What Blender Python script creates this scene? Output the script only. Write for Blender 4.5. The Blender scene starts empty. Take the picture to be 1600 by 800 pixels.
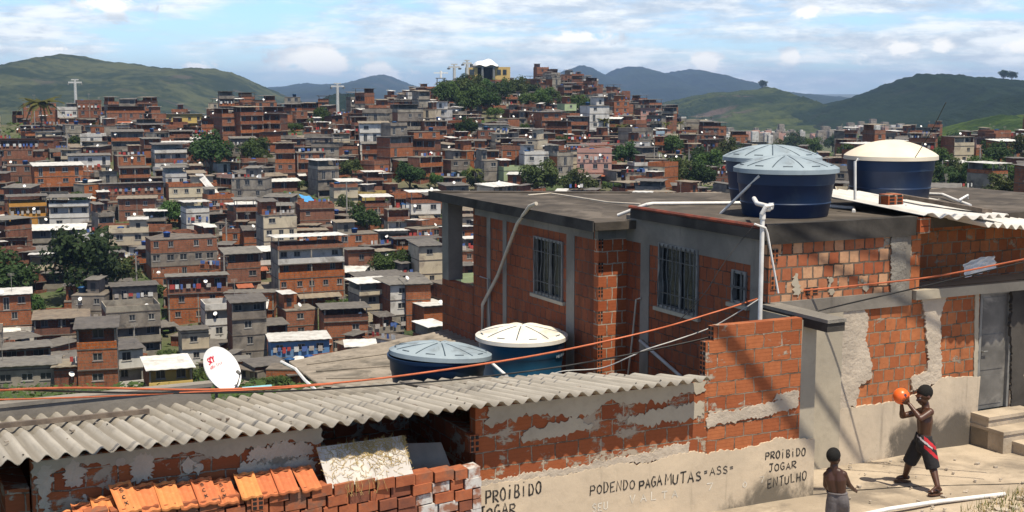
import bpy, bmesh, math, random
import numpy as np
from mathutils import Vector, Matrix, noise as mnoise
R = math.radians
SC = bpy.context.scene
COL = SC.collection
rnd = random.Random(7)

# ------------------------------------------------------------------ camera
F = 2037.0                       # focal length in pixels of a 1600 px wide picture
PITCH = math.atan(265 / F)
cam_d = bpy.data.cameras.new("camera")
cam_d.sensor_width = 36; cam_d.lens = 36 * F / 1600
cam_d.clip_start = 0.1; cam_d.clip_end = 40000
cam = bpy.data.objects.new("camera", cam_d); COL.objects.link(cam)
cam.rotation_euler = (math.pi / 2 - PITCH, 0, 0)
SC.camera = cam

# ------------------------------------------------------------------ light
SUNV = Vector((.21, -.365, 1.0)).normalized()
SUN_EL = math.asin(SUNV.z); SUN_AZ = math.atan2(SUNV.x, SUNV.y)
sun_d = bpy.data.lights.new("sun", 'SUN'); sun_d.energy = 5.0; sun_d.angle = R(.53); sun_d.color = (1, .91, .76)
sun = bpy.data.objects.new("sun", sun_d); COL.objects.link(sun)
sun.rotation_euler = (-SUNV).to_track_quat('-Z', 'Y').to_euler()
SC.view_settings.view_transform = 'Standard'; SC.view_settings.look = 'None'
SC.view_settings.exposure = 0.38; SC.view_settings.gamma = 1
SC.cycles.use_denoising = True
SC.cycles.max_bounces = 5; SC.cycles.diffuse_bounces = 3; SC.cycles.glossy_bounces = 2
SC.cycles.transmission_bounces = 2; SC.cycles.volume_bounces = 0; SC.cycles.transparent_max_bounces = 6
SC.cycles.caustics_reflective = False; SC.cycles.caustics_refractive = False

class NT:
    """small node-tree writer"""
    def __init__(s, nt): s.nt = nt; s.n = nt.nodes; s.l = nt.links
    def node(s, typ, **kw):
        n = s.n.new(typ)
        for k, v in kw.items():
            if k.startswith('i_'):
                key = k[2:]; key = int(key) if key.isdigit() else key
                s.put(n.inputs[key], v)
            else: setattr(n, k, v)
        return n
    def put(s, sock, v):
        if isinstance(v, bpy.types.NodeSocket): s.l.new(v, sock)
        else:
            if hasattr(sock, 'default_value') and isinstance(v, (tuple, list)) and len(v) == 3 and sock.type == 'RGBA': v = (*v, 1)
            sock.default_value = v
    def math(s, op, a, b=0.0, c=None, clamp=False):
        n = s.n.new('ShaderNodeMath'); n.operation = op; n.use_clamp = clamp
        s.put(n.inputs[0], a); s.put(n.inputs[1], b)
        if c is not None: s.put(n.inputs[2], c)
        return n.outputs[0]
    def mix(s, f, a, b, blend='MIX'):
        n = s.n.new('ShaderNodeMix'); n.data_type = 'RGBA'; n.blend_type = blend
        s.put(n.inputs[0], f); s.put(n.inputs[6], a); s.put(n.inputs[7], b)
        return n.outputs[2]
    def ramp(s, f, lo, hi):     # smooth 0..1 step between lo and hi
        n = s.n.new('ShaderNodeMapRange'); n.interpolation_type = 'SMOOTHSTEP'
        s.put(n.inputs[0], f); n.inputs[1].default_value = lo; n.inputs[2].default_value = hi
        return n.outputs[0]
    def noise(s, vec, scale, detail=4, rough=.55, dist=0.0):
        n = s.n.new('ShaderNodeTexNoise'); s.put(n.inputs['Vector'], vec)
        n.inputs['Scale'].default_value = scale; n.inputs['Detail'].default_value = detail
        n.inputs['Roughness'].default_value = rough; n.inputs['Distortion'].default_value = dist
        return n.outputs[0]
    def vscale(s, vec, sc):
        n = s.n.new('ShaderNodeMapping'); s.put(n.inputs[0], vec); n.inputs[3].default_value = sc
        return n.outputs[0]
    def xyz(s, vec):
        n = s.n.new('ShaderNodeSeparateXYZ'); s.put(n.inputs[0], vec); return n.outputs

# sky: Nishita air plus a broken layer of cloud, laid out by world direction
w = bpy.data.worlds.new("World"); SC.world = w; w.use_nodes = True
t = NT(w.node_tree); t.n.clear()
tc = t.node('ShaderNodeTexCoord'); d = tc.outputs['Generated']
sky = t.node('ShaderNodeTexSky', sky_type='NISHITA', sun_disc=False, sun_elevation=SUN_EL, sun_rotation=SUN_AZ)
sky.air_density = 1.0; sky.dust_density = .4; sky.ozone_density = 2.5
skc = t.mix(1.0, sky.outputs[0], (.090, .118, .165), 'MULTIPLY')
X, Y, Z = t.xyz(d)
n1 = t.noise(t.vscale(d, (3.0, 3.0, 22)), 1.5, 9, .58, .35)
n2 = t.noise(t.vscale(d, (7, 7, 42)), 2.1, 8, .6, .2)
n3 = t.noise(t.vscale(d, (20, 20, 60)), 2.2, 7, .6)
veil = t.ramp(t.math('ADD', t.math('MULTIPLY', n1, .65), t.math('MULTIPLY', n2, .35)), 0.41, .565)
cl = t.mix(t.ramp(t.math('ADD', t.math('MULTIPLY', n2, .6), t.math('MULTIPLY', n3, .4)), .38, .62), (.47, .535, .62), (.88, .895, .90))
veil = t.math('MULTIPLY', veil, t.math('MULTIPLY', t.ramp(Z, .36, .13), t.ramp(Y, -.25, .35)))      # cloud thinned overhead and behind the camera to deepen the shade
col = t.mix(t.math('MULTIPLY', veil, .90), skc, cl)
col = t.mix(t.math('MULTIPLY', t.ramp(Z, .14, .45), .75), col, (.27, .265, .26))      # unseen grey overhead, added to take the blue out of the shade
# heaped clouds standing over the far hills: (x/y, z/y, half width, half height)
xy = t.math('DIVIDE', X, t.math('MAXIMUM', Y, .05)); zy = t.math('DIVIDE', Z, t.math('MAXIMUM', Y, .05))
heap = None
for cx, cy, sx, sy in [(-.145, .020, .034, .0135), (-.100, .011, .026, .008), (-.238, .0155, .014, .006), (-.300, .062, .026, .009),
                       (.148, .017, .016, .009), (.215, .0215, .014, .0065), (.225, .055, .02, .0065), (.295, .028, .018, .0075),
                       (.325, .030, .010, .008), (.268, .021, .012, .005), (.385, .031, .026, .0075), (-.345, .028, .02, .003), (.05, .038, .03, .006)]:
    dx = t.math('DIVIDE', t.math('SUBTRACT', xy, cx), sx * 1.35)
    dz = t.math('DIVIDE', t.math('SUBTRACT', zy, cy), sy * 1.25)
    q = t.math('SUBTRACT', 1.0, t.math('SQRT', t.math('ADD', t.math('MULTIPLY', dx, dx), t.math('MULTIPLY', dz, dz))))
    heap = q if heap is None else t.math('MAXIMUM', heap, q)
n4 = t.noise(t.vscale(d, (30, 30, 52)), 1.0, 9, .64, .35)
puff = t.ramp(t.math('ADD', heap, t.math('MULTIPLY', t.math('SUBTRACT', n4, .5), 4.2)), .18, .72)
puff = t.math('MULTIPLY', puff, t.math('GREATER_THAN', Y, .1))
pc = t.mix(t.ramp(t.math('ADD', t.math('MULTIPLY', heap, .7), t.math('MULTIPLY', n3, .6)), .25, .75), (.54, .60, .67), (.98, .955, .91))
col = t.mix(t.math('MULTIPLY', puff, .92), col, pc)
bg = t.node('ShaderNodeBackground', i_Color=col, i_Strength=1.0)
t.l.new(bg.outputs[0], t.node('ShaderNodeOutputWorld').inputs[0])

# ------------------------------------------------------------------ calibration frame
TH = R(63.7)
A = Vector((math.sin(TH), math.cos(TH), 0)); B = Vector((-math.cos(TH), math.sin(TH), 0))
ROT = math.atan2(A.y, A.x)        # the near houses stand turned by this angle
def W(u, v, z): return A * u + B * v + Vector((0, 0, z))
def ray(px, py):
    cx = (px - 800) / F; cy = (400 - py) / F
    return Vector((cx, math.cos(PITCH) + cy * math.sin(PITCH), -math.sin(PITCH) + cy * math.cos(PITCH)))
def uvz(P): return (P.dot(A), P.dot(B), P.z)
def on_v(px, py, v): r = ray(px, py); return uvz(r * (v / r.dot(B)))
def on_u(px, py, u): r = ray(px, py); return uvz(r * (u / r.dot(A)))
def on_z(px, py, z): r = ray(px, py); return uvz(r * (z / r.z))
def at(px, py, Yd): r = ray(px, py); return r * (Yd / r.y)
def atl(px, py, Yd): return uvz(at(px, py, Yd))

# ------------------------------------------------------------------ mesh helpers
class MB:
    def __init__(s, org=(0, 0, 0)): s.v = []; s.f = []; s.m = []; s.o = org
    def add(s, vs, fs, m=0):
        b = len(s.v); o = s.o
        s.v += [(p[0] - o[0], p[1] - o[1], p[2] - o[2]) for p in vs]
        for f in fs: s.f.append([b + i for i in f]); s.m.append(m)
    def quad(s, a, b, c, d, m=0): s.add([a, b, c, d], [(0, 1, 2, 3)], m)
    def box(s, x0, x1, y0, y1, z0, z1, m=0):
        s.add([(x0, y0, z0), (x1, y0, z0), (x1, y1, z0), (x0, y1, z0), (x0, y0, z1), (x1, y0, z1), (x1, y1, z1), (x0, y1, z1)],
              [(0, 3, 2, 1), (4, 5, 6, 7), (0, 1, 5, 4), (1, 2, 6, 5), (2, 3, 7, 6), (3, 0, 4, 7)], m)
    def obox(s, c, ax, ay, az, m=0):    # oriented box: centre and three half-axis vectors
        c = Vector(c); P = [c + ax * i + ay * j + az * k for k in (-1, 1) for i, j in ((-1, -1), (1, -1), (1, 1), (-1, 1))]
        s.add(P, [(0, 3, 2, 1), (4, 5, 6, 7), (0, 1, 5, 4), (1, 2, 6, 5), (2, 3, 7, 6), (3, 0, 4, 7)], m)
    def tube(s, pts, r, n=8, m=0, cap=True):
        pts = [Vector(p) for p in pts]; k = len(pts); rr = r if isinstance(r, (list, tuple)) else [r] * k
        vs = []; up = Vector((0, 0, 1))
        for i, p in enumerate(pts):
            d = (pts[min(i + 1, k - 1)] - pts[max(i - 1, 0)]).normalized()
            a = d.cross(up if abs(d.z) < .95 else Vector((1, 0, 0))).normalized(); b = a.cross(d)
            vs += [p + (a * math.cos(2 * math.pi * j / n) + b * math.sin(2 * math.pi * j / n)) * rr[i] for j in range(n)]
        fs = [(i * n + j, i * n + (j + 1) % n, (i + 1) * n + (j + 1) % n, (i + 1) * n + j) for i in range(k - 1) for j in range(n)]
        if cap: fs += [tuple(range(n)), tuple(range((k - 1) * n, k * n))[::-1]]
        s.add(vs, fs, m)
    def lathe(s, c, prof, n=48, m=0, mf=None):
        k = len(prof); vs = [(c[0] + r * math.cos(2 * math.pi * j / n), c[1] + r * math.sin(2 * math.pi * j / n), c[2] + z) for r, z in prof for j in range(n)]
        b = len(s.v); fs = [(i * n + j, i * n + (j + 1) % n, (i + 1) * n + (j + 1) % n, (i + 1) * n + j) for i in range(k - 1) for j in range(n)]
        s.add(vs, fs, m)
    def prism(s, poly, y0, y1, m=0):     # polygon in x,z thickened along y
        n = len(poly); s.add([(x, y0, z) for x, z in poly] + [(x, y1, z) for x, z in poly],
              [tuple(range(n)), tuple(range(n, 2 * n))[::-1]] + [((i + 1) % n, i, n + i, n + (i + 1) % n) for i in range(n)], m)
    def slab(s, poly, z0, z1, m=0):      # polygon in x,y thickened along z
        n = len(poly); s.add([(x, y, z0) for x, y in poly] + [(x, y, z1) for x, y in poly],
              [tuple(range(n))[::-1], tuple(range(n, 2 * n))] + [(i, (i + 1) % n, n + (i + 1) % n, n + i) for i in range(n)], m)
    def mesh(s, name, mats, smooth=False):
        me = bpy.data.meshes.new(name); me.from_pydata([tuple(p) for p in s.v], [], s.f)
        for mm in (mats if isinstance(mats, (list, tuple)) else [mats]): me.materials.append(mm)
        me.polygons.foreach_set('material_index', s.m)
        if smooth: me.polygons.foreach_set('use_smooth', [True] * len(s.f))
        me.update(); return me
    def build(s, name, mats, parent=None, loc=(0, 0, 0), rot=(0, 0, 0), smooth=False, sharp=None):
        me = s.mesh(name, mats, smooth)
        if sharp is not None and smooth: me.set_sharp_from_angle(angle=R(sharp))
        return link(name, me, parent, loc, rot)
def link(name, data, parent=None, loc=(0, 0, 0), rot=(0, 0, 0), sc=(1, 1, 1)):
    o = bpy.data.objects.new(name, data); COL.objects.link(o)
    if parent: o.parent = parent
    o.location = loc; o.rotation_euler = rot; o.scale = sc
    return o
def tag(o, label, cat, group=None, kind=None):
    if label: o['label'] = label
    if cat: o['category'] = cat
    if group: o['group'] = group
    if kind: o['kind'] = kind
    return o
def thing(name, label, cat, loc=(0, 0, 0), rz=0, group=None):
    o = bpy.data.objects.new(name, None); COL.objects.link(o); o.empty_display_size = .3
    o.location = loc; o.rotation_euler = (0, 0, rz)
    return tag(o, label, cat, group)
def nthing(name, label, cat, base, group=None):     # a thing of the near street: base in (u, v, z), children drawn in u, v, z
    return thing(name, label, cat, W(*base), ROT, group)
def copy_tree(o, parent=None):
    c = o.copy(); COL.objects.link(c)
    if parent: c.parent = parent
    for ch in o.children: copy_tree(ch, c)
    return c

# ------------------------------------------------------------------ materials
def new_mat(name):
    m = bpy.data.materials.new(name); m.use_nodes = True; t = NT(m.node_tree); t.n.clear()
    bs = t.node('ShaderNodeBsdfPrincipled'); out = t.node('ShaderNodeOutputMaterial'); t.l.new(bs.outputs[0], out.inputs[0])
    tc = t.node('ShaderNodeTexCoord')
    return m, t, bs, tc.outputs['Object']
def bump(t, bs, h, dist, strength=1.0):
    b = t.node('ShaderNodeBump'); b.inputs['Strength'].default_value = strength; b.inputs['Distance'].default_value = dist
    t.put(b.inputs['Height'], h); t.l.new(b.outputs[0], bs.inputs['Normal'])
def M(name, c1, c2=None, scale=2.0, rough=.85, amt=1.0, c3=None, s3=.5, b=None, metal=0, spec=.3, rand=0.0, lo=.35, hi=.65):
    m, t, bs, co = new_mat(name)
    c2 = c2 or tuple(x * .75 for x in c1)
    f = t.ramp(t.noise(co, scale, 6, .6), lo, hi)
    c = t.mix(t.math('MULTIPLY', f, amt), c1, c2)
    if c3: c = t.mix(t.ramp(t.noise(co, s3, 5, .65, .5), .5, .68), c, c3)
    if rand:
        oi = t.node('ShaderNodeObjectInfo')
        h = t.node('ShaderNodeHueSaturation'); t.put(h.inputs['Color'], c)
        t.put(h.inputs['Value'], t.math('ADD', 1 - rand, t.math('MULTIPLY', oi.outputs['Random'], 2 * rand)))
        t.put(h.inputs['Hue'], t.math('ADD', .5 - rand * .06, t.math('MULTIPLY', oi.outputs['Random'], rand * .12)))
        c = h.outputs[0]
    t.put(bs.inputs['Base Color'], c); bs.inputs['Roughness'].default_value = rough
    bs.inputs['Metallic'].default_value = metal; bs.inputs['Specular IOR Level'].default_value = spec
    if b: bump(t, bs, t.noise(co, b[0], 5, .6), b[1])
    return m
def brick_mat(name, ca, cb, mortar, bw=.29, bh=.19, ms=.012, smear=None, smear_thr=(.52, .60), smear_scale=1.6, dirt=0.0, rand=0.0, tan=None, drip=0.0, bumpd=.013, line=.0):
    m, t, bs, co = new_mat(name)
    x, y, z = t.xyz(co)
    cmb = t.node('ShaderNodeCombineXYZ'); t.put(cmb.inputs[0], t.math('ADD', x, y)); t.put(cmb.inputs[1], z)
    wob = t.noise(co, 3.0, 2); vec = cmb.outputs[0]
    va = t.node('ShaderNodeVectorMath', operation='ADD'); t.put(va.inputs[0], vec)
    wn = t.node('ShaderNodeTexNoise'); t.put(wn.inputs['Vector'], vec); wn.inputs['Scale'].default_value = 7; wn.inputs['Detail'].default_value = 3
    vm = t.node('ShaderNodeVectorMath', operation='SCALE'); t.put(vm.inputs[0], wn.outputs[1]); vm.inputs[3].default_value = .040
    t.put(va.inputs[1], vm.outputs[0])
    br = t.node('ShaderNodeTexBrick'); t.put(br.inputs['Vector'], va.outputs[0])
    br.inputs['Color1'].default_value = (0, 0, 0, 1); br.inputs['Color2'].default_value = (1, 1, 1, 1); br.inputs['Mortar'].default_value = (.5, .5, .5, 1)
    br.inputs['Scale'].default_value = 1; br.inputs['Mortar Size'].default_value = ms; br.inputs['Mortar Smooth'].default_value = .25
    br.inputs['Brick Width'].default_value = bw; br.inputs['Row Height'].default_value = bh
    rv = t.node('ShaderNodeSeparateColor'); t.put(rv.inputs[0], br.outputs[0]); rv = rv.outputs[0]
    fine = t.noise(co, 14, 5, .65)
    c = t.mix(rv, ca, cb)
    if tan: c = t.mix(t.ramp(rv, .45, .75), c, tan)
    c = t.mix(t.math('MULTIPLY', t.ramp(fine, .3, .8), .35), c, tuple(q * .55 for q in ca))
    if line:       # the ribbed face of hollow bricks
        lw = t.math('SINE', t.math('MULTIPLY', z, 2 * math.pi / (bh / 4)))
        c = t.mix(t.math('MULTIPLY', t.ramp(lw, .6, 1.0), line), c, tuple(q * .6 for q in ca))
    chip = t.ramp(t.noise(co, 9, 4, .7), .62, .70); c = t.mix(t.math('MULTIPLY', chip, .5), c, tuple(q * .4 for q in ca))
    mf = br.outputs['Fac']
    mcol = t.mix(fine, mortar, tuple(q * .55 for q in mortar)); mcol = t.mix(t.ramp(t.noise(co, 3.3, 5, .7), .46, .60), mcol, tuple(q * .30 for q in mortar))
    c = t.mix(mf, c, mcol); hgt = t.math('SUBTRACT', 1.0, mf)
    if smear:
        sn = t.noise(t.vscale(co, (1, 1, 1.7)), smear_scale, 7, .68, .3)
        sf = t.ramp(t.math('ADD', sn, t.math('MULTIPLY', mf, .06)), *smear_thr)
        c = t.mix(sf, c, t.mix(fine, smear, tuple(q * .62 for q in smear))); hgt = t.math('MAXIMUM', hgt, t.math('MULTIPLY', sf, 1.5))
    if dirt:
        dn = t.noise(t.vscale(co, (1.4, 1.4, .35)), 1.3, 6, .6)
        c = t.mix(t.math('MULTIPLY', t.ramp(dn, .45, .75), dirt), c, (.03, .026, .022))
    if rand:
        oi = t.node('ShaderNodeObjectInfo'); h = t.node('ShaderNodeHueSaturation'); t.put(h.inputs['Color'], c)
        t.put(h.inputs['Value'], t.math('ADD', 1 - rand, t.math('MULTIPLY', oi.outputs['Random'], 2 * rand)))
        t.put(h.inputs['Saturation'], t.math('ADD', .85, t.math('MULTIPLY', oi.outputs['Random'], .25)))
        c = h.outputs[0]
    t.put(bs.inputs['Base Color'], c); bs.inputs['Roughness'].default_value = .9; bs.inputs['Specular IOR Level'].default_value = .2
    if bumpd: bump(t, bs, t.math('ADD', hgt, t.math('MULTIPLY', fine, .5)), bumpd)
    return m
def plaster_mat(name, c1, c2, stain=None, z0=0, z1=1, rough_bump=.006, bscale=9, thr=(.38, .62), xr=None):
    """render of lime and sand; black mould creeping up from the foot between heights z0..z1 in a ragged line"""
    m, t, bs, co = new_mat(name)
    big = t.noise(co, .9, 6, .6, .4); fine = t.noise(co, bscale, 6, .65)
    c = t.mix(t.ramp(big, .35, .65), c1, c2)
    c = t.mix(t.math('MULTIPLY', t.ramp(fine, .45, .8), .4), c, tuple(q * .6 for q in c1))
    if stain:
        x, y, z = t.xyz(co)
        h = t.ramp(z, z1, z0)
        if xr: h = t.math('MULTIPLY', h, t.ramp(x, *xr))
        sn = t.noise(t.vscale(co, (1.0, 1.0, .7)), 1.9, 8, .66, .5)
        c = t.mix(t.math('MULTIPLY', t.ramp(t.math('MULTIPLY', sn, t.math('ADD', .1, h)), *thr), .85), c, stain)
        st = t.noise(t.vscale(co, (7, 7, .6)), 1.0, 5, .6)
        c = t.mix(t.math('MULTIPLY', t.ramp(st, .58, .75), .3), c, stain)
    t.put(bs.inputs['Base Color'], c); bs.inputs['Roughness'].default_value = .92; bs.inputs['Specular IOR Level'].default_value = .15
    bump(t, bs, t.math('ADD', fine, t.math('MULTIPLY', big, 1.2)), rough_bump)
    return m

BR = (.32, .098, .036); BR2 = (.23, .064, .027)
MT = {}
MT['brick'] = brick_mat('red_hollow_brick', (.28, .08, .032), (.41, .14, .055), (.30, .235, .175), smear=(.44, .37, .29), smear_thr=(.60, .64), line=.35, ms=.009)
MT['brick_low'] = brick_mat('brick_smeared_with_mortar', BR, BR2, (.32, .26, .195), bw=.32, bh=.2, smear=(.42, .345, .26), smear_thr=(.535, .575), smear_scale=2.4, line=.3, ms=.009)
MT['brick_b'] = brick_mat('weathered_shade_dark_brick', (.22, .062, .030), (.28, .088, .040), (.17, .135, .115), bw=.2, bh=.2, smear=(.22, .18, .15), smear_thr=(.64, .69), dirt=.55, ms=.008)  # weathered, and darkened further to deepen the shade on the side walls
MT['brick_jog'] = brick_mat('red_brick_pale_joints', (.34, .085, .032), (.40, .12, .048), (.50, .40, .30), bw=.19, bh=.2, ms=.012, line=.25)
MT['brick_old'] = brick_mat('old_brick_mixed_tan', (.30, .085, .038), (.46, .20, .10), (.19, .15, .115), bw=.185, bh=.185, ms=.014, tan=(.52, .30, .17), smear=(.36, .32, .26), smear_thr=(.62, .66), dirt=.25)
MT['brick_st'] = brick_mat('street_wall_brick', (.30, .088, .034), (.46, .165, .065), (.33, .265, .19), bw=.20, bh=.19, ms=.011, dirt=.35, smear=(.40, .33, .25), smear_thr=(.62, .67), smear_scale=2.5)
MT['plaster'] = plaster_mat('cream_cement_render', (.57, .465, .335), (.48, .395, .29), (.085, .075, .06), -.25, 1.0, thr=(.33, .52), xr=(2.8, 4.2))
MT['plaster_st'] = plaster_mat('street_wall_render', (.54, .45, .335), (.43, .36, .275), (.055, .05, .045), -.1, 1.25, thr=(.30, .48), xr=(-.7, .8))
MT['rough'] = plaster_mat('rough_thrown_plaster', (.50, .425, .335), (.38, .325, .26), None, rough_bump=.035, bscale=6)
MT['rough_grey'] = plaster_mat('rough_grey_mortar', (.27, .25, .215), (.17, .155, .135), None, rough_bump=.05, bscale=7)
MT['smooth_pl'] = plaster_mat('grey_cement_skim', (.41, .36, .275), (.33, .29, .225), None, rough_bump=.006)
MT['concrete'] = plaster_mat('bare_concrete', (.25, .225, .19), (.16, .145, .125), (.05, .047, .042), -.2, .0, rough_bump=.008)
MT['conc_dark'] = plaster_mat('concrete_black_mould_and_shade', (.075, .068, .06), (.028, .026, .024), None, rough_bump=.008)
MT['roof_top'] = M('weathered_roof_screed', (.085, .070, .055), (.048, .040, .032), 1.6, .95, c3=(.125, .105, .085), s3=1.3, b=(8, .01))
MT['asb'] = M('weathered_fibre_cement', (.47, .435, .37), (.35, .32, .27), 3.5, .95, c3=(.17, .155, .135), s3=.9, b=(30, .003))
def sheet_mat(name, c1, c2, dirt, off, pitch=.177, amt=.5):
    m, t, bs, co = new_mat(name)
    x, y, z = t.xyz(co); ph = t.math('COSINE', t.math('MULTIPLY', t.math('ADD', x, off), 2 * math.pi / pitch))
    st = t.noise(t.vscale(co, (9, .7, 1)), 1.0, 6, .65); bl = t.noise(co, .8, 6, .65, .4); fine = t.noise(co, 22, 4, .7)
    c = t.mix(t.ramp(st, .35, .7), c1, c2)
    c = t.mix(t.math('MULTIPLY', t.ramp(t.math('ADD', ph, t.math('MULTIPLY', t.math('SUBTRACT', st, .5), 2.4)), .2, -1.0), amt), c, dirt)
    c = t.mix(t.math('MULTIPLY', t.ramp(bl, .54, .70), .6), c, dirt); c = t.mix(t.math('MULTIPLY', t.ramp(fine, .55, .8), .35), c, dirt)
    t.put(bs.inputs['Base Color'], c); bs.inputs['Roughness'].default_value = .95; bs.inputs['Specular IOR Level'].default_value = .15
    bump(t, bs, fine, .004); return m
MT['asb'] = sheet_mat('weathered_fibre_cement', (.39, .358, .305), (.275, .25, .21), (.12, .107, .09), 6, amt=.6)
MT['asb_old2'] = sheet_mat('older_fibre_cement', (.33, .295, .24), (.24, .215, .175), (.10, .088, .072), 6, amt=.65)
MT['asb_old'] = M('old_brown_fibre_cement', (.27, .235, .195), (.19, .165, .135), 3.0, .95, c3=(.10, .09, .075), s3=1.1, b=(20, .006))
MT['asb_white'] = M('new_pale_fibre_cement', (.62, .60, .56), (.54, .52, .48), 2.0, .85, c3=(.42, .40, .36), s3=.6)
MT['wood'] = M('grey_old_wood', (.16, .125, .095), (.09, .07, .055), 6, .9, b=(25, .004))
MT['tank'] = M('blue_polyethylene', (.006, .024, .070), (.005, .018, .052), 2.0, .48, amt=.8, spec=.4, c3=(.022, .040, .072), s3=1.4)
MT['tank_teal'] = M('teal_blue_polyethylene', (.012, .085, .17), (.01, .065, .13), 2, .4, spec=.4)
MT['lid'] = M('pale_blue_lid', (.27, .325, .355), (.215, .265, .30), 2.2, .6, c3=(.16, .185, .20), s3=2)
MT['lid_white'] = M('sun_bleached_lid', (.74, .70, .62), (.66, .61, .52), 2.5, .6, c3=(.50, .45, .37), s3=1.6)
MT['lid_sand'] = M('sandy_dome_lid', (.68, .60, .47), (.60, .52, .40), 1.5, .65)
MT['lid_rib'] = M('lid_groove', (.05, .075, .095), None, 3, .6)
MT['pvc'] = M('white_pvc', (.74, .72, .68), (.62, .60, .56), 5, .45)
MT['pvc_old'] = M('yellowed_pvc', (.50, .45, .37), (.40, .35, .28), 5, .5)
MT['orange'] = M('orange_cable', (.52, .14, .06), None, 3, .5)
MT['black'] = M('black_cable', (.02, .019, .018), None, 3, .5)
MT['greyc'] = M('pale_grey_cable', (.42, .41, .39), None, 3, .5)
MT['steel'] = M('grey_painted_steel', (.14, .132, .118), (.09, .085, .077), 2.5, .6, c3=(.24, .225, .20), s3=1.2, spec=.5)
MT['bars'] = M('dull_window_bars', (.13, .13, .125), (.08, .08, .075), 6, .6)
MT['alu'] = M('dull_window_frame', (.22, .215, .20), (.15, .148, .14), 4, .5)
MT['glass'] = M('dark_window_glass', (.018, .021, .023), (.03, .034, .036), 2, .18, spec=.6)
MT['dark'] = M('dark_interior', (.025, .022, .02), None, 2, .9)
MT['paint'] = M('black_brush_paint', (.022, .020, .018), (.20, .17, .135), 22, .85, lo=.50, hi=.72)
MT['chalk'] = M('faded_white_chalk', (.66, .62, .53), None, 9, .9)
MT['tile'] = M('new_clay_tile', (.56, .20, .07), (.48, .15, .055), 5, .8, c3=(.60, .27, .11), s3=2.5, rand=.14, b=(30, .003))
MT['tile_dark'] = M('tile_recess', (.22, .075, .03), None, 6, .85)
MT['sbrick'] = M('solid_clay_brick', (.36, .115, .05), (.27, .08, .036), 7, .9, c3=(.20, .10, .065), s3=3, b=(30, .004))
MT['sbrick2'] = M('dark_fired_brick', (.22, .075, .04), (.15, .055, .035), 7, .9, b=(30, .004))
MT['wbrick'] = M('whitewashed_brick', (.50, .48, .45), (.26, .12, .075), 7, .9, b=(30, .004), lo=.42, hi=.6)
MT['mortar'] = M('pale_mortar', (.36, .30, .23), (.20, .16, .12), 9, .95, b=(14, .012))
MT['board'] = M('chipboard_face', (.50, .46, .42), (.42, .385, .35), 2.5, .8, c3=(.56, .51, .44), s3=5)
MT['straw'] = M('dry_straw', (.46, .34, .14), (.34, .24, .09), 6, .9)
MT['street'] = M('worn_concrete_street', (.44, .36, .265), (.30, .245, .18), 1.4, .95, c3=(.20, .165, .125), s3=.9, b=(16, .012))
MT['skin'] = M('dark_brown_skin', (.085, .034, .017), (.065, .026, .014), 6, .42, spec=.45)
MT['skin2'] = M('deep_brown_skin', (.058, .024, .014), (.045, .019, .011), 6, .45, spec=.4)
MT['hair'] = M('short_black_hair', (.010, .009, .008), None, 60, .9, b=(120, .004))
MT['eye'] = M('eye_white', (.55, .52, .48), None, 5, .3)
MT['grey_cloth'] = M('grey_cotton', (.14, .125, .125), (.10, .09, .09), 9, .95, b=(18, .006))
MT['flip'] = M('brown_rubber', (.10, .05, .03), None, 5, .7)
MT['dish'] = M('white_enamel', (.80, .79, .76), (.74, .73, .70), 2, .4)
MT['red'] = M('red_print', (.60, .02, .05), None, 5, .5)
MT['redbeam'] = M('rust_red_edge', (.24, .06, .035), (.12, .04, .03), 5, .85)
MT['earth'] = M('bare_earth', (.20, .15, .10), (.14, .105, .07), .6, .95, c3=(.30, .25, .18), s3=2)

# ------------------------------------------------------------------ terrain
COLS = [-500, 0, 250, 500, 650, 760, 900, 1000, 1100, 1200, 1400, 1600, 2100]
YT = {185: [605, 605, 605, 605, 600, 590, 540, 500, 460, 420, 380, 370, 370],
      200: [555, 555, 555, 555, 550, 545, 500, 460, 430, 400, 360, 350, 350],
      212: [497, 497, 497, 497, 495, 490, 460, 430, 405, 380, 345, 335, 335],
      230: [448, 448, 448, 448, 446, 440, 425, 400, 380, 358, 330, 322, 322],
      258: [402, 402, 402, 402, 400, 395, 385, 368, 350, 333, 314, 304, 304],
      285: [352, 352, 352, 352, 350, 348, 340, 330, 320, 310, 300, 290, 290],
      312: [303, 303, 303, 303, 300, 298, 295, 295, 295, 295, 285, 268, 268],
      350: [256, 256, 256, 254, 250, 248, 250, 258, 275, 285, 270, 245, 245],
      392: [218, 218, 218, 216, 207, 205, 212, 230, 255, 272, 255, 225, 225],
      440: [194, 194, 194, 194, 180, 176, 187, 206, 238, 260, 240, 210, 205],
      540: [204, 203, 203, 203, 163, 150, 166, 190, 226, 252, 236, 205, 200],
      660: [218, 216, 216, 212, 150, 122, 148, 184, 222, 247, 234, 216, 212],
      800: [232, 230, 230, 225, 195, 160, 175, 194, 224, 243, 236, 228, 225],
      1200: [220, 220, 220, 216, 214, 210, 208, 208, 218, 222, 226, 226, 225],
      2000: [200] * 13, 5000: [165] * 13, 9000: [152] * 13, 13000: [147] * 13}
DS = sorted(YT)
ZT = np.array([[-(y - 135) / F * D for y in YT[D]] for D in DS])
ZNEAR = ZT[0]
def smooth(x): x = min(1, max(0, x)); return x * x * (3 - 2 * x)
def ground(X, Y):
    c = 800 + F * X / max(Y, 60)
    def row(r): return float(np.interp(c, COLS, r))
    if Y <= 185:
        a = max(0, (Y - 24) / 161) ** .9; return -5.62 * (1 - a) + row(ZNEAR) * a
    i = max(0, min(len(DS) - 2, int(np.searchsorted(DS, Y)) - 1))
    s = (Y - DS[i]) / (DS[i + 1] - DS[i]); return row(ZT[i]) * (1 - s) + row(ZT[i + 1]) * s
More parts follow.
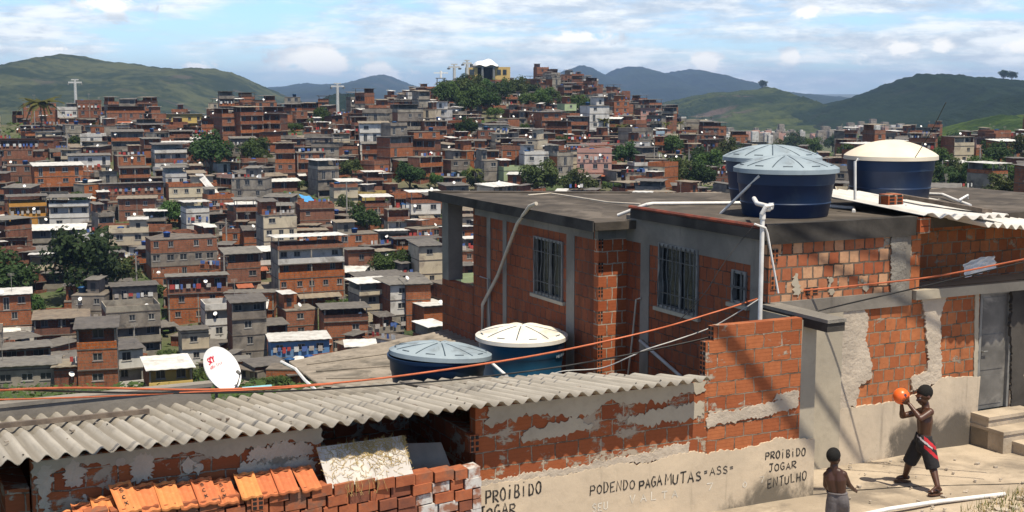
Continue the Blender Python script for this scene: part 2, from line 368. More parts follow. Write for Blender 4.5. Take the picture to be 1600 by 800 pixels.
def depth_for(px, py):      # how far away the ground is that shows at this pixel
    k = (px - 800) / F
    for Yd in range(150, 900):
        if 135 - F * ground(k * Yd, Yd) / Yd <= py: return float(Yd)
    return 800.0
def place(px, Yd):
    X = (px - 800) / F * Yd; return Vector((X, Yd, ground(X, Yd)))

gm, t, bs, co = new_mat('hillside_soil_and_scrub')
f = t.ramp(t.noise(co, .035, 6, .6), .42, .58); f2 = t.noise(co, .6, 6, .7); f3 = t.ramp(t.noise(co, .11, 5, .6), .45, .6)
c = t.mix(f3, (.060, .085, .026), (.035, .055, .018)); c = t.mix(t.math('MULTIPLY', f, .55), c, (.16, .125, .085))
c = t.mix(t.math('MULTIPLY', t.ramp(f2, .45, .8), .5), c, (.03, .035, .014)); t.put(bs.inputs['Base Color'], c)
bs.inputs['Roughness'].default_value = 1; bump(t, bs, f2, .6)
cols = [-2600, -1600, -900, -500] + list(range(-300, 1901, 50)) + [2100, 2500, 3200, 4200]
rows = [-80, -20, 8, 16, 22, 30, 40, 50, 60, 75, 90, 105, 125, 145, 165, 185, 193, 200, 206, 212, 221, 230, 244, 258, 271, 285, 298, 312, 330, 350, 370, 392, 415, 440, 490, 540, 600, 660, 730, 800, 1000, 1200, 1600, 2000, 3000, 5000, 9000, 13000]
b = MB()
vs = [((c - 800) / F * max(Y, 60), Y, 0) for Y in rows for c in cols]
vs = [(x, y, ground(x, y)) for x, y, _ in vs]; nc = len(cols)
b.add(vs, [(i * nc + j, i * nc + j + 1, (i + 1) * nc + j + 1, (i + 1) * nc + j) for i in range(len(rows) - 1) for j in range(nc - 1)])
tag(b.build('ground', gm, smooth=True), None, None, kind='structure')

# ------------------------------------------------------------------ hills and mountains
def hill_mat(name, grass, forest, rock, s=.004, fthr=(.45, .56), rockamt=.5):
    m, t, bs, co = new_mat(name)
    n = t.noise(co, s, 7, .62, .6); r = t.noise(t.vscale(co, (1, 1, 2.2)), s * 1.7, 6, .6, .4); f = t.noise(co, s * 14, 8, .75); g = t.noise(co, s * 4.5, 7, .7, .5)
    c = t.mix(t.ramp(t.math('ADD', t.math('ADD', t.math('MULTIPLY', n, .6), t.math('MULTIPLY', g, .4)), t.math('MULTIPLY', t.math('SUBTRACT', f, .5), .35)), *fthr), grass, forest)
    c = t.mix(t.math('MULTIPLY', t.ramp(r, .58, .66), rockamt), c, rock)
    c = t.mix(t.math('MULTIPLY', t.ramp(f, .5, .75), .45), c, tuple(q * .5 for q in forest))
    t.put(bs.inputs['Base Color'], c); bs.inputs['Roughness'].default_value = 1; bs.inputs['Specular IOR Level'].default_value = .05
    bump(t, bs, f, .12 / s * .12); return m
def hill(name, label, ridge, D, front, back, zb, mat, rough, bumps, seed, nj=110, tre=2.2):
    """a ridge line given as (column, row) at distance D, falling away to front and back"""
    xs = [p[0] for p in ridge]; zs = [(135 - p[1]) / F * D for p in ridge]
    b = MB(); ni = 300; vs = []; hr = random.Random(int(seed * 10))
    c0, c1 = xs[0], xs[-1]
    ts = [-1 + 2 * j / (nj - 1) for j in range(nj)]
    for i in range(ni):
        c = c0 + (c1 - c0) * i / (ni - 1); zr = float(np.interp(c, xs, zs)); X = (c - 800) / F * D; zr += mnoise.fractal(Vector((c * .045, seed, 0)), .9, 2.2, 5) * D / F * 2.2
        for s in ts:
            y = D + (s * front if s < 0 else s * back)
            h = (1 - abs(s) ** 1.15); h = h * h * (3 - 2 * h) * .45 + h * .55
            p = Vector((X / rough, y / rough, seed))
            gul = mnoise.fractal(p * .8, .9, 2.1, 6); fine = mnoise.fractal(p * 5, .8, 2, 4)
            edge = min(1, 4 * (i / (ni - 1)), 4 * (1 - i / (ni - 1)))
            z = zb + (zr - zb) * h + (gul * bumps * (1 - h * .75) + fine * bumps * .12) * min(1, h * 4) * edge
            tn = mnoise.fractal(p * 2.2 + Vector((9, 9, 9)), .8, 2, 4)
            z += hr.uniform(0, tre) * (1.6 if tn > .1 else .35) * min(1, D / 2400)
            vs.append((X, y, z))
    b.add(vs, [(i * nj + j, (i + 1) * nj + j, (i + 1) * nj + j + 1, i * nj + j + 1) for i in range(ni - 1) for j in range(nj - 1)])
    return tag(b.build(name, mat, smooth=True), label, 'hill', kind='structure')
GR = hill_mat('grassy_hill_slope', (.070, .078, .034), (.020, .031, .015), (.080, .066, .05), .0035, (.41, .57), .7)
GR2 = hill_mat('green_hill_with_bare_rock', (.066, .080, .026), (.016, .028, .013), (.10, .072, .062), .0042, (.38, .56), .9)
DK = hill_mat('cloud_shaded_forest_slope', (.016, .028, .014), (.008, .016, .009), (.026, .024, .022), .004, (.42, .58), .45)  # cloud shadow on the ridge is put into these dark forest colours
BL = hill_mat('far_mountain_forest', (.020, .032, .020), (.012, .02, .016), (.06, .055, .05), .0012)
BG = hill_mat('bright_scrub_slope', (.055, .085, .018), (.02, .038, .011), (.09, .09, .04), .02, (.42, .6), .2)
hill('hill', 'broad grassy hill behind the houses on the left skyline', [(-420, 215), (-200, 185), (-60, 158), (0, 138), (40, 122), (75, 105), (100, 93), (125, 86), (150, 90), (175, 97), (215, 100), (250, 106), (275, 111), (300, 109), (335, 111), (360, 118), (390, 131), (420, 146), (450, 158), (490, 166), (540, 178), (600, 190)], 2500, 1350, 900, -78, GR, 420, 34, 3.1)
hill('hill', 'dark rounded wooded hill under the pylon on the ridge', [(420, 196), (460, 181), (490, 165), (515, 151), (540, 145), (560, 145), (580, 153), (600, 166), (640, 182), (700, 196)], 1500, 420, 400, -52, DK, 160, 10, 8.4, 50)
hill('mountain', 'long blue mountain far behind the dark wooded hill', [(360, 168), (420, 142), (440, 135), (470, 133), (484, 129), (500, 133), (540, 130), (565, 127), (585, 119), (600, 117), (612, 119), (630, 128), (660, 140), (720, 146), (780, 150)], 7000, 2600, 2200, -75, BL, 1100, 40, 1.7)
hill('mountain', 'three-peaked blue mountain far behind the hilltop houses', [(760, 145), (815, 126), (850, 121), (870, 117), (890, 108), (905, 102), (915, 106), (930, 115), (943, 119), (960, 109), (975, 106), (1000, 107), (1015, 112), (1030, 121), (1045, 112), (1060, 112), (1073, 108), (1090, 112), (1105, 119), (1125, 126), (1150, 136), (1190, 141), (1250, 148)], 7000, 2600, 2200, -75, BL, 1000, 40, 5.2)
hill('hill', 'green hill with a bare rock patch between the houses and dark ridge', [(960, 196), (1010, 178), (1040, 165), (1075, 153), (1110, 145), (1150, 140), (1180, 136), (1192, 133), (1205, 140), (1222, 152), (1245, 164), (1275, 172), (1330, 186), (1400, 205)], 2400, 1000, 800, -80, GR2, 300, 22, 2.6)
hill('hill', 'long dark forested ridge on the right skyline', [(1130, 214), (1200, 196), (1260, 172), (1300, 164), (1325, 154), (1360, 146), (1390, 136), (1420, 122), (1438, 115), (1470, 115), (1500, 119), (1530, 124), (1560, 122), (1580, 127), (1620, 128), (1700, 120), (1800, 118), (1950, 128), (2100, 150)], 1900, 900, 800, -75, DK, 300, 26, 6.6)
hill('hill', 'darker brown forested spur in front of the right ridge', [(1330, 222), (1400, 205), (1440, 192), (1490, 176), (1530, 160), (1580, 148), (1640, 138), (1740, 130), (1900, 150)], 1450, 420, 500, -70, DK, 220, 18, 9.9, 60)
hill('hill', 'bright green scrub slope above the houses on the right', [(1420, 226), (1450, 217), (1490, 206), (1520, 197), (1550, 188), (1570, 184), (1600, 184), (1680, 176), (1800, 180)], 820, 190, 200, -38, BG, 90, 7, 4.5, 50)

# haze: one closed box of pale air round everything
hz = bpy.data.materials.new('pale_air'); hz.use_nodes = True; t = NT(hz.node_tree); t.n.clear()
pv = t.node('ShaderNodeVolumePrincipled'); pv.inputs['Color'].default_value = (.42, .62, .96, 1); pv.inputs['Density'].default_value = 8.5e-5; pv.inputs['Anisotropy'].default_value = .1
t.l.new(pv.outputs[0], t.node('ShaderNodeOutputMaterial').inputs['Volume'])
b = MB(); b.box(-24000, 24000, -200, 13200, -125, 132)
tag(b.build('haze', hz), 'pale haze lying over the valley and far mountains', 'haze', kind='stuff')

# ------------------------------------------------------------------ near street and houses (u along the street wall, v away from us, z up)
GZ = -5.45
b = MB(); S_ = lambda pts: [W(u, v, 0).to_tuple()[:2] for u, v in pts]
NU, NV = 60, 40; vs = []
for i in range(NU + 1):
    for j in range(NV + 1):
        u = 4 + 26 * i / NU; v = 2 + 12.44 * j / NV
        z = GZ + .035 * (mnoise.noise(Vector((u * .8, v * .8, 1))) + .3 * mnoise.noise(Vector((u * 3, v * 3, 2)))) - .02
        vs.append(W(u, v, z))
b.add(vs, [(i * (NV + 1) + j, (i + 1) * (NV + 1) + j, (i + 1) * (NV + 1) + j + 1, i * (NV + 1) + j + 1) for i in range(NU) for j in range(NV)])
street = tag(b.build('street', MT['street'], smooth=True), None, None, kind='structure')
b = MB()    # expansion joint across the slab: a thin dark groove strip, and scattered grit
q = [Vector(on_z(x, y, GZ)) for x, y in ((1150, 786), (1275, 770), (1330, 765), (1420, 760), (1500, 757), (1640, 751))]
for a_, c_ in zip(q, q[1:]):
    for k in range(6):
        p0, p1 = a_.lerp(c_, k / 6), a_.lerp(c_, (k + 1) / 6); zz = [GZ + .035 * (mnoise.noise(Vector((p.x * .8, p.y * .8, 1))) + .3 * mnoise.noise(Vector((p.x * 3, p.y * 3, 2)))) - .014 for p in (p0, p1)]
        b.add([W(p0.x, p0.y - .012, zz[0]), W(p1.x, p1.y - .012, zz[1]), W(p1.x, p1.y + .012, zz[1]), W(p0.x, p0.y + .012, zz[0])], [(0, 1, 2, 3)])
tag(b.build('street_joint', MT['conc_dark']), None, None, kind='structure')

def rag(poly, step, amp, seed, skip=()):
    """cut the sides of a (u, z) outline into short ragged pieces"""
    rg = random.Random(seed); out = []
    n = len(poly)
    step *= .6
    for i in range(n):
        a, c = poly[i], poly[(i + 1) % n]; L = math.hypot(c[0] - a[0], c[1] - a[1])
        out.append(a)
        if i in skip: continue
        k = max(1, int(L / step))
        nx, nz = -(c[1] - a[1]) / (L + 1e-9), (c[0] - a[0]) / (L + 1e-9)
        for q in range(1, k):
            s = q / k; q_ = Vector((a[0] + (c[0] - a[0]) * s, seed * 3.1, a[1] + (c[1] - a[1]) * s)); j = (1.1 * mnoise.noise(q_ * 4) + .8 * mnoise.noise(q_ * 13) + .55 * rg.uniform(-1, 1)) * amp
            out.append((a[0] + (c[0] - a[0]) * s + nx * j, a[1] + (c[1] - a[1]) * s + nz * j))
    return out
def patch(mb, poly, v0, th, seed, amp=.03, step=.05, m=0, skip=(), axis='u'):
    pl = rag(poly, step, amp, seed, skip)
    if axis == 'u': mb.prism(pl, v0 - th, v0 - .001, m)
    else:
        n = len(pl); x0, x1 = v0 - th, v0 - .001
        mb.add([(x0, y, z) for y, z in pl] + [(x1, y, z) for y, z in pl], [tuple(range(n)), tuple(range(n, 2 * n))[::-1]] + [(i, (i + 1) % n, n + (i + 1) % n, n + i) for i in range(n)], m)
def hollow_end(mb, c, du, dv, dz, face='v', m=0, md=1):
    """open end of a hollow brick: shell with dark cells"""
    u, v, z = c
    mb.box(u, u + du, v, v + dv, z, z + dz, m)
    nx, nz = (2, 3) if face == 'v' else (2, 3)
    for i in range(nx):
        for k in range(nz):
            if face == 'v': mb.box(u + du * (i + .2) / nx, u + du * (i + .85) / nx, v - .003, v, z + dz * (k + .2) / nz, z + dz * (k + .85) / nz, md)
            else: mb.box(u - .003, u, v + dv * (i + .2) / nx, v + dv * (i + .85) / nx, z + dz * (k + .2) / nz, z + dz * (k + .85) / nz, md)

VA = 13.51            # plane of the low wall with the writing
low = nthing('low_building', 'low brick building with grey corrugated roof and hand-painted words on its street wall', 'building', (6, VA, GZ)); LO = (6, VA, GZ)
mb = MB(LO)
mb.box(6.2, 9.46, VA, VA + .16, -7.0, -3.72); mb.box(9.46, 10.95, VA, VA + .16, -7.0, -3.72)
mb.box(1.30, 4.32, VA, VA + .16, -7.0, -3.72)
mb.box(1.05, 1.28, VA + .10, VA + 2.0, -7.0, -4.02)      # end wall on the left, in shade
mb.box(6.2, 6.36, VA + .17, 15.8, -7.0, -4.06)           # side wall of the dark recess
mb.box(4.16, 4.32, VA + .17, 15.8, -7.0, -4.06)
mb.box(-3.0, 8.0, 15.6, 15.76, -9.0, -4.08)             # back wall
for k in range(2): hollow_end(mb, (6.125, VA - .012, -4.25 - .42 * k), .12, .15, .21, 'v', 0, 1)
mb.build('wall', [MT['brick_low'], MT['dark']], low)
mb = MB(LO)
top = [(6.02, -5.6), (11.2, -5.6), (11.2, -4.70), (10.6, -4.62), (10.0, -4.70), (9.42, -4.66), (9.1, -4.63), (8.6, -4.68), (8.1, -4.64), (7.5, -4.69), (6.9, -4.66), (6.4, -4.64), (6.10, -4.70)]
patch(mb, top, VA, .03, 11, .022, .04, 0, skip=(0, 1))
mb.build('plaster', MT['plaster'], low)
mb = MB(LO)           # lumpy lip of mortar along the top of the render, and blobs thrown on the bricks
lip = [(9.2, -4.66), (9.2, -4.50), (8.8, -4.53), (8.3, -4.56), (7.9, -4.58), (7.4, -4.60), (6.9, -4.60), (6.2, -4.62), (6.2, -4.70)]
patch(mb, lip, VA, .022, 5, .03, .035); mb.build('mortar_lump', MT['rough'], low); mb = MB(LO)
patch(mb, [(9.45, -4.32), (10.0, -4.30), (10.5, -4.28), (10.9, -4.22), (10.93, -4.08), (10.3, -4.12), (9.9, -4.16), (9.48, -4.13)], VA, .02, 21, .03, .04); mb.build('mortar_lump', MT['rough'], low); mb = MB(LO)
patch(mb, [(10.55, -4.02), (10.9, -4.0), (10.92, -4.08), (10.5, -4.1)], VA, .018, 22, .02, .03); mb.build('mortar_lump', MT['rough'], low); mb = MB(LO)
for (x0, y0, x1, y1, sd) in [(206, 712, 242, 750, 1), (100, 724, 130, 760, 2), (180, 716, 196, 727, 3), (285, 718, 303, 738, 4), (370, 722, 492, 745, 6), (300, 640 + 85, 318, 735, 7), (385, 700, 490, 715, 8), (58, 728, 82, 810, 9), (128, 772, 136, 790, 10)]:
    a0 = on_v(x0, y0, VA); a1 = on_v(x1, y1, VA)
    cu, cz, ru, rz_ = (a0[0] + a1[0]) / 2, (a0[2] + a1[2]) / 2, abs(a1[0] - a0[0]) / 2, abs(a0[2] - a1[2]) / 2; patch(mb, [(cu + ru * math.copysign(abs(math.cos(q)) ** .7, math.cos(q)), cz + rz_ * math.copysign(abs(math.sin(q)) ** .7, math.sin(q))) for q in [2 * math.pi * j / 14 for j in range(14)]], VA, .014, 30 + sd, .05, .025); mb.build('mortar_lump', MT['rough'], low); mb = MB(LO)
mb = MB(LO)
pl = [(1.3, -3.73), (4.32, -3.73), (4.32, -3.90), (3.9, -3.84), (3.3, -3.92), (2.7, -3.83), (2.3, -3.88), (1.9, -3.82), (1.3, -3.90)]
patch(mb, pl, VA, .012, 41, .04, .05, 0, skip=(0,)); mb.build('cement_skim', MT['smooth_pl'], low); mb = MB(LO)
pl = [(6.36, -3.73), (9.44, -3.73), (9.44, -3.84), (9.1, -3.86), (8.8, -3.92), (8.2, -3.86), (7.6, -3.95), (6.9, -3.90), (6.36, -3.95)]
patch(mb, pl, VA, .012, 42, .05, .05, 0, skip=(0,))
mb.build('cement_skim', MT['smooth_pl'], low); mb = MB(LO)
patch(mb, [(8.3, -4.05), (9.2, -4.0), (9.42, -4.0), (9.42, -4.16), (9.3, -4.2), (8.6, -4.2), (8.2, -4.16)], VA, .010, 43, .04, .04)
mb.build('cement_skim', MT['smooth_pl'], low); mb = MB(LO)
patch(mb, [(6.9, -4.05), (7.6, -4.0), (7.8, -4.14), (7.3, -4.2), (6.8, -4.18)], VA, .010, 44, .04, .04)
mb.build('cement_skim', MT['smooth_pl'], low)

# hand lettering: strokes on a 0..1 grid
GL = {'P': [[(0, 0), (.05, 1), (.6, .95), (.75, .75), (.6, .52), (.05, .48)]], 'R': [[(0, 0), (.05, 1), (.6, .95), (.72, .75), (.55, .55), (.05, .5), (.8, 0)]],
      'O': [[(.4, 1), (.1, .8), (0, .45), (.15, .1), (.4, 0), (.65, .15), (.75, .5), (.65, .85), (.4, 1), (.3, .95)]], 'I': [[(.3, 0), (.3, .8)], [(.28, 1.12), (.34, 1.18)]], 'i': [[(.3, 0), (.3, .95)]],
      'B': [[(.05, 0), (.05, 1), (.5, .95), (.6, .75), (.45, .55), (.05, .5), (.55, .45), (.7, .22), (.5, .02), (.05, 0)]], 'D': [[(.05, 0), (.05, 1), (.5, .88), (.72, .5), (.5, .1), (.05, 0)]],
      'J': [[(.1, .95), (.8, 1)], [(.5, 1), (.5, .2), (.35, 0), (.1, .12)]], 'G': [[(.7, .9), (.35, 1), (.08, .7), (.05, .3), (.35, 0), (.7, .15), (.7, .45), (.4, .45)]],
      'A': [[(0, 0), (.38, 1), (.78, 0)], [(.15, .38), (.64, .38)]], 'E': [[(.7, 1), (.05, .95), (.05, .02), (.7, .05)], [(.05, .5), (.55, .52)]], 'N': [[(0, 0), (.05, 1), (.65, .05), (.7, 1)]],
      'T': [[(0, .95), (.8, 1)], [(.4, .98), (.38, 0)]], 'U': [[(.02, 1), (.05, .2), (.3, 0), (.6, .15), (.68, 1)]], 'L': [[(.05, 1), (.05, .02), (.7, .05)]], 'H': [[(.03, 0), (.05, 1)], [(.68, 0), (.68, 1)], [(.05, .5), (.68, .52)]],
      'M': [[(0, 0), (.08, 1), (.4, .4), (.75, 1), (.8, 0)]], 'S': [[(.7, .85), (.4, 1), (.1, .8), (.2, .58), (.6, .45), (.72, .2), (.45, 0), (.05, .12)]], '=': [[(.1, .38), (.6, .4)], [(.1, .6), (.6, .62)]],
      'V': [[(0, 1), (.35, 0), (.72, 1)]], '7': [[(0, .95), (.7, 1), (.3, 0)]], 'K': [[(.05, 0), (.05, 1)], [(.7, 1), (.08, .45), (.75, 0)]], 'Y': [[(0, 1), (.36, .5), (.36, 0)], [(.72, 1), (.36, .5)]],
      '4': [[(.55, 0), (.55, 1), (.02, .3), (.75, .3)]], '0': [[(.38, 1), (.05, .6), (.05, .3), (.38, 0), (.7, .3), (.7, .65), (.38, 1)]], '1': [[(.1, .8), (.38, 1), (.38, 0)]], '-': [[(.1, .45), (.6, .47)]], ' ': [],
      'C': [[(.7, .85), (.4, 1), (.08, .7), (.08, .3), (.4, 0), (.7, .15)]], 'X': [[(0, 0), (.7, 1)], [(0, 1), (.7, 0)]]}
def strokes(mb, text, p0, p1, h, wd, put, seed=1, m=0, gap=.28):
    """write text from p0 to p1 (in-plane a, z), letter height h, stroke width wd; put(a, z, k) gives the point"""
    rg = random.Random(seed); n = len(text); ux, uz = p1[0] - p0[0], p1[1] - p0[1]; L = math.hypot(ux, uz); ux /= L; uz /= L
    adv = L / n
    for i, ch in enumerate(text):
        lw = adv * (1 - gap); ox = p0[0] + ux * adv * i; oz = p0[1] + uz * adv * i + rg.uniform(-.06, .06) * h; hh = h * rg.uniform(.88, 1.1)
        for st in GL[ch]:
            P = [(ox + x * lw * ux / .75 - z * hh * 0.0, oz + z * hh + x * lw * uz / .75) for x, z in st]
            P = [(x + rg.uniform(-.03, .03) * h, z + rg.uniform(-.03, .03) * h) for x, z in P]
            k = len(P); sides = []
            for j in range(k):
                q0 = P[max(j - 1, 0)]; q1 = P[min(j + 1, k - 1)]; dx, dz = q1[0] - q0[0], q1[1] - q0[1]; l = math.hypot(dx, dz) + 1e-6
                ww = wd * rg.uniform(.75, 1.15) / 2; sides.append((P[j][0] - dz / l * ww, P[j][1] + dx / l * ww, P[j][0] + dz / l * ww, P[j][1] - dx / l * ww))
            vs = []
            for s in sides: vs += [put(s[0], s[1]), put(s[2], s[3])]
            mb.add(vs, [(2 * j, 2 * j + 1, 2 * j + 3, 2 * j + 2) for j in range(k - 1)], m)
pa = lambda x, y: (lambda q: (q[0], q[2]))(on_v(x, y, VA - .03))
mb = MB(LO); put = lambda a, z: (a, VA - .0345, z)
strokes(mb, 'PROIBIDO', pa(759, 786), pa(848, 770), .145, .022, put, 1); mb.build('painted_lettering', MT['paint'], low); mb = MB(LO)
strokes(mb, 'JOGAR', pa(748, 812), pa(808, 800), .13, .022, put, 2); mb.build('painted_lettering', MT['paint'], low); mb = MB(LO)
strokes(mb, 'PODENDO', pa(922, 774), pa(994, 762), .125, .016, put, 3); mb.build('painted_lettering', MT['paint'], low); mb = MB(LO)
strokes(mb, 'PAGA', pa(999, 765), pa(1036, 757), .12, .022, put, 4); mb.build('painted_lettering', MT['paint'], low); mb = MB(LO)
strokes(mb, 'MUTAS', pa(1039, 758), pa(1098, 750), .135, .02, put, 5); mb.build('painted_lettering', MT['paint'], low); mb = MB(LO)
strokes(mb, '=ASS=', pa(1099, 745), pa(1149, 736), .10, .014, put, 6); mb.build('painted_lettering', MT['paint'], low); mb = MB(LO)
strokes(mb, 'PROIBIDO', pa(1196, 718), pa(1260, 711), .105, .019, put, 7); mb.build('painted_lettering', MT['paint'], low); mb = MB(LO)
strokes(mb, 'JOGAR', pa(1201, 737), pa(1246, 731), .10, .017, put, 8); mb.build('painted_lettering', MT['paint'], low); mb = MB(LO)
strokes(mb, 'ENTULHO', pa(1199, 763), pa(1262, 748), .125, .017, put, 9); mb.build('painted_lettering', MT['paint'], low); mb = MB(LO)
mb = MB(LO)
strokes(mb, 'SEU', pa(925, 800), pa(952, 795), .10, .016, put, 11)
strokes(mb, 'VALTA', pa(984, 786), pa(1066, 776), .10, .015, put, 12, gap=.5)
strokes(mb, '7', pa(1104, 766), pa(1118, 764), .09, .015, put, 13); strokes(mb, '0  7', pa(1160, 762), pa(1196, 752), .075, .012, put, 14)
mb.build('chalk_lettering', MT['chalk'], low)

# corrugated roof: pitch .177 m, running up to a ragged back edge
def roof_z(u, v): return -3.63 - .1235 * (v - 13.16)
BK = [(-3, 17.0), (1.3, 17.0), (2.8, 16.6), (3.8, 16.48), (4.65, 16.72), (5.1, 16.68), (5.8, 16.42), (6.5, 16.31), (7.3, 15.96), (8.27, 15.18), (8.9, 14.2), (9.27, 13.40)]
def vback(u): return float(np.interp(u, [p[0] for p in BK], [p[1] for p in BK]))
def corrugated(mb, u0, u1, vf, vb, zf, pitch=.177, amp=.033, rows=6, sub=8, seed=0, th=.009, m=0):
    n = int((u1 - u0) / pitch * sub); vs = []; N = rows + 1
    for side in (0, 1):
        for i in range(n + 1):
            u = u0 + (u1 - u0) * i / n; a, c = vf(u), vb(u)
            sheet = math.floor(u / 1.06)
            jag = .035 * (mnoise.noise(Vector((sheet * 7.3 + seed, 1, 0))))
            for k in range(N):
                v = a + jag + (c - a - jag) * k / rows
                z = zf(u, v) + amp * math.cos(2 * math.pi * u / pitch) + .012 * mnoise.noise(Vector((u * .7, v * .7, seed))) + .010 * ((u / 1.06) % 1) - side * th
                vs.append((u, v, z))
    T = (n + 1) * N; fs = []
    for i in range(n):
        for k in range(rows):
            q = i * N + k; fs.append((q, q + N, q + N + 1, q + 1)); fs.append((T + q, T + q + 1, T + q + N + 1, T + q + N))
        fs.append((i * N, T + i * N, T + (i + 1) * N, (i + 1) * N)); q = i * N + rows; fs.append((q, q + N, T + q + N, T + q))
    for i in (0, n):
        for k in range(rows): q = i * N + k; fs.append((q, q + 1, T + q + 1, T + q))
    mb.add(vs, fs, m)
mb = MB(LO)
corrugated(mb, -3.0, 9.27, lambda u: 13.16, lambda u: min(15.25, vback(u)), lambda u, v: roof_z(u, v) + .016, seed=3)
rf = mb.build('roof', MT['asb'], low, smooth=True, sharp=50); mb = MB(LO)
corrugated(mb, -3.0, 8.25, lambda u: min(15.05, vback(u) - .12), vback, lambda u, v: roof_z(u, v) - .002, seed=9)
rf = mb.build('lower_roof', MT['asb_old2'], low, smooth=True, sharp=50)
mb = MB(LO)         # fibre-cement ridge laps near the right end
for k, (u, v0_, v1_) in enumerate([(7.2, 14.6, 15.9), (6.4, 15.2, 16.2)]):
    mb.obox((u, (v0_ + v1_) / 2, roof_z(u, (v0_ + v1_) / 2) + .03), Vector((.10, 0, 0)), Vector((0, (v1_ - v0_) / 2, -.1235 * (v1_ - v0_) / 2)), Vector((0, 0, .008)))
mb.build('roof_strip', MT['asb_old'], low)
mb = MB(LO); rg = random.Random(12)
for k in range(22):
    u = -0.2 + .177 * round(rg.uniform(0, 9) / .177); v = rg.choice([13.35, 13.35, 14.2, 15.0])
    if v < vback(u) - .2: mb.lathe((u, v, roof_z(u, v) + .045), [(0, .012), (.008, .009), (.013, 0)], 8)
mb.build('roof_bolts', MT['conc_dark'], low)['kind'] = 'stuff'
mb = MB(LO)
for k in range(34):
    u = rg.uniform(.6, 8.5); v = rg.uniform(13.3, vback(u) - .1); e = Matrix.Rotation(rg.uniform(0, 3), 3, 'Z'); q = rg.uniform(.012, .04)
    mb.obox((u, v, roof_z(u, v) + .035), e @ Vector((q, 0, 0)), e @ Vector((0, q * rg.uniform(.4, 1), 0)), Vector((0, 0, q * .3)), rg.randrange(2))
tag(mb.build('roof_debris', [MT['wood'], MT['asb_old']], None, W(*LO), (0, 0, ROT)), 'twigs and broken scraps scattered on the corrugated roof', 'debris', kind='stuff')
# raised brick wall over the street, stepped at its left end, part of the low building
mb = MB(LO)
mb.box(9.47, 10.95, VA - .004, VA + .13, -4.70, -3.2195)
mb.box(9.60, 10.95, VA - .004, VA + .13, -3.22, -3.03)
for k in range(7): hollow_end(mb, (9.425 if k < 6 else 9.545, VA - .002, -4.36 + .19 * k), .05, .13, .185, 'u', 0, 1)
mb.build('raised_wall', [MT['brick'], MT['dark']], low)
mb = MB(LO)
mb.box(10.952, 11.2, VA, VA + .93, -6.2, -3.06)
mb.build('wall_end', MT['smooth_pl'], low)
# parapet of the neighbour behind the roof's lower edge
par = nthing('parapet_wall', 'stained concrete parapet wall behind the left end of the corrugated roof', 'wall', (1, 17.1, -6))
mb = MB((1, 17.1, -6)); mb.box(-4, 3.95, 17.08, 17.22, -7, -3.98); mb.box(-4, 3.97, 17.06, 17.24, -3.98, -3.93)
mb.build('wall', MT['concrete'], par)
pk = nthing('wooden_plank', 'weathered wooden plank lying across the corrugated roof at left', 'plank', (1, 15.7, -3.9))
mb = MB((1, 15.7, -3.9)); p0 = Vector((.3, 15.78, roof_z(.3, 15.78) + .075)); p1 = Vector((2.86, 15.60, roof_z(2.86, 15.6) + .075)); dd = (p1 - p0)
mb.obox((p0 + p1) / 2, dd / 2, Vector((.07, 1, -.12)).normalized() * .05, Vector((0, .12, 1)).normalized() * .028); mb.build('timber', MT['wood'], pk)

# ---- brick stack, boards and tiles in front of the low wall
st = nthing('brick_stack', 'low stack of loose solid bricks under the clay tiles, some whitewashed', 'brick stack', (4.5, 13.3, GZ)); SO = (4.5, 13.3, GZ)
_sa = on_v(345, 778, 13.14); _sb = on_v(742, 731, 13.14)
def stack_top(u): return _sa[2] + (u - _sa[0]) * (_sb[2] - _sa[2]) / (_sb[0] - _sa[0])
mb = MB(SO); rg = random.Random(5)
mb.box(1.9, 6.02, 13.19, 13.36, -6.0, -4.9, 3)
for k in range(9):
    u = 1.7 + rg.uniform(-.05, .1)
    while u < 6.05:
        L = rg.choice([.235, .235, .235, .21, .16]); hgt = .112; z1 = stack_top(u) - k * .124 + rg.uniform(-.006, .006)
        if u + L > 6.1: L = 6.1 - u
        if L > .05:
            white = (u > 5.25 + k * -.02 and rg.random() < .42 and k > 0) or (u > 5.6 and rg.random() < .25)
            mm = 2 if white else (1 if rg.random() < .28 else 0)
            mb.obox((u + L / 2, 13.24 + rg.uniform(-.02, .02), z1 - hgt / 2), Vector((L / 2 - .004, rg.uniform(-.008, .008), .003 + L / 2 * .035)), Vector((0, .1, 0)), Vector((0, 0, hgt / 2)), mm)
        u += L + .012
for k in range(2): hollow_end(mb, (3.42, 13.10, stack_top(3.42) - .16 * k - .17), .13, .12, .15, 'v', 0, 4)
mb.build('bricks', [MT['sbrick'], MT['sbrick2'], MT['wbrick'], MT['mortar'], MT['dark']], st)
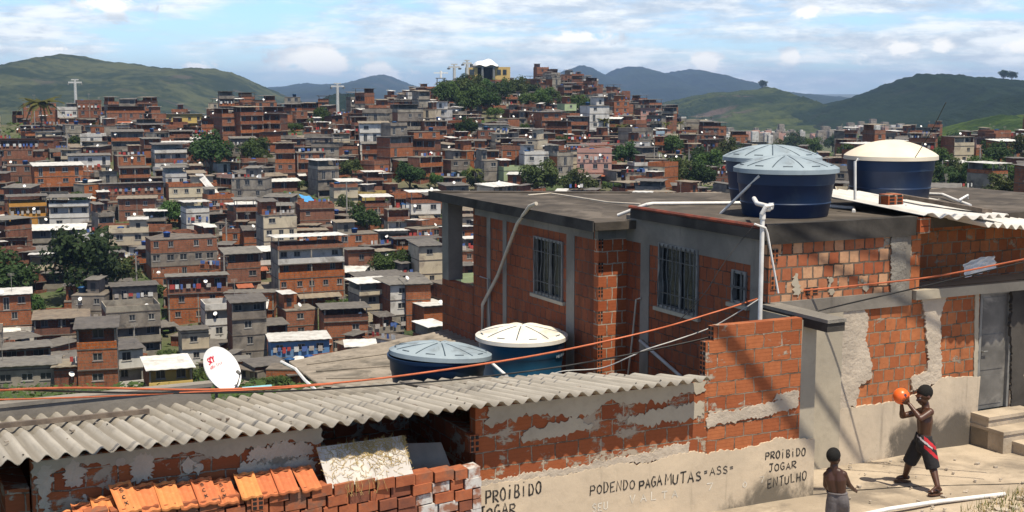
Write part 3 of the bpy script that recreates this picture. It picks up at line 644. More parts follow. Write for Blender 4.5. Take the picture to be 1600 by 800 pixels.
# tiles
def make_tile(mb, wd=.225, L=.44):
    """flat clay tile with raised edges, head rib and a lip at the foot; lies in x (width), y (up the slope)"""
    n = 10; prof = []
    for i in range(n + 1):
        x = -wd / 2 + wd * i / n; s = i / n
        z = .012 + .012 * math.cos(s * 4 * math.pi) * (1 if .1 < s < .9 else 0)
        if s < .08: z = .030
        if s > .92: z = .004
        prof.append((x, z))
    ys = [0, .012, .03, L - .075, L - .07, L - .04, L - .035, L]; vs = []
    for y in ys:
        for x, z in prof:
            zz = z - (.02 if y == 0 else 0) + (.010 if y >= L - .036 else 0) - (.012 if L - .071 < y < L - .039 and abs(x) < wd * .36 else 0)
            vs.append((x, y, zz))
    T = len(vs); vs += [(x, y, z - .014) for x, y, z in vs]; k = n + 1; fs = []; ms = []
    for j in range(len(ys) - 1):
        for i in range(n):
            q = j * k + i; fs.append((q, q + 1, q + k + 1, q + k)); fs.append((T + q, T + q + k, T + q + k + 1, T + q + 1))
    for i in range(n):
        fs.append((i, T + i, T + i + 1, i + 1)); q = (len(ys) - 1) * k + i; fs.append((q, q + 1, T + q + 1, T + q))
    for j in range(len(ys) - 1):
        q = j * k; fs.append((q, q + k, T + q + k, T + q)); q = j * k + n; fs.append((q, T + q, T + q + k, q + k))
    mb.add(vs, fs)
tm = MB(); make_tile(tm); tile_me = tm.mesh('roof_tile', MT['tile'])
tms = MB()
for (x0, x1, y0, y1) in [(-.075, .075, .372, .397)]: tms.box(x0, x1, y0, y1, .0, .0135)
slot_me = tms.mesh('tile_slot', MT['tile_dark'])
ORD = ['first', 'second', 'third', 'fourth', 'fifth', 'sixth', 'seventh', 'eighth', 'ninth', 'tenth', 'eleventh', 'twelfth', 'thirteenth', 'fourteenth']
TX = [(118, 836, 104, 800), (168, 818, 158, 778), (205, 803, 186, 758), (240, 800, 222, 758), (270, 797, 256, 757), (300, 793, 284, 755), (328, 790, 313, 751), (357, 787, 343, 750), (394, 780, 380, 743), (424, 775, 408, 739), (452, 772, 437, 735), (488, 766, 470, 731), (140, 826, 128, 790)]
TX.sort()
for i, (fx, fy, hx, hy) in enumerate(TX):
    foot = Vector(on_v(fx, fy, 13.10)); head = Vector(on_v(hx, hy, 13.42))
    dv = (head - foot).normalized(); ex = Vector((1, 0, .05)); ex = (ex - dv * ex.dot(dv)).normalized(); ez = ex.cross(dv)
    ez.normalize(); mm = Matrix((ex, dv, ez)).transposed().to_4x4()
    mm.translation = foot + ez * (.02 * (i % 2))
    WM = Matrix.Rotation(ROT, 4, 'Z') @ mm @ Matrix.Diagonal((1, min(1.1, (head - foot).length / .44), 1, 1))
    n_left = len(TX) - i
    lb = 'orange clay roof tile leaning on the brick stack, ' + ('nearest the chipboard' if n_left == 1 else ORD[n_left - 1] + ' tile counted from the chipboard')
    o = link('roof_tile', tile_me); o.matrix_world = WM; tag(o, lb, 'roof tile', 'clay roof tiles leaning on the brick stack')
    s = link('slot', slot_me, o)
    if i in (3, 7, 8):
        sb = MB(); rg = random.Random(i)
        for q in range(3): strokes(sb, 'SCX'[q], (-.03 + .0 * q, .30 - .10 * q), (.02, .30 - .10 * q), .05, .010, lambda a, z: (a, z, .0265), q + i)
        sb.build('stamp', MT['paint'], o)
# chipboard with straw
def quad_board(name, label, cat, pix, mat, th, org_v, extra=None):
    P = [Vector(on_v(x, y, v)) for x, y, v in pix]; c = sum(P, Vector()) / 4
    nrm = (P[1] - P[0]).cross(P[3] - P[0]).normalized()
    root = nthing(name, label, cat, tuple(P[0])); O = tuple(P[0])
    mb = MB(O); mb.add([p for p in P] + [p + nrm * th for p in P], [(0, 1, 2, 3), (7, 6, 5, 4), (0, 4, 5, 1), (1, 5, 6, 2), (2, 6, 7, 3), (3, 7, 4, 0)])
    mb.build('board', mat, root); return root, P, nrm, O
root, P, nrm, O = quad_board('chipboard', 'pale chipboard sheet strewn with straw, leaning on the brick stack', 'board', [(513, 765, 13.16), (645, 741, 13.16), (627, 682, 13.46), (494, 700, 13.46)], MT['board'], .02, 13.2)
if nrm.y > 0: nrm = -nrm
mb = MB(O); rg = random.Random(3)
for k in range(520):
    s, q = rg.random(), rg.random()
    if rg.random() < .75: q = 1 - abs(rg.gauss(0, .33)); s = min(1, max(0, rg.gauss(.6, .28)))
    if not (0.02 < q < .99): continue
    p = (P[0] * (1 - s) + P[1] * s) * (1 - q) + (P[3] * (1 - s) + P[2] * s) * q + nrm * rg.uniform(.023, .035)
    a = rg.uniform(0, math.pi); e1 = (P[1] - P[0]).normalized(); e2 = (P[3] - P[0]).normalized(); L = rg.uniform(.03, .11)
    d = (e1 * math.cos(a) + e2 * math.sin(a)) * L; bend = (e2 * math.cos(a) - e1 * math.sin(a)) * rg.uniform(-.02, .02)
    mb.tube([p - d / 2, p + bend + nrm * .006, p + d / 2], .0022, 4, 0, False)
for k in range(14):      # stems hanging over the bricks
    p = P[0] * .55 + P[1] * .45 + Vector((rg.uniform(-.25, .2), 0, 0)) + nrm * .02
    mb.tube([p + Vector((0, 0, .04)), p + nrm * .05 + Vector((rg.uniform(-.02, .02), 0, -.05)), p + nrm * .06 + Vector((rg.uniform(-.05, .05), 0, -.16))], .0022, 4, 0, False)
tag(mb.build('straw', MT['straw'], None, W(*O), (0, 0, ROT)), 'scattered dry straw lying on the leaning chipboard', 'straw', kind='stuff')
quad_board('cement_sheet', 'dark grey cement sheet with a broken foot, in the shade behind the chipboard', 'board', [(640, 745, 13.62), (704, 733, 13.62), (688, 692, 13.80), (626, 694, 13.80)], MT['concrete'], .03, 13.4)
# heap in the dark corner at far left
hp = nthing('brick_heap', 'heap of broken red bricks and tiles in the dark opening at the left corner', 'bricks', (.8, 13.6, -5.2)); mb = MB((.8, 13.6, -5.2)); rg = random.Random(9)
for k in range(26):
    c = Vector((rg.uniform(.4, 1.25), rg.uniform(13.45, 13.9), rg.uniform(-5.1, -4.35)))
    e = Matrix.Rotation(rg.uniform(-.5, .5), 3, 'Z') @ Matrix.Rotation(rg.uniform(-.25, .25), 3, 'Y')
    mb.obox(c, e @ Vector((.11, 0, 0)), e @ Vector((0, .06, 0)), e @ Vector((0, 0, .05)), rg.choice([0, 0, 1]))
mb.build('bricks', [MT['sbrick'], MT['sbrick2']], hp)

# ---- main house
HO = (13, 14.44, GZ)
house = nthing('brick_house', 'large unfinished red brick house with flat roof and barred windows beside the street', 'house', HO)
U1, U2, VJ, VS = 11.1, 10.57, 18.21, 14.44
def wallbox_holes_u(mb, u, v0, v1, z0, z1, holes, th=.15, m=0):     # wall facing -u with rectangular holes (v0,v1,z0,z1)
    vv = sorted(set([v0, v1] + [h[0] for h in holes] + [h[1] for h in holes]))
    for a, c in zip(vv, vv[1:]):
        hs = [h for h in holes if h[0] <= a + 1e-6 and h[1] >= c - 1e-6]
        if not hs: mb.box(u, u + th, a, c, z0, z1, m)
        else: mb.box(u, u + th, a, c, z0, hs[0][2], m); mb.box(u, u + th, a, c, hs[0][3], z1, m)
WIN2 = (16.13, 17.22, -3.45, -2.43); WINS = (14.93, 15.27, -3.09, -2.61); WIN1 = (19.40, 20.47, -3.66, -2.63)
mb = MB(HO)
wallbox_holes_u(mb, U1, VS + .16, VJ, -7.5, -2.10, [WIN2, WINS])
wallbox_holes_u(mb, U2, VJ + .15, 22.95, -8.5, -2.30, [WIN1])
mb.box(U2, 13.2, 22.95, 23.1, -8.5, -2.30)
mb.box(U2 - .004, U2 + .15, 23.1, 24.65, -8.5, -3.95)
mb.build('side_wall', MT['brick_b'], house)
mb = MB(HO); mb.box(U2 - .002, 12.2, VJ - .004, VJ + .146, -8.0, -2.30)
for k in range(13):
    if k % 2 == 0 or k > 8: hollow_end(mb, (U2 - .012, VJ - .006, -2.62 - .2 * k), .10, .12, .185, 'v', 0, 1)
mb.build('jog_wall', [MT['brick_jog'], MT['dark']], house)
mb = MB(HO)
mb.box(U1 + .0, 13.62, VS, VS + .155, -2.98, -2.11)
mb.build('upper_wall', MT['brick_old'], house)
mb = MB(HO); hollow_end(mb, (U1 + .03, VS - .012, -2.42), .12, .1, .19, 'v', 0, 1); hollow_end(mb, (U1 + .03, VS - .012, -2.80), .12, .1, .19, 'v', 0, 1)
hollow_end(mb, (11.72, VS - .004, -2.93), .26, .05, .12, 'v', 0, 1)
mb.box(13.62, 15.12, VS + .02, VS + .175, -7, -3.0, 0); mb.box(15.12, 15.80, VS + .02, VS + .175, -3.13, -3.0, 0); mb.box(15.80, 19.5, VS + .02, VS + .175, -7, -3.0, 0)
mb.box(13.86, 19.5, VS + .75, VS + .90, -3.2, -2.09, 0); mb.box(13.62, 13.86, VS, VS + .89, -2.99, -2.11, 0)  # upper wall set back, a recess shaped to put it in deep shade
mb.box(U1 + .85, 13.62, VS + .02, VS + .175, -7, -3.20, 0)
mb.build('street_wall', [MT['brick_st'], MT['dark']], house)
mb = MB(HO)      # bare concrete: columns, ring beams, lintels
for (v0, v1) in [(17.50, 17.76), (14.62, 14.84)]: mb.box(U1 - .012, U1 + .1, v0, v1, -7.4, -2.50)
mb.box(U1 - .015, U1 + .16, VS + .162, VJ - .002, -2.50, -2.08)
for (v0, v1) in [(21.60, 21.76), (22.3, 22.46), (19.0, 19.28)]: mb.box(U2 - .012, U2 + .1, v0, v1, -8.4, -2.48)
mb.box(U2 - .015, U2 + .16, VJ + .148, 23.0, -2.48, -2.28)
mb.box(U2 - .018, 12.0, VJ - .010, VJ + .10, -2.46, -2.26)
mb.box(13.40, 13.66, VS - .012, VS + .1, -3.0, -2.12)
mb.box(U1 + .02, 13.70, VS - .03, VS + .1, -3.20, -2.979)
mb.build('concrete_frame', MT['concrete'], house)
mb = MB(HO)
mb.box(U2, U2 + .32, 24.33, 24.65, -3.95, -2.28); mb.build('corner_post', MT['concrete'], house)
mb = MB(HO)      # roof slabs: a lower wide one behind, a front one above the street
mb.slab([(10.32, 17.9), (10.32, 24.75), (15.5, 21.8), (19.0, 20.6), (19.0, 17.9)], -2.28, -2.15)
mb.slab([(11.03, 14.46), (11.03, 17.95), (19.0, 18.7), (19.0, 14.62), (13.7, 14.46)], -2.085, -1.93)
mb.obox((12.1, 23.62, -2.135), Vector((1.75, -1.0, 0)), Vector((.05, .09, 0)), Vector((0, 0, .012)))
mb.build('roof_slab', MT['roof_top'], house)
mb = MB(HO)      # slab edges, black with mould
mb.box(10.29, 10.315, 17.92, 24.7, -2.30, -2.125)
mb.box(11.0, 13.72, VS - .07, VS - .022, -2.16, -1.885); mb.box(11.0, 13.72, VS - .022, VS + .1, -1.98, -1.885)
mb.box(10.97, 11.028, VS - .07, 17.9, -2.10, -1.955)
mb.build('slab_edge', MT['conc_dark'], house)
mb = MB(HO); mb.tube([(10.99, VS - .05, -1.915), (10.98, 16.2, -1.92), (10.99, 17.95, -1.925)], .03, 6); mb.box(10.98, 11.04, VS, 17.9, -1.952, -1.915)
mb.build('edge_board', MT['redbeam'], house)
mb = MB(HO)      # canopy beam sticking out over the low wall
mb.box(10.98, 11.27, 13.04, VS - .032, -3.15, -3.03); mb.build('canopy_beam', MT['conc_dark'], house); mb = MB(HO); mb.box(10.97, 11.28, 13.02, VS - .034, -3.03, -2.985)  # shaded side and lit top painted in as black and paler concrete
mb.build('canopy_top', MT['rough_grey'], house)
mb = MB(HO)
mb.box(11.93, 12.42, VS - .03, VS + .02, GZ - .2, -3.205)
mb.build('pilaster', MT['smooth_pl'], house)
# render on the street wall
ps = lambda x, y: (lambda q: (q[0], q[2]))(on_v(x, y, VS))
mb = MB(HO)
lowtop = [(1303, 640), (1345, 634), (1400, 627), (1447, 612), (1470, 590), (1500, 589), (1531, 588)]
pl = [(12.42, GZ - .1), (15.11, GZ - .1)] + [ps(x, y) for x, y in lowtop[::-1]]
patch(mb, pl, VS + .02, .035, 61, .02, .05, 0, skip=(0, 1))
mb.box(15.82, 19.5, VS - .012, VS + .019, GZ - .1, -4.2)
mb.build('plaster', MT['plaster_st'], house)
mb = MB(HO)
patch(mb, [ps(*q) for q in [(1308, 641), (1338, 632), (1340, 605), (1362, 590), (1360, 560), (1352, 530), (1356, 500), (1350, 481), (1306, 486)]], VS + .02, .03, 62, .035, .04)
mb.build('rough_plaster', MT['rough'], house); mb = MB(HO); patch(mb, [ps(*q) for q in [(1413, 462), (1414, 347), (1391, 350), (1390, 464)]], VS - .012, .02, 64, .03, .035); mb.build('rough_column', MT['rough_grey'], house); mb = MB(HO)
patch(mb, [ps(*q) for q in [(1443, 606), (1470, 596), (1472, 560), (1468, 500), (1478, 462), (1440, 465), (1447, 520), (1452, 560), (1448, 580), (1425, 590), (1424, 612)]], VS + .02, .032, 63, .03, .04)
mb.build('rough_plaster', MT['rough'], house)
mb = MB(HO)
patch(mb, [ps(*q) for q in [(1528, 590), (1530, 460), (1524, 460), (1522, 590)]], VS + .02, .02, 65, .01, .05)
mb.box(13.72, 15.98, VS - .10, VS + .018, -3.12, -2.98); mb.box(13.87, 19.4, VS + .176, VS + .745, -3.12, -3.02)      # lintel ledge over the door
for k in range(3): patch(mb, [(11.5 + k * .62 + .1, -2.95), (11.62 + k * .62, -2.93), (11.6 + k * .62, -2.6 - .1 * k), (11.5 + k * .62, -2.65 - .05 * k)], VS, .014, 70 + k, .05, .04)
mb.build('cement_patch', MT['smooth_pl'], house)
mb = MB(HO)
pl = [ps(*q) for q in [(1577, 640), (1598, 640), (1600, 450), (1578, 455)]]
patch(mb, pl, VS + .02, .06, 66, .025, .05); mb.build('stained_post', MT['conc_dark'], house)
# door
dr = MB(HO); dr.box(15.14, 15.78, VS + .06, VS + .10, -4.97, -3.135); door = dr.build('door', MT['steel'], house)
dr = MB(HO); dr.box(15.12, 15.17, VS + .0, VS + .09, -4.97, -3.12); dr.box(15.755, 15.80, VS + .0, VS + .09, -4.97, -3.12); dr.box(15.17, 15.755, VS, VS + .09, -3.16, -3.12); dr.build('door_frame', MT['alu'], door)
dr = MB(HO)
for z0, z1 in [(-4.9, -4.45), (-4.35, -3.8), (-3.7, -3.22)]:
    dr.box(15.23, 15.70, VS + .052, VS + .06, z0, z1)
dr.build('door_panel', MT['steel'], door)
dr = MB(HO); dr.tube([(15.24, VS + .055, -4.05), (15.24, VS + .01, -4.05), (15.32, VS + .01, -4.05)], .012, 6); dr.build('handle', MT['alu'], door)
# barred windows
def barred(nm, u, v0, v1, z0, z1, nb, label=None):
    f = MB(HO); fw = .045
    for (a, c, d, e) in [(v0, v1, z1 - fw, z1), (v0, v1, z0, z0 + fw), (v0, v0 + fw, z0 + fw, z1 - fw), (v1 - fw, v1, z0 + fw, z1 - fw)]: f.box(u - .03, u + .05, a, c, d, e)
    f.box(u + .02, u + .05, (v0 + v1) / 2 - .02, (v0 + v1) / 2 + .02, z0 + fw, z1 - fw)
    wobj = f.build('window', MT['alu'], house)
    if label: wobj['label'] = label
    f = MB(HO); f.box(u + .06, u + .07, v0 + .01, v1 - .01, z0 + .01, z1 - .01); f.build('pane', MT['glass'], wobj)
    f = MB(HO)
    for k in range(nb):
        v = v0 + (v1 - v0) * (k + .5) / nb; tw = .035 * math.sin(k * 1.7)
        f.tube([(u - .045, v, z0 + .01), (u - .05, v + tw, z0 + (z1 - z0) * .35), (u - .05, v - tw, z0 + (z1 - z0) * .6), (u - .045, v, z1 - .01)], .009, 5)
    f.tube([(u - .045, v0, z0 + .25), (u - .045, v1, z0 + .25)], .008, 5); f.tube([(u - .045, v0, z1 - .25), (u - .045, v1, z1 - .25)], .008, 5)
    f.build('window_bars', MT['bars'], wobj)
    f = MB(HO); f.box(u - .06, u + .02, v0 - .08, v1 + .08, z0 - .06, z0 - .002); f.build('sill', MT['smooth_pl'], wobj)
barred('w', U1, *WIN2, 9); barred('w', U2, *WIN1, 8); barred('w', U1, *WINS, 2, 'small open pane high in the shaded wall')
# steps at the door
stp = nthing('doorstep', 'three worn concrete steps up to the grey metal door', 'steps', (15.5, VS, GZ)); DO = (15.5, VS, GZ)
for i, (u0, u1, v0, z1) in enumerate([(15.02, 16.0, VS - .36, -4.97), (15.02, 16.4, VS - .66, -5.13), (15.22, 16.6, VS - .92, -5.29)]):
    mb = MB(DO); prev = VS - .0121
    mb.box(u0, u1, v0, prev, GZ - .1 - .001 * i, z1 - .05); mb.box(u0 - .02, u1 + .02, v0 - .02, prev, z1 - .05, z1)
    mb.build('step', MT['street'] if i < 3 else MT['concrete'], stp)
# right lean-to roof
RO = (16, 13.8, -2.5)
rr = nthing('corrugated_roof', 'pale corrugated roof sheets over the street door, weighted with a brick', 'roof', RO)
e0 = on_v(1470, 350, 13.72); e1 = on_v(1600, 356, 13.72)
SL = (e1[2] - e0[2]) / (e1[0] - e0[0])
def rz(u, v): return e0[2] + SL * (u - e0[0]) + .058 * (v - 13.72)
mb = MB(RO); corrugated(mb, 14.35, 19.5, lambda u: 13.72 + .04 * math.sin(u * 2), lambda u: 16.9 + .15 * math.sin(u * 1.3), lambda u, v: rz(u, v) + .02, seed=21)
mb.build('sheet', MT['asb_white'], rr, smooth=True, sharp=50)
mb = MB(RO); corrugated(mb, 13.72, 14.9, lambda u: max(13.78, 14.25 - (u - 13.72) * .8), lambda u: 17.2 - (u - 13.72) * .2, lambda u, v: max(rz(u, v) + .075, -1.88), seed=22)
mb.build('sheet', MT['asb_white'], rr, smooth=True, sharp=50)
mb = MB(RO)
mb.obox((14.6, 14.9, rz(14.6, 14.9) + .19), Vector((.10, 0, -.01)), Vector((-.1, .9, .06)), Vector((0, 0, .03))); mb.build('batten', MT['wood'], rr)
hb = nthing('hollow_brick', 'single orange hollow brick weighing down the pale roof sheets', 'brick', (14.3, 15.2, -1.75)); mb = MB((14.3, 15.2, -1.75))
q = Vector(atl(1400, 320, 18.9)); q.z = max(q.z, -1.86)
hollow_end(mb, (q.x - .15, q.y, q.z), .28, .2, .15, 'v', 0, 1); mb.build('brick', [MT['brick_jog'], MT['dark']], hb)
hb = nthing('hollow_brick', 'orange brick end at the corner where the dark parapet meets the sheets', 'brick', (13.75, 14.35, -2.1)); mb = MB((13.75, 14.35, -2.1))
mb.box(13.70, 13.90, 14.30, 14.40, -2.13, -1.90, 0); mb.box(13.72, 13.88, 14.296, 14.30, -2.03, -2.02, 1); mb.build('brick', [MT['brick_jog'], MT['dark']], hb)
# ragged plastic sheet hanging under the lean-to
cs = nthing('plastic_sheet', 'crumpled white plastic sheet hanging under the corrugated roof over the door', 'plastic sheet', (15.2, 14.2, -2.9)); mb = MB((15.2, 14.2, -2.9))
c0 = Vector(on_v(1508, 434, 14.2)); c1 = Vector(on_v(1558, 402, 14.2)); NX, NZ = 14, 8; vs = []
for i in range(NX + 1):
    for k in range(NZ + 1):
        s, q = i / NX, k / NZ
        u = c0.x + (c1.x - c0.x) * s + .05 * q; z = c0.z + (c1.z - c0.z) * (.35 * s) + .22 * q * (1 - .3 * abs(s - .5)) + .02 * mnoise.noise(Vector((s * 6, q * 6, 3)))
        vs.append((u, 14.2 + .10 * q + .05 * mnoise.noise(Vector((s * 5, q * 5, 9))), z))
mb.add(vs, [(i * (NZ + 1) + k, (i + 1) * (NZ + 1) + k, (i + 1) * (NZ + 1) + k + 1, i * (NZ + 1) + k + 1) for i in range(NX) for k in range(NZ)])
mb.build('sheet', MT['pvc'], cs)

# ---- second grey roof below, left of the tanks
def g_z(u, v): return -4.30 + .075 * (u - 5.6) - .03 * (v - 17)
bl = Vector(atl(505, 606, 20.3)); tl = Vector(atl(452, 566, 23.6)); tr = Vector(atl(705, 515, 26.6)); br_ = Vector((10.4, 17.9, -5.02))
sl = nthing('back_roof', 'old grey-brown corrugated roof behind the left blue tank', 'roof', (7, 18, -6)); mb = MB((7, 18, -6))
n1, n2 = 70, 220; vs = []
for j in range(n2 + 1):
    for i in range(13):
        s, q = i / 12, j / n2
        p = (bl * (1 - s) + br_ * s) * (1 - q) + (tl * (1 - s) + tr * s) * q
        vs.append((p.x, p.y, p.z + .022 * math.cos(j / n2 * 30 * 2 * math.pi) + .02 * mnoise.noise(Vector((s * 8, q * 8, 2)))))
T = len(vs); vs += [(x, y, z - .012) for x, y, z in vs]
fs = []
for j in range(n2):
    for i in range(12): q = j * 13 + i; fs += [(q, q + 1, q + 14, q + 13), (T + q, T + q + 13, T + q + 14, T + q + 1)]
    fs += [(j * 13, (j + 1) * 13, T + (j + 1) * 13, T + j * 13), (j * 13 + 12, T + j * 13 + 12, T + j * 13 + 25, j * 13 + 25)]
mb.add(vs, fs); mb.build('sheet', MT['asb_old'], sl, smooth=True, sharp=40)
mb = MB((7, 18, -6))     # house under it
mb.slab([(bl.x + .4, bl.y + .3), (br_.x, br_.y + .2), (10.5, tr.y - .6), (tl.x + .6, tl.y - .5)], -12, -5.30); mb.build('wall', MT['brick_b'], sl)
mb = MB((7, 18, -6))
for k in range(3):
    q = .25 + k * .25; p0 = bl * (1 - q) + tl * q; p1 = br_ * (1 - q) + tr * q
    mb.tube([p0 * .95 + p1 * .05 + Vector((0, 0, .04)), p0 * .5 + p1 * .5 + Vector((0, 0, .05)), p0 * .15 + p1 * .85 + Vector((0, 0, .04))], .014, 5)
mb.build('lap_edge', MT['asb_old'], sl)
gt = nthing('gutter_strip', 'curved white gutter strip along the left edge of the old grey roof', 'gutter', tuple(bl)); mb = MB(tuple(bl))
mb.tube([tl + Vector((-.12, .1, .0)), tl * .75 + bl * .25 + Vector((-.02, 0, -.02)), tl * .4 + bl * .6 + Vector((-.06, 0, -.06)), bl + Vector((-.1, -.05, -.05))], .028, 6); mb.build('strip', MT['pvc'], gt)

# ---- water tanks
def tank(label, base, r, h, bodym, lidm, dome=.10, ribs=10, tilt=(0, 0), open_rim=0, taper=.86, zrot=0):
    root = nthing('water_tank', label, 'water tank', base, 'blue water tanks on the near roofs')
    mb = MB(); rb = r * taper
    prof = [(0, 0), (rb * .98, 0), (rb, .02), (rb + (r - rb) * .25, h * .25), (rb + (r - rb) * .25 + .012, h * .27), (rb + (r - rb) * .3 + .012, h * .30), (rb + (r - rb) * .34, h * .32), (rb + (r - rb) * .7, h * .68), (rb + (r - rb) * .7 + .012, h * .70), (r * .985, h * .93), (r + .025, h * .94), (r + .028, h), (r - .01, h), (r - .03, h * .9), (0, h * .85)]
    mb.lathe((0, 0, 0), prof, 64); mb.build('body', bodym, root, smooth=True, sharp=35)
    lid = MB(); k = 72; rings = 14; vs = []
    for i in range(rings + 1):
        s = i / rings; rad = (r + .045) * s
        for j in range(k):
            a = 2 * math.pi * j / k; z = dome * (1 - s * s) ** 1.0 + .03
            if ribs:
                ph = (a * ribs / (2 * math.pi)) % 1; tri = abs(ph - .5) * 2
                z += (.030 * (1 - tri) - .012) * math.sin(min(1, s * 1.1) * math.pi) ** .7 * (1 if s < .96 else 0)
            if s >= 1: z = .02
            vs.append((rad * math.cos(a), rad * math.sin(a), z))
    vs += [((r + .047) * math.cos(2 * math.pi * j / k), (r + .047) * math.sin(2 * math.pi * j / k), -.045) for j in range(k)]
    lid.add(vs, [(i * k + j, i * k + (j + 1) % k, (i + 1) * k + (j + 1) % k, (i + 1) * k + j) for i in range(rings + 1) for j in range(k)])
    lo = lid.build('lid', lidm, root, (open_rim, 0, h + .002), (tilt[0], tilt[1], zrot), smooth=True, sharp=40)
    if ribs:
        rbm = MB()
        for q in range(ribs):
            a0 = 2 * math.pi * q / ribs
            for da in (0,):
                pts = [((r + .03) * s * math.cos(a0 + da), (r + .03) * s * math.sin(a0 + da), dome * (1 - s * s) + .032 - .012 * math.sin(min(1, s * 1.1) * math.pi)) for s in (.14, .35, .6, .8, .93)]
                rbm.tube(pts, .011, 5)
            a1 = a0 + math.pi / ribs; rbm.tube([((r + .03) * .9 * math.cos(a1 + e), (r + .03) * .9 * math.sin(a1 + e), dome * .19 + .036) for e in (-.10, .0, .10)], .012, 5)
        rbm.build('groove', MT['lid_rib'], lo)
    return root
t1 = tank('front blue tank with ribbed pale blue lid at the roof corner above the white pipes', (12.42, 15.80, -1.93), .74, .70, MT['tank'], MT['lid'], .16, 10)
q = on_z(1207, 224, -.95); t2 = tank('blue tank half hidden behind the other ribbed lid on the upper roof', (q[0], max(q[1], 17.5), -1.93), .78, .74, MT['tank'], MT['lid'], .18, 10, zrot=.3)
t3 = tank('tall blue tank with smooth sandy domed lid at the right of the upper roof', (15.75, 17.2, -1.93), .74, .74, MT['tank'], MT['lid_sand'], .25, 0)
t4 = tank('dark blue tank with crooked ribbed pale lid low on the grey roof', (7.82, 18.45, -4.93), .76, .80, MT['tank'], MT['lid'], .13, 10, (R(-2), R(5)), .05)
t5c = Vector(atl(815, 520, 21.6)); t5 = tank('teal blue tank with sun-bleached white lid against the shaded brick wall', (t5c.x, t5c.y, t5c.z - .95), .735, .90, MT['tank_teal'], MT['lid_white'], .15, 8, zrot=.2)
mb = MB()     # worn white print on the teal tank: two lines, lettering no longer legible
rg = random.Random(2)
for row, (hh, z) in enumerate([(.10, .70), (.06, .60)]):
    a = -1.12
    while a < -.50:
        da = rg.uniform(.015, .035)
        for s in range(rg.choice([2, 3])):
            z0 = z + rg.uniform(0, .3) * hh; z1 = z + rg.uniform(.6, 1) * hh; rr_ = .735 * (.86 + .14 * .78) + .012
            a2 = a + rg.uniform(0, da)
            mb.add([(rr_ * math.cos(a2), rr_ * math.sin(a2), z0), (rr_ * math.cos(a2 + .012), rr_ * math.sin(a2 + .012), z0), (rr_ * math.cos(a2 + .012), rr_ * math.sin(a2 + .012), z1), (rr_ * math.cos(a2), rr_ * math.sin(a2), z1)], [(0, 1, 2, 3)])
        a += da + .012
mb.build('printed_mark', M('worn_white_print', (.34, .38, .42), (.12, .2, .28), 14, .7), t5)

# ---- pipes and cables
def pipe(label, pts, r, mat, cat='pipe', name='water_pipe', n=8):
    o = MB(); c = Vector(pts[0]); o.o = tuple(c); o.tube(pts, r, n)
    ob = o.build(name, mat, None, W(*c), (0, 0, ROT), smooth=True, sharp=60); return tag(ob, label, cat)
pipe('long white pipe lying across the flat roof to the front tank', [(10.95, 18.25, -2.09), (11.25, 17.85, -1.89), Vector(on_z(1020, 318, -1.9)), Vector(on_z(1160, 317, -1.9))], .028, MT['pvc'])
pipe('thin pale hose curving over the back roof slab', [Vector(on_z(825, 305, -2.11)), Vector(on_z(860, 302, -2.11)), Vector(on_z(900, 308, -2.11)), Vector(on_z(950, 316, -2.11)), Vector(on_z(1000, 319, -2.06))], .016, MT['pvc_old'])
pipe('white pipe slanting from the roof up to the front tank rim', [Vector(on_z(1126, 334, -1.93)), Vector((11.74, 15.55, -1.30))], .022, MT['pvc'])
pw = [Vector(on_v(1189, 500, 14.36)), Vector(on_v(1190, 335, 14.36))]
VP = VS - .14
dp = nthing('drain_pipe', 'white vertical drain pipe with elbows below the front tank', 'pipe', (10.98, VP, -4)); mb = MB((10.98, VP, -4))
x = on_v(1190, 400, VP)[0]; zt = on_v(1190, 340, VP)[2]
mb.tube([(x, VP, -3.6), (x, VP, zt + .02), (x, VP, zt + .07), (x + .04, VP, zt + .11), (x + .12, VP, zt + .12), (x + .2, VP + .1, zt + .13), (x + .28, VP + .5, zt + .14), (x + .6, VP + 1.0, zt + .16)], .032, 10)
mb.build('pipe', MT['pvc'], dp, smooth=True, sharp=60)
for k, (du, dv, z) in enumerate([(0, 0, zt + .02), (.08, 0, zt + .12), (.2, .1, zt + .13)]):
    f = MB((10.98, VP, -4)); f.tube([(x + du - .03 * (k > 0), VP + dv, z - .04 * (k == 0)), (x + du + .03 * (k > 0), VP + dv, z + .04 * (k == 0))], .043, 10); f.build('joint', MT['pvc'], dp)
f = MB((10.98, VP, -4)); f.tube([(x - .03, VP - .02, zt + .05), (x + .0, VP - .06, zt + .16), (x + .12, VP - .06, zt + .17)], .028, 8); f.build('elbow', MT['pvc'], dp)
f = MB((10.98, VP, -4)); f.tube([(x + .14, VP, zt + .13), (x + .14, VP, zt + .19)], .012, 6); f.tube([(x + .10, VP, zt + .19), (x + .18, VP, zt + .19)], .010, 6); f.build('tap', MT['pvc'], dp)
pipe('thin white pipe running down from a tap beside the drain pipe', [Vector(on_v(1179, 350, VP - .04)), Vector(on_v(1196, 356, VP - .04)), Vector(on_v(1199, 364, VP - .04)), Vector(on_v(1216, 458, VP - .04))], .015, MT['pvc'])
pipe('old beige pipe bent down the shaded wall from the roof edge', [Vector(on_u(838, 318, U2 - .33)), Vector(on_u(828, 322, U2 - .33)), Vector(on_u(808, 350, U2 - .2)), Vector(on_u(778, 430, U2 - .1)), Vector(on_u(754, 476, U2 - .08)), Vector(on_u(754, 520, U2 - .08))], .034, MT['pvc_old'])
pipe('thin grey conduit up the shaded wall beside the bent pipe', [Vector(on_u(750, 432, U2 - .04)), Vector(on_u(763, 436, U2 - .04)), Vector(on_u(765, 520, U2 - .04))], .012, MT['greyc'], 'conduit', 'conduit')
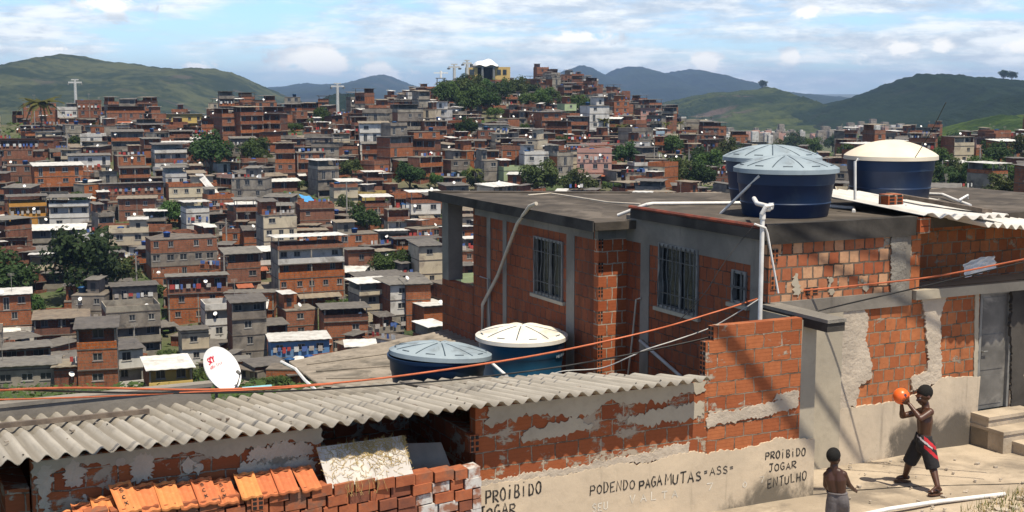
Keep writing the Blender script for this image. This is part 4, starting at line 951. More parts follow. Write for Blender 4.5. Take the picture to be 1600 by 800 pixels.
pipe('thin white pipe with an elbow in the corner behind the lit brick pier', [Vector(on_u(1000, 466, U1 - .05)), Vector(on_u(994, 468, U1 - .06)), Vector(on_u(988, 530, U1 - .06)), Vector(on_u(980, 596, U1 - .06))], .016, MT['pvc_old'])
pipe('grey pipe slanting down the shaded wall under the barred window', [Vector(on_u(1000, 532, U1 - .05)), Vector(on_u(1068, 592, U1 - .05))], .028, MT['greyc'])
pipe('white vertical pipe beside the tank with the sandy lid', [Vector(atl(1336, 312, 19.9)), Vector(atl(1336, 252, 19.9)), Vector(atl(1341, 249, 20.0))], .022, MT['pvc'])
pipe('short white pipe with elbow on the roof right of the front tank', [Vector(on_z(1296, 322, -1.9)), Vector(on_z(1334, 325, -1.9)), Vector(on_z(1334, 331, -1.92))], .030, MT['pvc'])
pipe('bent white pipe on the far roof right of the sandy-lid tank', [Vector(on_z(1446, 303, -1.88)), Vector(on_z(1473, 304, -1.86)), Vector(on_z(1492, 312, -1.88)), Vector(on_z(1516, 321, -1.9))], .028, MT['pvc'])
pipe('white pipe offcut crossing the bent pipe on the far roof', [Vector(on_z(1498, 313, -1.84)), Vector(on_z(1512, 305, -1.8)), Vector(on_z(1512, 311, -1.86))], .02, MT['pvc'])
pipe('white plastic pipe lying on the street in front of the ball player', [Vector(on_z(1340, 806, GZ + .04)), Vector(on_z(1390, 795, GZ + .03)), Vector(on_z(1464, 784, GZ + .03)), Vector(on_z(1472, 783, GZ + .03)), Vector(on_z(1570, 772, GZ + .03))], .03, MT['pvc'])
pipe('light blue pipe piece lying behind the corrugated roof', [Vector(atl(378, 608, 18.0)), Vector(atl(424, 604, 18.2))], .03, M('light_blue_pvc', (.25, .55, .62), None, 4, .45))
pipe('short white prop between the two lower tanks', [Vector(atl(769, 568, 19.6)), Vector(atl(792, 588, 18.9))], .025, MT['pvc'])
# supports under the tilted pipes etc. end on walls; overhead cables
def cable(label, pix, r, mat, group=None):
    pts = [Vector(atl(*q)) for q in pix]; out = []
    for i in range(len(pts) - 1):
        p0 = pts[max(i - 1, 0)]; p1 = pts[i]; p2 = pts[i + 1]; p3 = pts[min(i + 2, len(pts) - 1)]
        for k in range(8):
            s = k / 8; out.append(.5 * ((2 * p1) + (p2 - p0) * s + (2 * p0 - 5 * p1 + 4 * p2 - p3) * s * s + (3 * p1 - p0 - 3 * p2 + p3) * s ** 3))
    out.append(pts[-1]); return pipe(label, out, r, mat, 'cable', 'overhead_cable', 6)
cable('orange cable stretched from the drain pipe across the whole scene to the left', [(-60, 612, 11), (120, 606, 12.2), (300, 609, 13.3), (430, 605, 14.1), (560, 595, 15), (700, 577, 15.8), (860, 551, 16.6), (1020, 516, 17.3), (1130, 484, 17.8), (1216, 459, 18.15), (1330, 447, 18.0), (1460, 432, 17.6), (1600, 405, 17.1), (1700, 386, 16.8)], .0125, MT['orange'])
cable('second orange cable just below the first over the left roofs', [(-60, 626, 11), (120, 621, 12.2), (300, 613, 13.2), (420, 608, 14.0), (520, 600, 14.7)], .009, MT['orange'])
cable('black cable sagging from the right edge across the roofs to the left', [(-60, 604, 11), (120, 612, 12.2), (300, 614, 13.2), (470, 610, 14.3), (640, 599, 15.3), (760, 588, 15.9), (900, 569, 16.4), (1060, 538, 16.9), (1200, 505, 17.2), (1310, 478, 17.3), (1440, 448, 17.2), (1590, 412, 16.8), (1700, 388, 16.5)], .011, MT['black'])
cable('loose grey wire from the roof tanks to the pipe corner', [(850, 590, 17.6), (880, 580, 17.6), (940, 575, 17.6), (985, 557, 17.5), (1010, 546, 17.6), (1060, 530, 17.8), (1110, 512, 18.0), (1150, 490, 18.0), (1205, 455, 18.05)], .009, MT['greyc'])
cable('thin black wire crossing the barred window wall', [(1062, 500, 17.6), (1100, 460, 17.6), (1135, 405, 17.7), (1180, 350, 17.9)], .006, MT['black'])
cable('thin dark wire rising past the sandy tank lid to the hill', [(1430, 246, 20), (1455, 205, 19.6), (1478, 160, 19)], .006, MT['black'])
# thick cable bundles overhead, outside the picture, whose shadows cross the walls
sv = Vector((SUNV.dot(A), SUNV.dot(B), SUNV.z))
def shadow_cable(label, a, c, s0, s1, r):
    p0 = Vector(a) + sv * s0; p1 = Vector(c) + sv * s1; d = p1 - p0
    pipe(label, [p0 - d * .45, p0, (p0 + p1) / 2, p1, p1 + d * .5], r, MT['black'], 'cable', 'cable_bundle', 8)
shadow_cable('thick cable bundle high over the street, nearer the low wall', on_v(1128, 520, VA), on_v(1262, 692, VA), 6.0, 9.5, .058)
shadow_cable('thinner cable bundle high over the street, nearer the door', on_v(1275, 612, VS - .03), on_v(1338, 715, VS), 7.0, 9.0, .034)
shadow_cable('sagging cable bundle high over the upper wall', on_v(1225, 372, VS), on_v(1395, 470, VS), 6.8, 7.2, .030)
shadow_cable('drooping cable bundle high over the roof corner', on_v(1262, 366, VS), on_v(1405, 408, VS), 6.8, 7.1, .028)

# ---- satellite dish
dc = at(348, 576, 17.6); n = Vector((.74, -.44, .50)).normalized()
dish = thing('satellite_dish', 'white satellite dish with red lettering behind the corrugated roof', 'satellite dish', dc)
upv = (Vector((0, 0, 1)) - n * n.z).normalized(); sx = upv.cross(n).normalized()
Rm = Matrix((sx, upv, n)).transposed()
mb = MB(); k = 56; rr_ = 10; vs = []
for side in (0, 1):
    for i in range(rr_ + 1):
        s = i / rr_
        for j in range(k):
            a = 2 * math.pi * j / k; p = Vector((.315 * s * math.cos(a), .335 * s * math.sin(a), .055 * s * s - .055 - .014 * side)); vs.append(Rm @ p)
T = (rr_ + 1) * k; fs = []
for i in range(rr_):
    for j in range(k):
        q = i * k + j; q2 = i * k + (j + 1) % k; fs += [(q, q2, q2 + k, q + k), (T + q, T + q + k, T + q2 + k, T + q2)]
for j in range(k): q = rr_ * k + j; q2 = rr_ * k + (j + 1) % k; fs.append((q, T + q, T + q2, q2))
mb.add(vs, fs); refl = mb.build('reflector', MT['dish'], dish, smooth=True, sharp=50)
mb = MB(); dput = lambda a, z: Rm @ Vector((a, z, .055 * ((a / .315) ** 2 + (z / .335) ** 2) - .055 + .0035))
strokes(mb, 'SKY', (-.185, .105), (-.03, .135), .088, .021, dput, 3, gap=.2)
strokes(mb, '4004-1111', (-.185, .035), (.09, .075), .042, .008, dput, 4, gap=.35)
mb.build('printed_lettering', MT['red'], refl)
mb = MB(); e = Rm @ Vector((.03, -.31, -.02)); f_ = Rm @ Vector((.16, -.12, .02)) ; g = Rm @ Vector((.10, -.33, .10))
mb.tube([Rm @ Vector((.02, -.345, -.02)), Rm @ Vector((.05, -.28, .09)), Rm @ Vector((.07, -.17, .20))], .012, 6); mb.build('feed_arm', MT['steel'], dish)
mb = MB(); mb.tube([Rm @ Vector((.07, -.18, .19)), Rm @ Vector((.065, -.12, .16))], .024, 8); mb.build('receiver_head', MT['steel'], dish)
mb = MB(); mb.tube([Rm @ Vector((0, 0, -.07)), Rm @ Vector((0, 0, -.16)), Rm @ Vector((0, 0, -.16)) + Vector((0, .02, -.1)), Rm @ Vector((0, 0, -.16)) + Vector((0, .02, -.9))], .022, 8); mb.build('mast', MT['steel'], dish)

# ------------------------------------------------------------------ the hillside town
HM = {'brick': brick_mat('house_brick', (.265, .083, .034), (.33, .115, .048), (.25, .19, .14), bw=.6, bh=.4, ms=.03, smear=(.24, .19, .145), smear_thr=(.62, .70), smear_scale=.5, dirt=.55, rand=.26, bumpd=0),
      'brick2': brick_mat('house_brick_dark', (.19, .060, .031), (.235, .08, .038), (.2, .16, .12), bw=.6, bh=.4, ms=.03, smear=(.2, .165, .13), smear_thr=(.58, .68), smear_scale=.5, dirt=.6, rand=.28, bumpd=0),
      'grey': M('house_cement', (.25, .22, .18), (.165, .145, .12), .7, .95, c3=(.10, .09, .08), s3=.35, rand=.22),
      'white': M('house_whitewash', (.56, .54, .50), (.46, .44, .40), .6, .9, c3=(.28, .26, .23), s3=.35, rand=.12),
      'cream': M('house_cream_paint', (.50, .43, .31), (.42, .36, .26), .6, .9, c3=(.27, .22, .17), s3=.35, rand=.1),
      'yellow': M('house_yellow_paint', (.55, .40, .13), (.48, .34, .10), .6, .9, c3=(.3, .22, .1), s3=.3),
      'ochre': M('house_ochre_paint', (.48, .24, .05), (.40, .19, .04), .6, .9),
      'blue': M('house_blue_paint', (.10, .22, .42), (.085, .19, .36), .6, .85, c3=(.13, .22, .34), s3=.5),
      'lblue': M('house_pale_blue_paint', (.30, .40, .48), (.26, .35, .42), .6, .9, c3=(.2, .25, .28), s3=.4, rand=.1),
      'green': M('house_pale_green_paint', (.33, .40, .22), (.28, .34, .19), .6, .9, rand=.1),
      'pink': M('house_pink_paint', (.46, .27, .22), (.40, .23, .18), .6, .9, rand=.1)}
CNAME = {'brick': 'red-brick', 'brick2': 'dark-brick', 'grey': 'grey-cement', 'white': 'whitewashed', 'cream': 'cream', 'yellow': 'yellow', 'ochre': 'ochre', 'blue': 'bright-blue', 'lblue': 'pale-blue', 'green': 'pale-green', 'pink': 'pinkish'}
SLABM = M('house_slab_concrete', (.165, .138, .11), (.105, .09, .075), .8, .95, c3=(.08, .07, .06), s3=.5, rand=.2)
RMAT = {'white': M('white_metal_roof', (.58, .57, .54), (.44, .43, .40), .9, .75, c3=(.36, .34, .31), s3=.4, rand=.12), 'grey': M('grey_sheet_roof', (.145, .132, .115), (.095, .087, .078), .8, .85, c3=(.13, .12, .11), s3=.4, rand=.25),
        'beige': M('beige_sheet_roof', (.23, .19, .14), (.16, .13, .10), .8, .9, c3=(.17, .15, .12), s3=.4, rand=.15), 'tile': M('red_tile_roof', (.32, .10, .05), (.25, .08, .04), .8, .9)}
WFR = M('house_window_frame', (.30, .29, .27), (.2, .19, .18), 2, .6, rand=.35)
WPN = M('house_window_pane', (.022, .026, .03), (.04, .045, .05), 2, .3, spec=.5)
POSTM = M('house_post', (.30, .28, .25), (.2, .19, .17), 2, .9)
CLOTH = [M('laundry_white', (.6, .6, .58), None, 2, .9), M('laundry_red', (.4, .06, .05), None, 2, .9), M('laundry_blue', (.08, .14, .36), None, 2, .9), M('laundry_pale', (.42, .38, .34), None, 2, .9)]
WIN_ME = {}
def window_mesh(ww, wh):
    key = (round(ww, 1), round(wh, 1))
    if key not in WIN_ME:
        mb = MB(); f = .07
        mb.quad((-ww / 2, .12, 0), (ww / 2, .12, 0), (ww / 2, .12, wh), (-ww / 2, .12, wh), 1)
        for a in ((-ww / 2, -ww / 2 + f, 0, wh), (ww / 2 - f, ww / 2, 0, wh), (-ww / 2 + f, ww / 2 - f, 0, f), (-ww / 2 + f, ww / 2 - f, wh - f, wh), (-f / 2, f / 2, f, wh - f)): mb.box(a[0], a[1], .06, .115, a[2], a[3], 0)
        mb.box(-ww / 2 - .1, ww / 2 + .1, -.06, .05, -.09, -.003, 0)
        WIN_ME[key] = mb.mesh('window', [WFR, WPN])
    return WIN_ME[key], key
FH = 2.45
def holes_wall(mb, x0, x1, z0, z1, y, holes, m, dep=.16):
    xs = sorted(set([x0, x1] + [h[0] for h in holes] + [h[1] for h in holes]))
    for a, c in zip(xs, xs[1:]):
        hs = [h for h in holes if h[0] <= a + 1e-5 and h[1] >= c - 1e-5]
        if not hs: mb.quad((a, y, z0), (c, y, z0), (c, y, z1), (a, y, z1), m)
        else:
            h = hs[0]; mb.quad((a, y, z0), (c, y, z0), (c, y, h[2]), (a, y, h[2]), m); mb.quad((a, y, h[3]), (c, y, h[3]), (c, y, z1), (a, y, z1), m)
            mb.quad((a, y, h[2]), (c, y, h[2]), (c, y + dep, h[2]), (a, y + dep, h[2]), m); mb.quad((a, y + dep, h[3]), (c, y + dep, h[3]), (c, y, h[3]), (a, y, h[3]), m)
            mb.quad((a, y, h[2]), (a, y + dep, h[2]), (a, y + dep, h[3]), (a, y, h[3]), m); mb.quad((c, y + dep, h[2]), (c, y, h[2]), (c, y, h[3]), (c, y + dep, h[3]), m)
def roof_sheet(mb, x0, x1, y0, y1, z, slope, m=0, wav=True):
    n = max(2, int((x1 - x0) / .55)) if wav else 1; vs = []
    for s in (0, -.06):
        for i in range(n + 1):
            x = x0 + (x1 - x0) * i / n; dz = (.05 if i % 2 else 0)
            vs += [(x, y0, z + dz + s), (x, y1, z + slope + dz + s)]
    T = 2 * (n + 1); fs = []
    for i in range(n): q = 2 * i; fs += [(q, q + 2, q + 3, q + 1), (T + q, T + q + 1, T + q + 3, T + q + 2), (q, T + q, T + q + 2, q + 2), (q + 1, q + 3, T + q + 3, T + q + 1)]
    fs += [(0, 1, T + 1, T), (2 * n, T + 2 * n, T + 2 * n + 1, 2 * n + 1)]
    mb.add(vs, fs, m)
def house_spec(rg, w, floors=None, wall=None, roof=None, tone=None, kinds=None):
    wall = wall or rg.choices(['brick', 'brick2', 'grey', 'white', 'cream', 'lblue', 'green', 'pink', 'yellow'], [47, 25, 15, 5, 6, .4, .4, .8, .3])[0]
    n = floors or rg.choices([1, 2, 3, 4], [10, 42, 36, 12])[0]
    roof = roof or rg.choices(['flat', 'sheet', 'canopy', 'para'], [22, 30, 32, 16])[0]
    tone = tone or rg.choices(['white', 'grey', 'beige'], [15, 58, 27])[0]
    if kinds is None:
        kinds = [rg.choices(['win', 'bal'], [58, 42])[0] for _ in range(n)]
    k2 = list(kinds)
    second = rg.choices([wall, 'grey', 'white', 'brick', 'cream'], [62, 12, 9, 12, 5])[0]
    mats = [wall if rg.random() < .8 else second for _ in range(n)]
    if wall not in mats: mats[-1] = wall
    return dict(w=w, n=n, wall=wall, roof=roof, tone=tone, kinds=k2, mats=mats, side=rg.choices(['same', 'brick', 'brick2', 'grey'], [60, 10, 18, 12])[0])
def build_house(sp, root, d, rg, parts=True, mass=None):
    """sp on an Empty root: x along the front, y to the back; mass = (MB, matrix, material index map) for the far ones"""
    w, n = sp['w'], sp['n']; x0, x1 = -w / 2, w / 2; names = []
    def out(name, mb, mats, loc=(0, 0, 0)):
        if mass is None: return mb.build(name, mats, root, loc)
        M_, mtx, idx = mass; b0 = len(M_.v); M_.v += [tuple(mtx @ Vector((p[0] + loc[0], p[1] + loc[1], p[2] + loc[2]))) for p in mb.v]
        for f, mi in zip(mb.f, mb.m): M_.f.append([b0 + i for i in f]); M_.m.append(idx[mats[mi].name])
    used = []
    wallm = MB(); wm = []
    def mi(k):
        mm = HM[k]
        if mm not in wm: wm.append(mm)
        return wm.index(mm)
    side = lambda k: k if sp['side'] == 'same' else sp['side']
    base = mi('grey')
    wallm.box(x0, x1, 0, d, -7, 0, mi(side(sp['mats'][0])) if sp['wall'].startswith('brick') else base)
    slabs = MB(); par = []; wins = []; posts = []
    z = 0
    for i in range(n):
        k = sp['mats'][i]; z1 = z + FH; a = mi(k); sd = mi(side(k))
        wallm.quad((x0, d, z), (x0, 0, z), (x0, 0, z1), (x0, d, z1), sd); wallm.quad((x1, 0, z), (x1, d, z), (x1, d, z1), (x1, 0, z1), sd); wallm.quad((x1, d, z), (x0, d, z), (x0, d, z1), (x1, d, z1), sd)
        nw = max(1, int(w / rg.uniform(2.0, 3.4))); ww = rg.choice([.9, 1.1, 1.3]); wh = rg.choice([.9, 1.1]); hs = []
        for q in range(nw):
            cx = x0 + w * (q + .5) / nw + rg.uniform(-.25, .25)
            door = rg.random() < .16
            if rg.random() < .12: continue
            hs.append((cx - (.45 if door else ww / 2), cx + (.45 if door else ww / 2), z + (.04 if door else 1.0), z + (2.1 if door else 1.0 + wh), door))
        yy = 0 if sp['kinds'][i] == 'win' else min(1.5, d * .3)
        holes_wall(wallm, x0, x1, z, z1, yy, [h[:4] for h in hs], a)
        for h in hs: wins.append(((h[0] + h[1]) / 2, yy, h[2], h[1] - h[0], h[3] - h[2], h[4]))
        if yy: par.append((z, k)); 
        # slab line, a little proud
        o = .06 if rg.random() < .7 else .25
        slabs.box(x0 - .05, x1 + .05, -o, d + .05, z1 - .13, z1 + .012)
        if yy: slabs.box(x0 - .02, x1 + .02, -.051, yy - .003, z + .013, z + .03) if i == 0 else None
        z = z1
    if sp['wall'].startswith('brick') and rg.random() < .7 and w > 5:      # exposed columns on the front
        for cx in (x0 + .12, x1 - .12, 0):
            if sp['kinds'][0] == 'win': wallm.box(cx - .11, cx + .11, -.035, -.003, -2, z - .14, base)
    out('wall', wallm, wm); out('floor_slab', slabs, [SLABM])
    for (pz, k) in par:
        mb = MB(); mb.box(x0 + .003, x1 - .003, -.045, .10, pz + .02, pz + rg.uniform(.75, 1.05)); out('balcony_parapet', mb, [HM[k if rg.random() < .7 else 'brick']])
        if mass is None or True:
            mb = MB()
            for cx in ([x0 + .15, x1 - .15] + ([0] if w > 6 else [])): mb = MB(); mb.box(cx - .1, cx + .1, .11, .29, pz + .02, pz + FH - .131); out('post', mb, [POSTM])
    for (cx, yy, wz, ww, wh, door) in wins:
        if mass is None:
            me, key = window_mesh(ww, wh); link('door' if door else 'window', me, root, (cx, yy, wz), (0, 0, 0), (ww / key[0], 1, wh / key[1]))
        else:
            mb = MB(); mb.quad((cx - ww / 2, yy + .12, wz), (cx + ww / 2, yy + .12, wz), (cx + ww / 2, yy + .12, wz + wh), (cx - ww / 2, yy + .12, wz + wh)); out('window', mb, [WPN])
    top = z; R_ = sp['roof']; tone = RMAT[sp['tone']]
    if R_ in ('para', 'canopy'):
        mb = MB(); hgt = rg.uniform(.7, 1.05); k = sp['mats'][-1]
        mb.box(x0, x1, 0, .14, z + .013, z + hgt); mb.box(x0, x0 + .14, .141, d - .141, z + .013, z + hgt); mb.box(x1 - .14, x1, .141, d - .141, z + .013, z + hgt); mb.box(x0, x1, d - .14, d, z + .013, z + hgt)
        out('roof_parapet', mb, [HM[k if rg.random() < .75 else 'brick']]); top = z + hgt
    for q in range(rg.choice([0, 0, 0, 1, 1])):
        mb = MB(); cx, cz = rg.uniform(x0 + .5, x1 - .5), (z + rg.uniform(.5, 1.0) if rg.random() < .5 else FH * rg.randrange(1, n + 1) - .5); cy = -.32 if cz < z else rg.uniform(.1, 1)
        Rd = Matrix.Rotation(rg.uniform(-.6, .6), 3, 'Z') @ Matrix.Rotation(R(-52), 3, 'X').inverted(); kk = 10
        vs = [Vector((0, 0, -.09))] + [Vector((.33 * math.cos(a), .36 * math.sin(a), 0)) for a in [2 * math.pi * j / kk for j in range(kk)]]
        mb.add([Vector((cx, cy, cz)) + Rd @ v for v in vs], [(0, 1 + j, 1 + (j + 1) % kk) for j in range(kk)]); mb.tube([(cx, cy + .05, cz - .05), (cx, cy + .1, cz - .7)], .03, 4)
        out('antenna_dish', mb, [MT['dish']])
    if rg.random() < .3:
        mb = MB(); ax, ay = rg.uniform(x0 + .4, x1 - .4), rg.uniform(.4, d - .4); ah = z + rg.uniform(1.8, 3.2); mb.tube([(ax, ay, z), (ax, ay, ah)], .035, 4)
        for q in range(4): mb.tube([(ax - .5, ay, ah - .12 * q), (ax + .5, ay, ah - .12 * q)], .018, 3)
        out('aerial', mb, [POSTM])
    if R_ in ('flat', 'para') and rg.random() < .55 and d > 4.5:
        mb = MB(); rx0 = x0 + w * rg.choice([0.02, .35, .5]); rx1 = rx0 + w * rg.uniform(.35, .48); rk = rg.choice(['brick', 'brick2', 'grey', sp['mats'][-1]]); rh = rg.uniform(1.9, 2.5)
        mb.box(rx0 + .15, rx1 - .15, d * .35, d - .2, z + .014, z + rh); out('roof_room', mb, [HM[rk]])
        mb = MB(); roof_sheet(mb, rx0 - .3, rx1 + .3, d * .35 - .6, d + .1, z + rh + .1, rg.uniform(-.1, .35)); out('roof_room_cover', mb, [RMAT[rg.choice(['grey', 'grey', 'beige', 'white'])]])
        mb = MB(); mb.box((rx0 + rx1) / 2 - .4, (rx0 + rx1) / 2 + .4, d * .35 - .03, d * .35 - .002, z + .4, z + 1.7); out('window', mb, [WPN])
    if n > 1 and rg.random() < .28 and sp['kinds'][0] == 'win':
        mb = MB(); ax0 = x0 + w * rg.uniform(-.1, .3); ax1 = ax0 + w * rg.uniform(.4, .7); roof_sheet(mb, ax0, ax1, -2.2, -.07, FH - .75, .45); out('awning', mb, [RMAT[rg.choice(['grey', 'white', 'beige', 'tile'])]])
    if rg.random() < .22:
        mb = MB(); lz = z + 1.0 if R_ in ('flat',) else FH * max(1, n - 1) + 1.55; lx = x0 + .3
        while lx < x1 - .6:
            cw_ = rg.uniform(.35, .8); mb = MB(); mb.box(lx, lx + cw_, -.28, -.255, lz - rg.uniform(.5, .9), lz, rg.randrange(4)); out('laundry', mb, CLOTH); lx += cw_ + rg.uniform(.1, 1.0)
    if R_ == 'canopy':
        mb = MB(); ch = rg.uniform(2.0, 2.5); s = rg.uniform(-.2, .25)
        for cx in (x0 + .2, x1 - .2):
            for cy, e in ((.2, 0), (d - .2, s)): mb = MB(); mb.box(cx - .07, cx + .07, cy - .07, cy + .07, z + .013, z + ch + e - .04); out('roof_post', mb, [POSTM])
        mb = MB()
        if rg.random() < .55: mb.box(x0 + .15, x1 - .15, d - .35, d - .2, z + .02, z + ch - .1); out('back_wall', mb, [HM[sp['mats'][-1]]])
        mb = MB(); roof_sheet(mb, x0 - .5, x1 + .5, -.6, d + .4, z + ch, s); out('roof', mb, [tone]); top = z + ch
    elif R_ == 'sheet':
        mb = MB(); s = rg.uniform(.05, .55) * rg.choice([1, -1]); zz = z + (.1 if s > 0 else .1 - s)
        wallm2 = MB(); wallm2.prism([(0, 0)] * 3, 0, 0) if False else None
        roof_sheet(mb, x0 - .35, x1 + .35, -.55, d + .35, zz, s); out('roof', mb, [tone]); top = zz
        mb = MB(); k = sp['mats'][-1]
        za, zb = (zz - .06 + s * .55 / (d + .9), zz - .06 + s * (d + .5) / (d + .9))
        for xx in (x0, x1 - .12): mb.add([(xx, 0, z), (xx + .12, 0, z), (xx + .12, d, z), (xx, d, z), (xx, 0, za), (xx + .12, 0, za), (xx + .12, d, zb), (xx, d, zb)], [(0, 3, 2, 1), (4, 5, 6, 7), (0, 1, 5, 4), (1, 2, 6, 5), (2, 3, 7, 6), (3, 0, 4, 7)])
        mb.box(x0 + .121, x1 - .121, 0, .1, z, za); mb.box(x0 + .121, x1 - .121, d - .1, d, z, zb)
        out('gable', mb, [HM[k]])
    return top

WALLS = []          # every house: dict with px rectangle, depth, root position, spec
def add_house(px, Yd, w, rg, d=None, rot=None, fixed=False, z=None, **kw):
    p = place(px, Yd); sp = house_spec(rg, w, **kw); az = math.atan2(p.x, p.y)
    rot = rg.choices([ROT * .55, ROT, ROT + .25, -.15 - az * .5, -.5], [22, 28, 16, 20, 14])[0] + rg.uniform(-.2, .2) if rot is None else rot
    d = d or rg.uniform(4.2, 6.4); h = sp['n'] * FH + (2.4 if sp['roof'] == 'canopy' else .6)
    if z is not None: p.z = z
    elif not fixed: p.z += rg.uniform(-1.2, .5)
    k = F / Yd; cx = 800 + F * p.x / Yd; yb = 135 - k * p.z
    hw = (w * abs(math.cos(rot)) + d * abs(math.sin(rot)) * .5) / 2
    WALLS.append(dict(p=p, Y=Yd, sp=sp, d=d, rot=rot, rect=(cx - hw * k, cx + hw * k, yb - h * k, yb), rad=max(w, d) * .55, fixed=fixed, rg=random.Random(rg.random()), cx=cx))
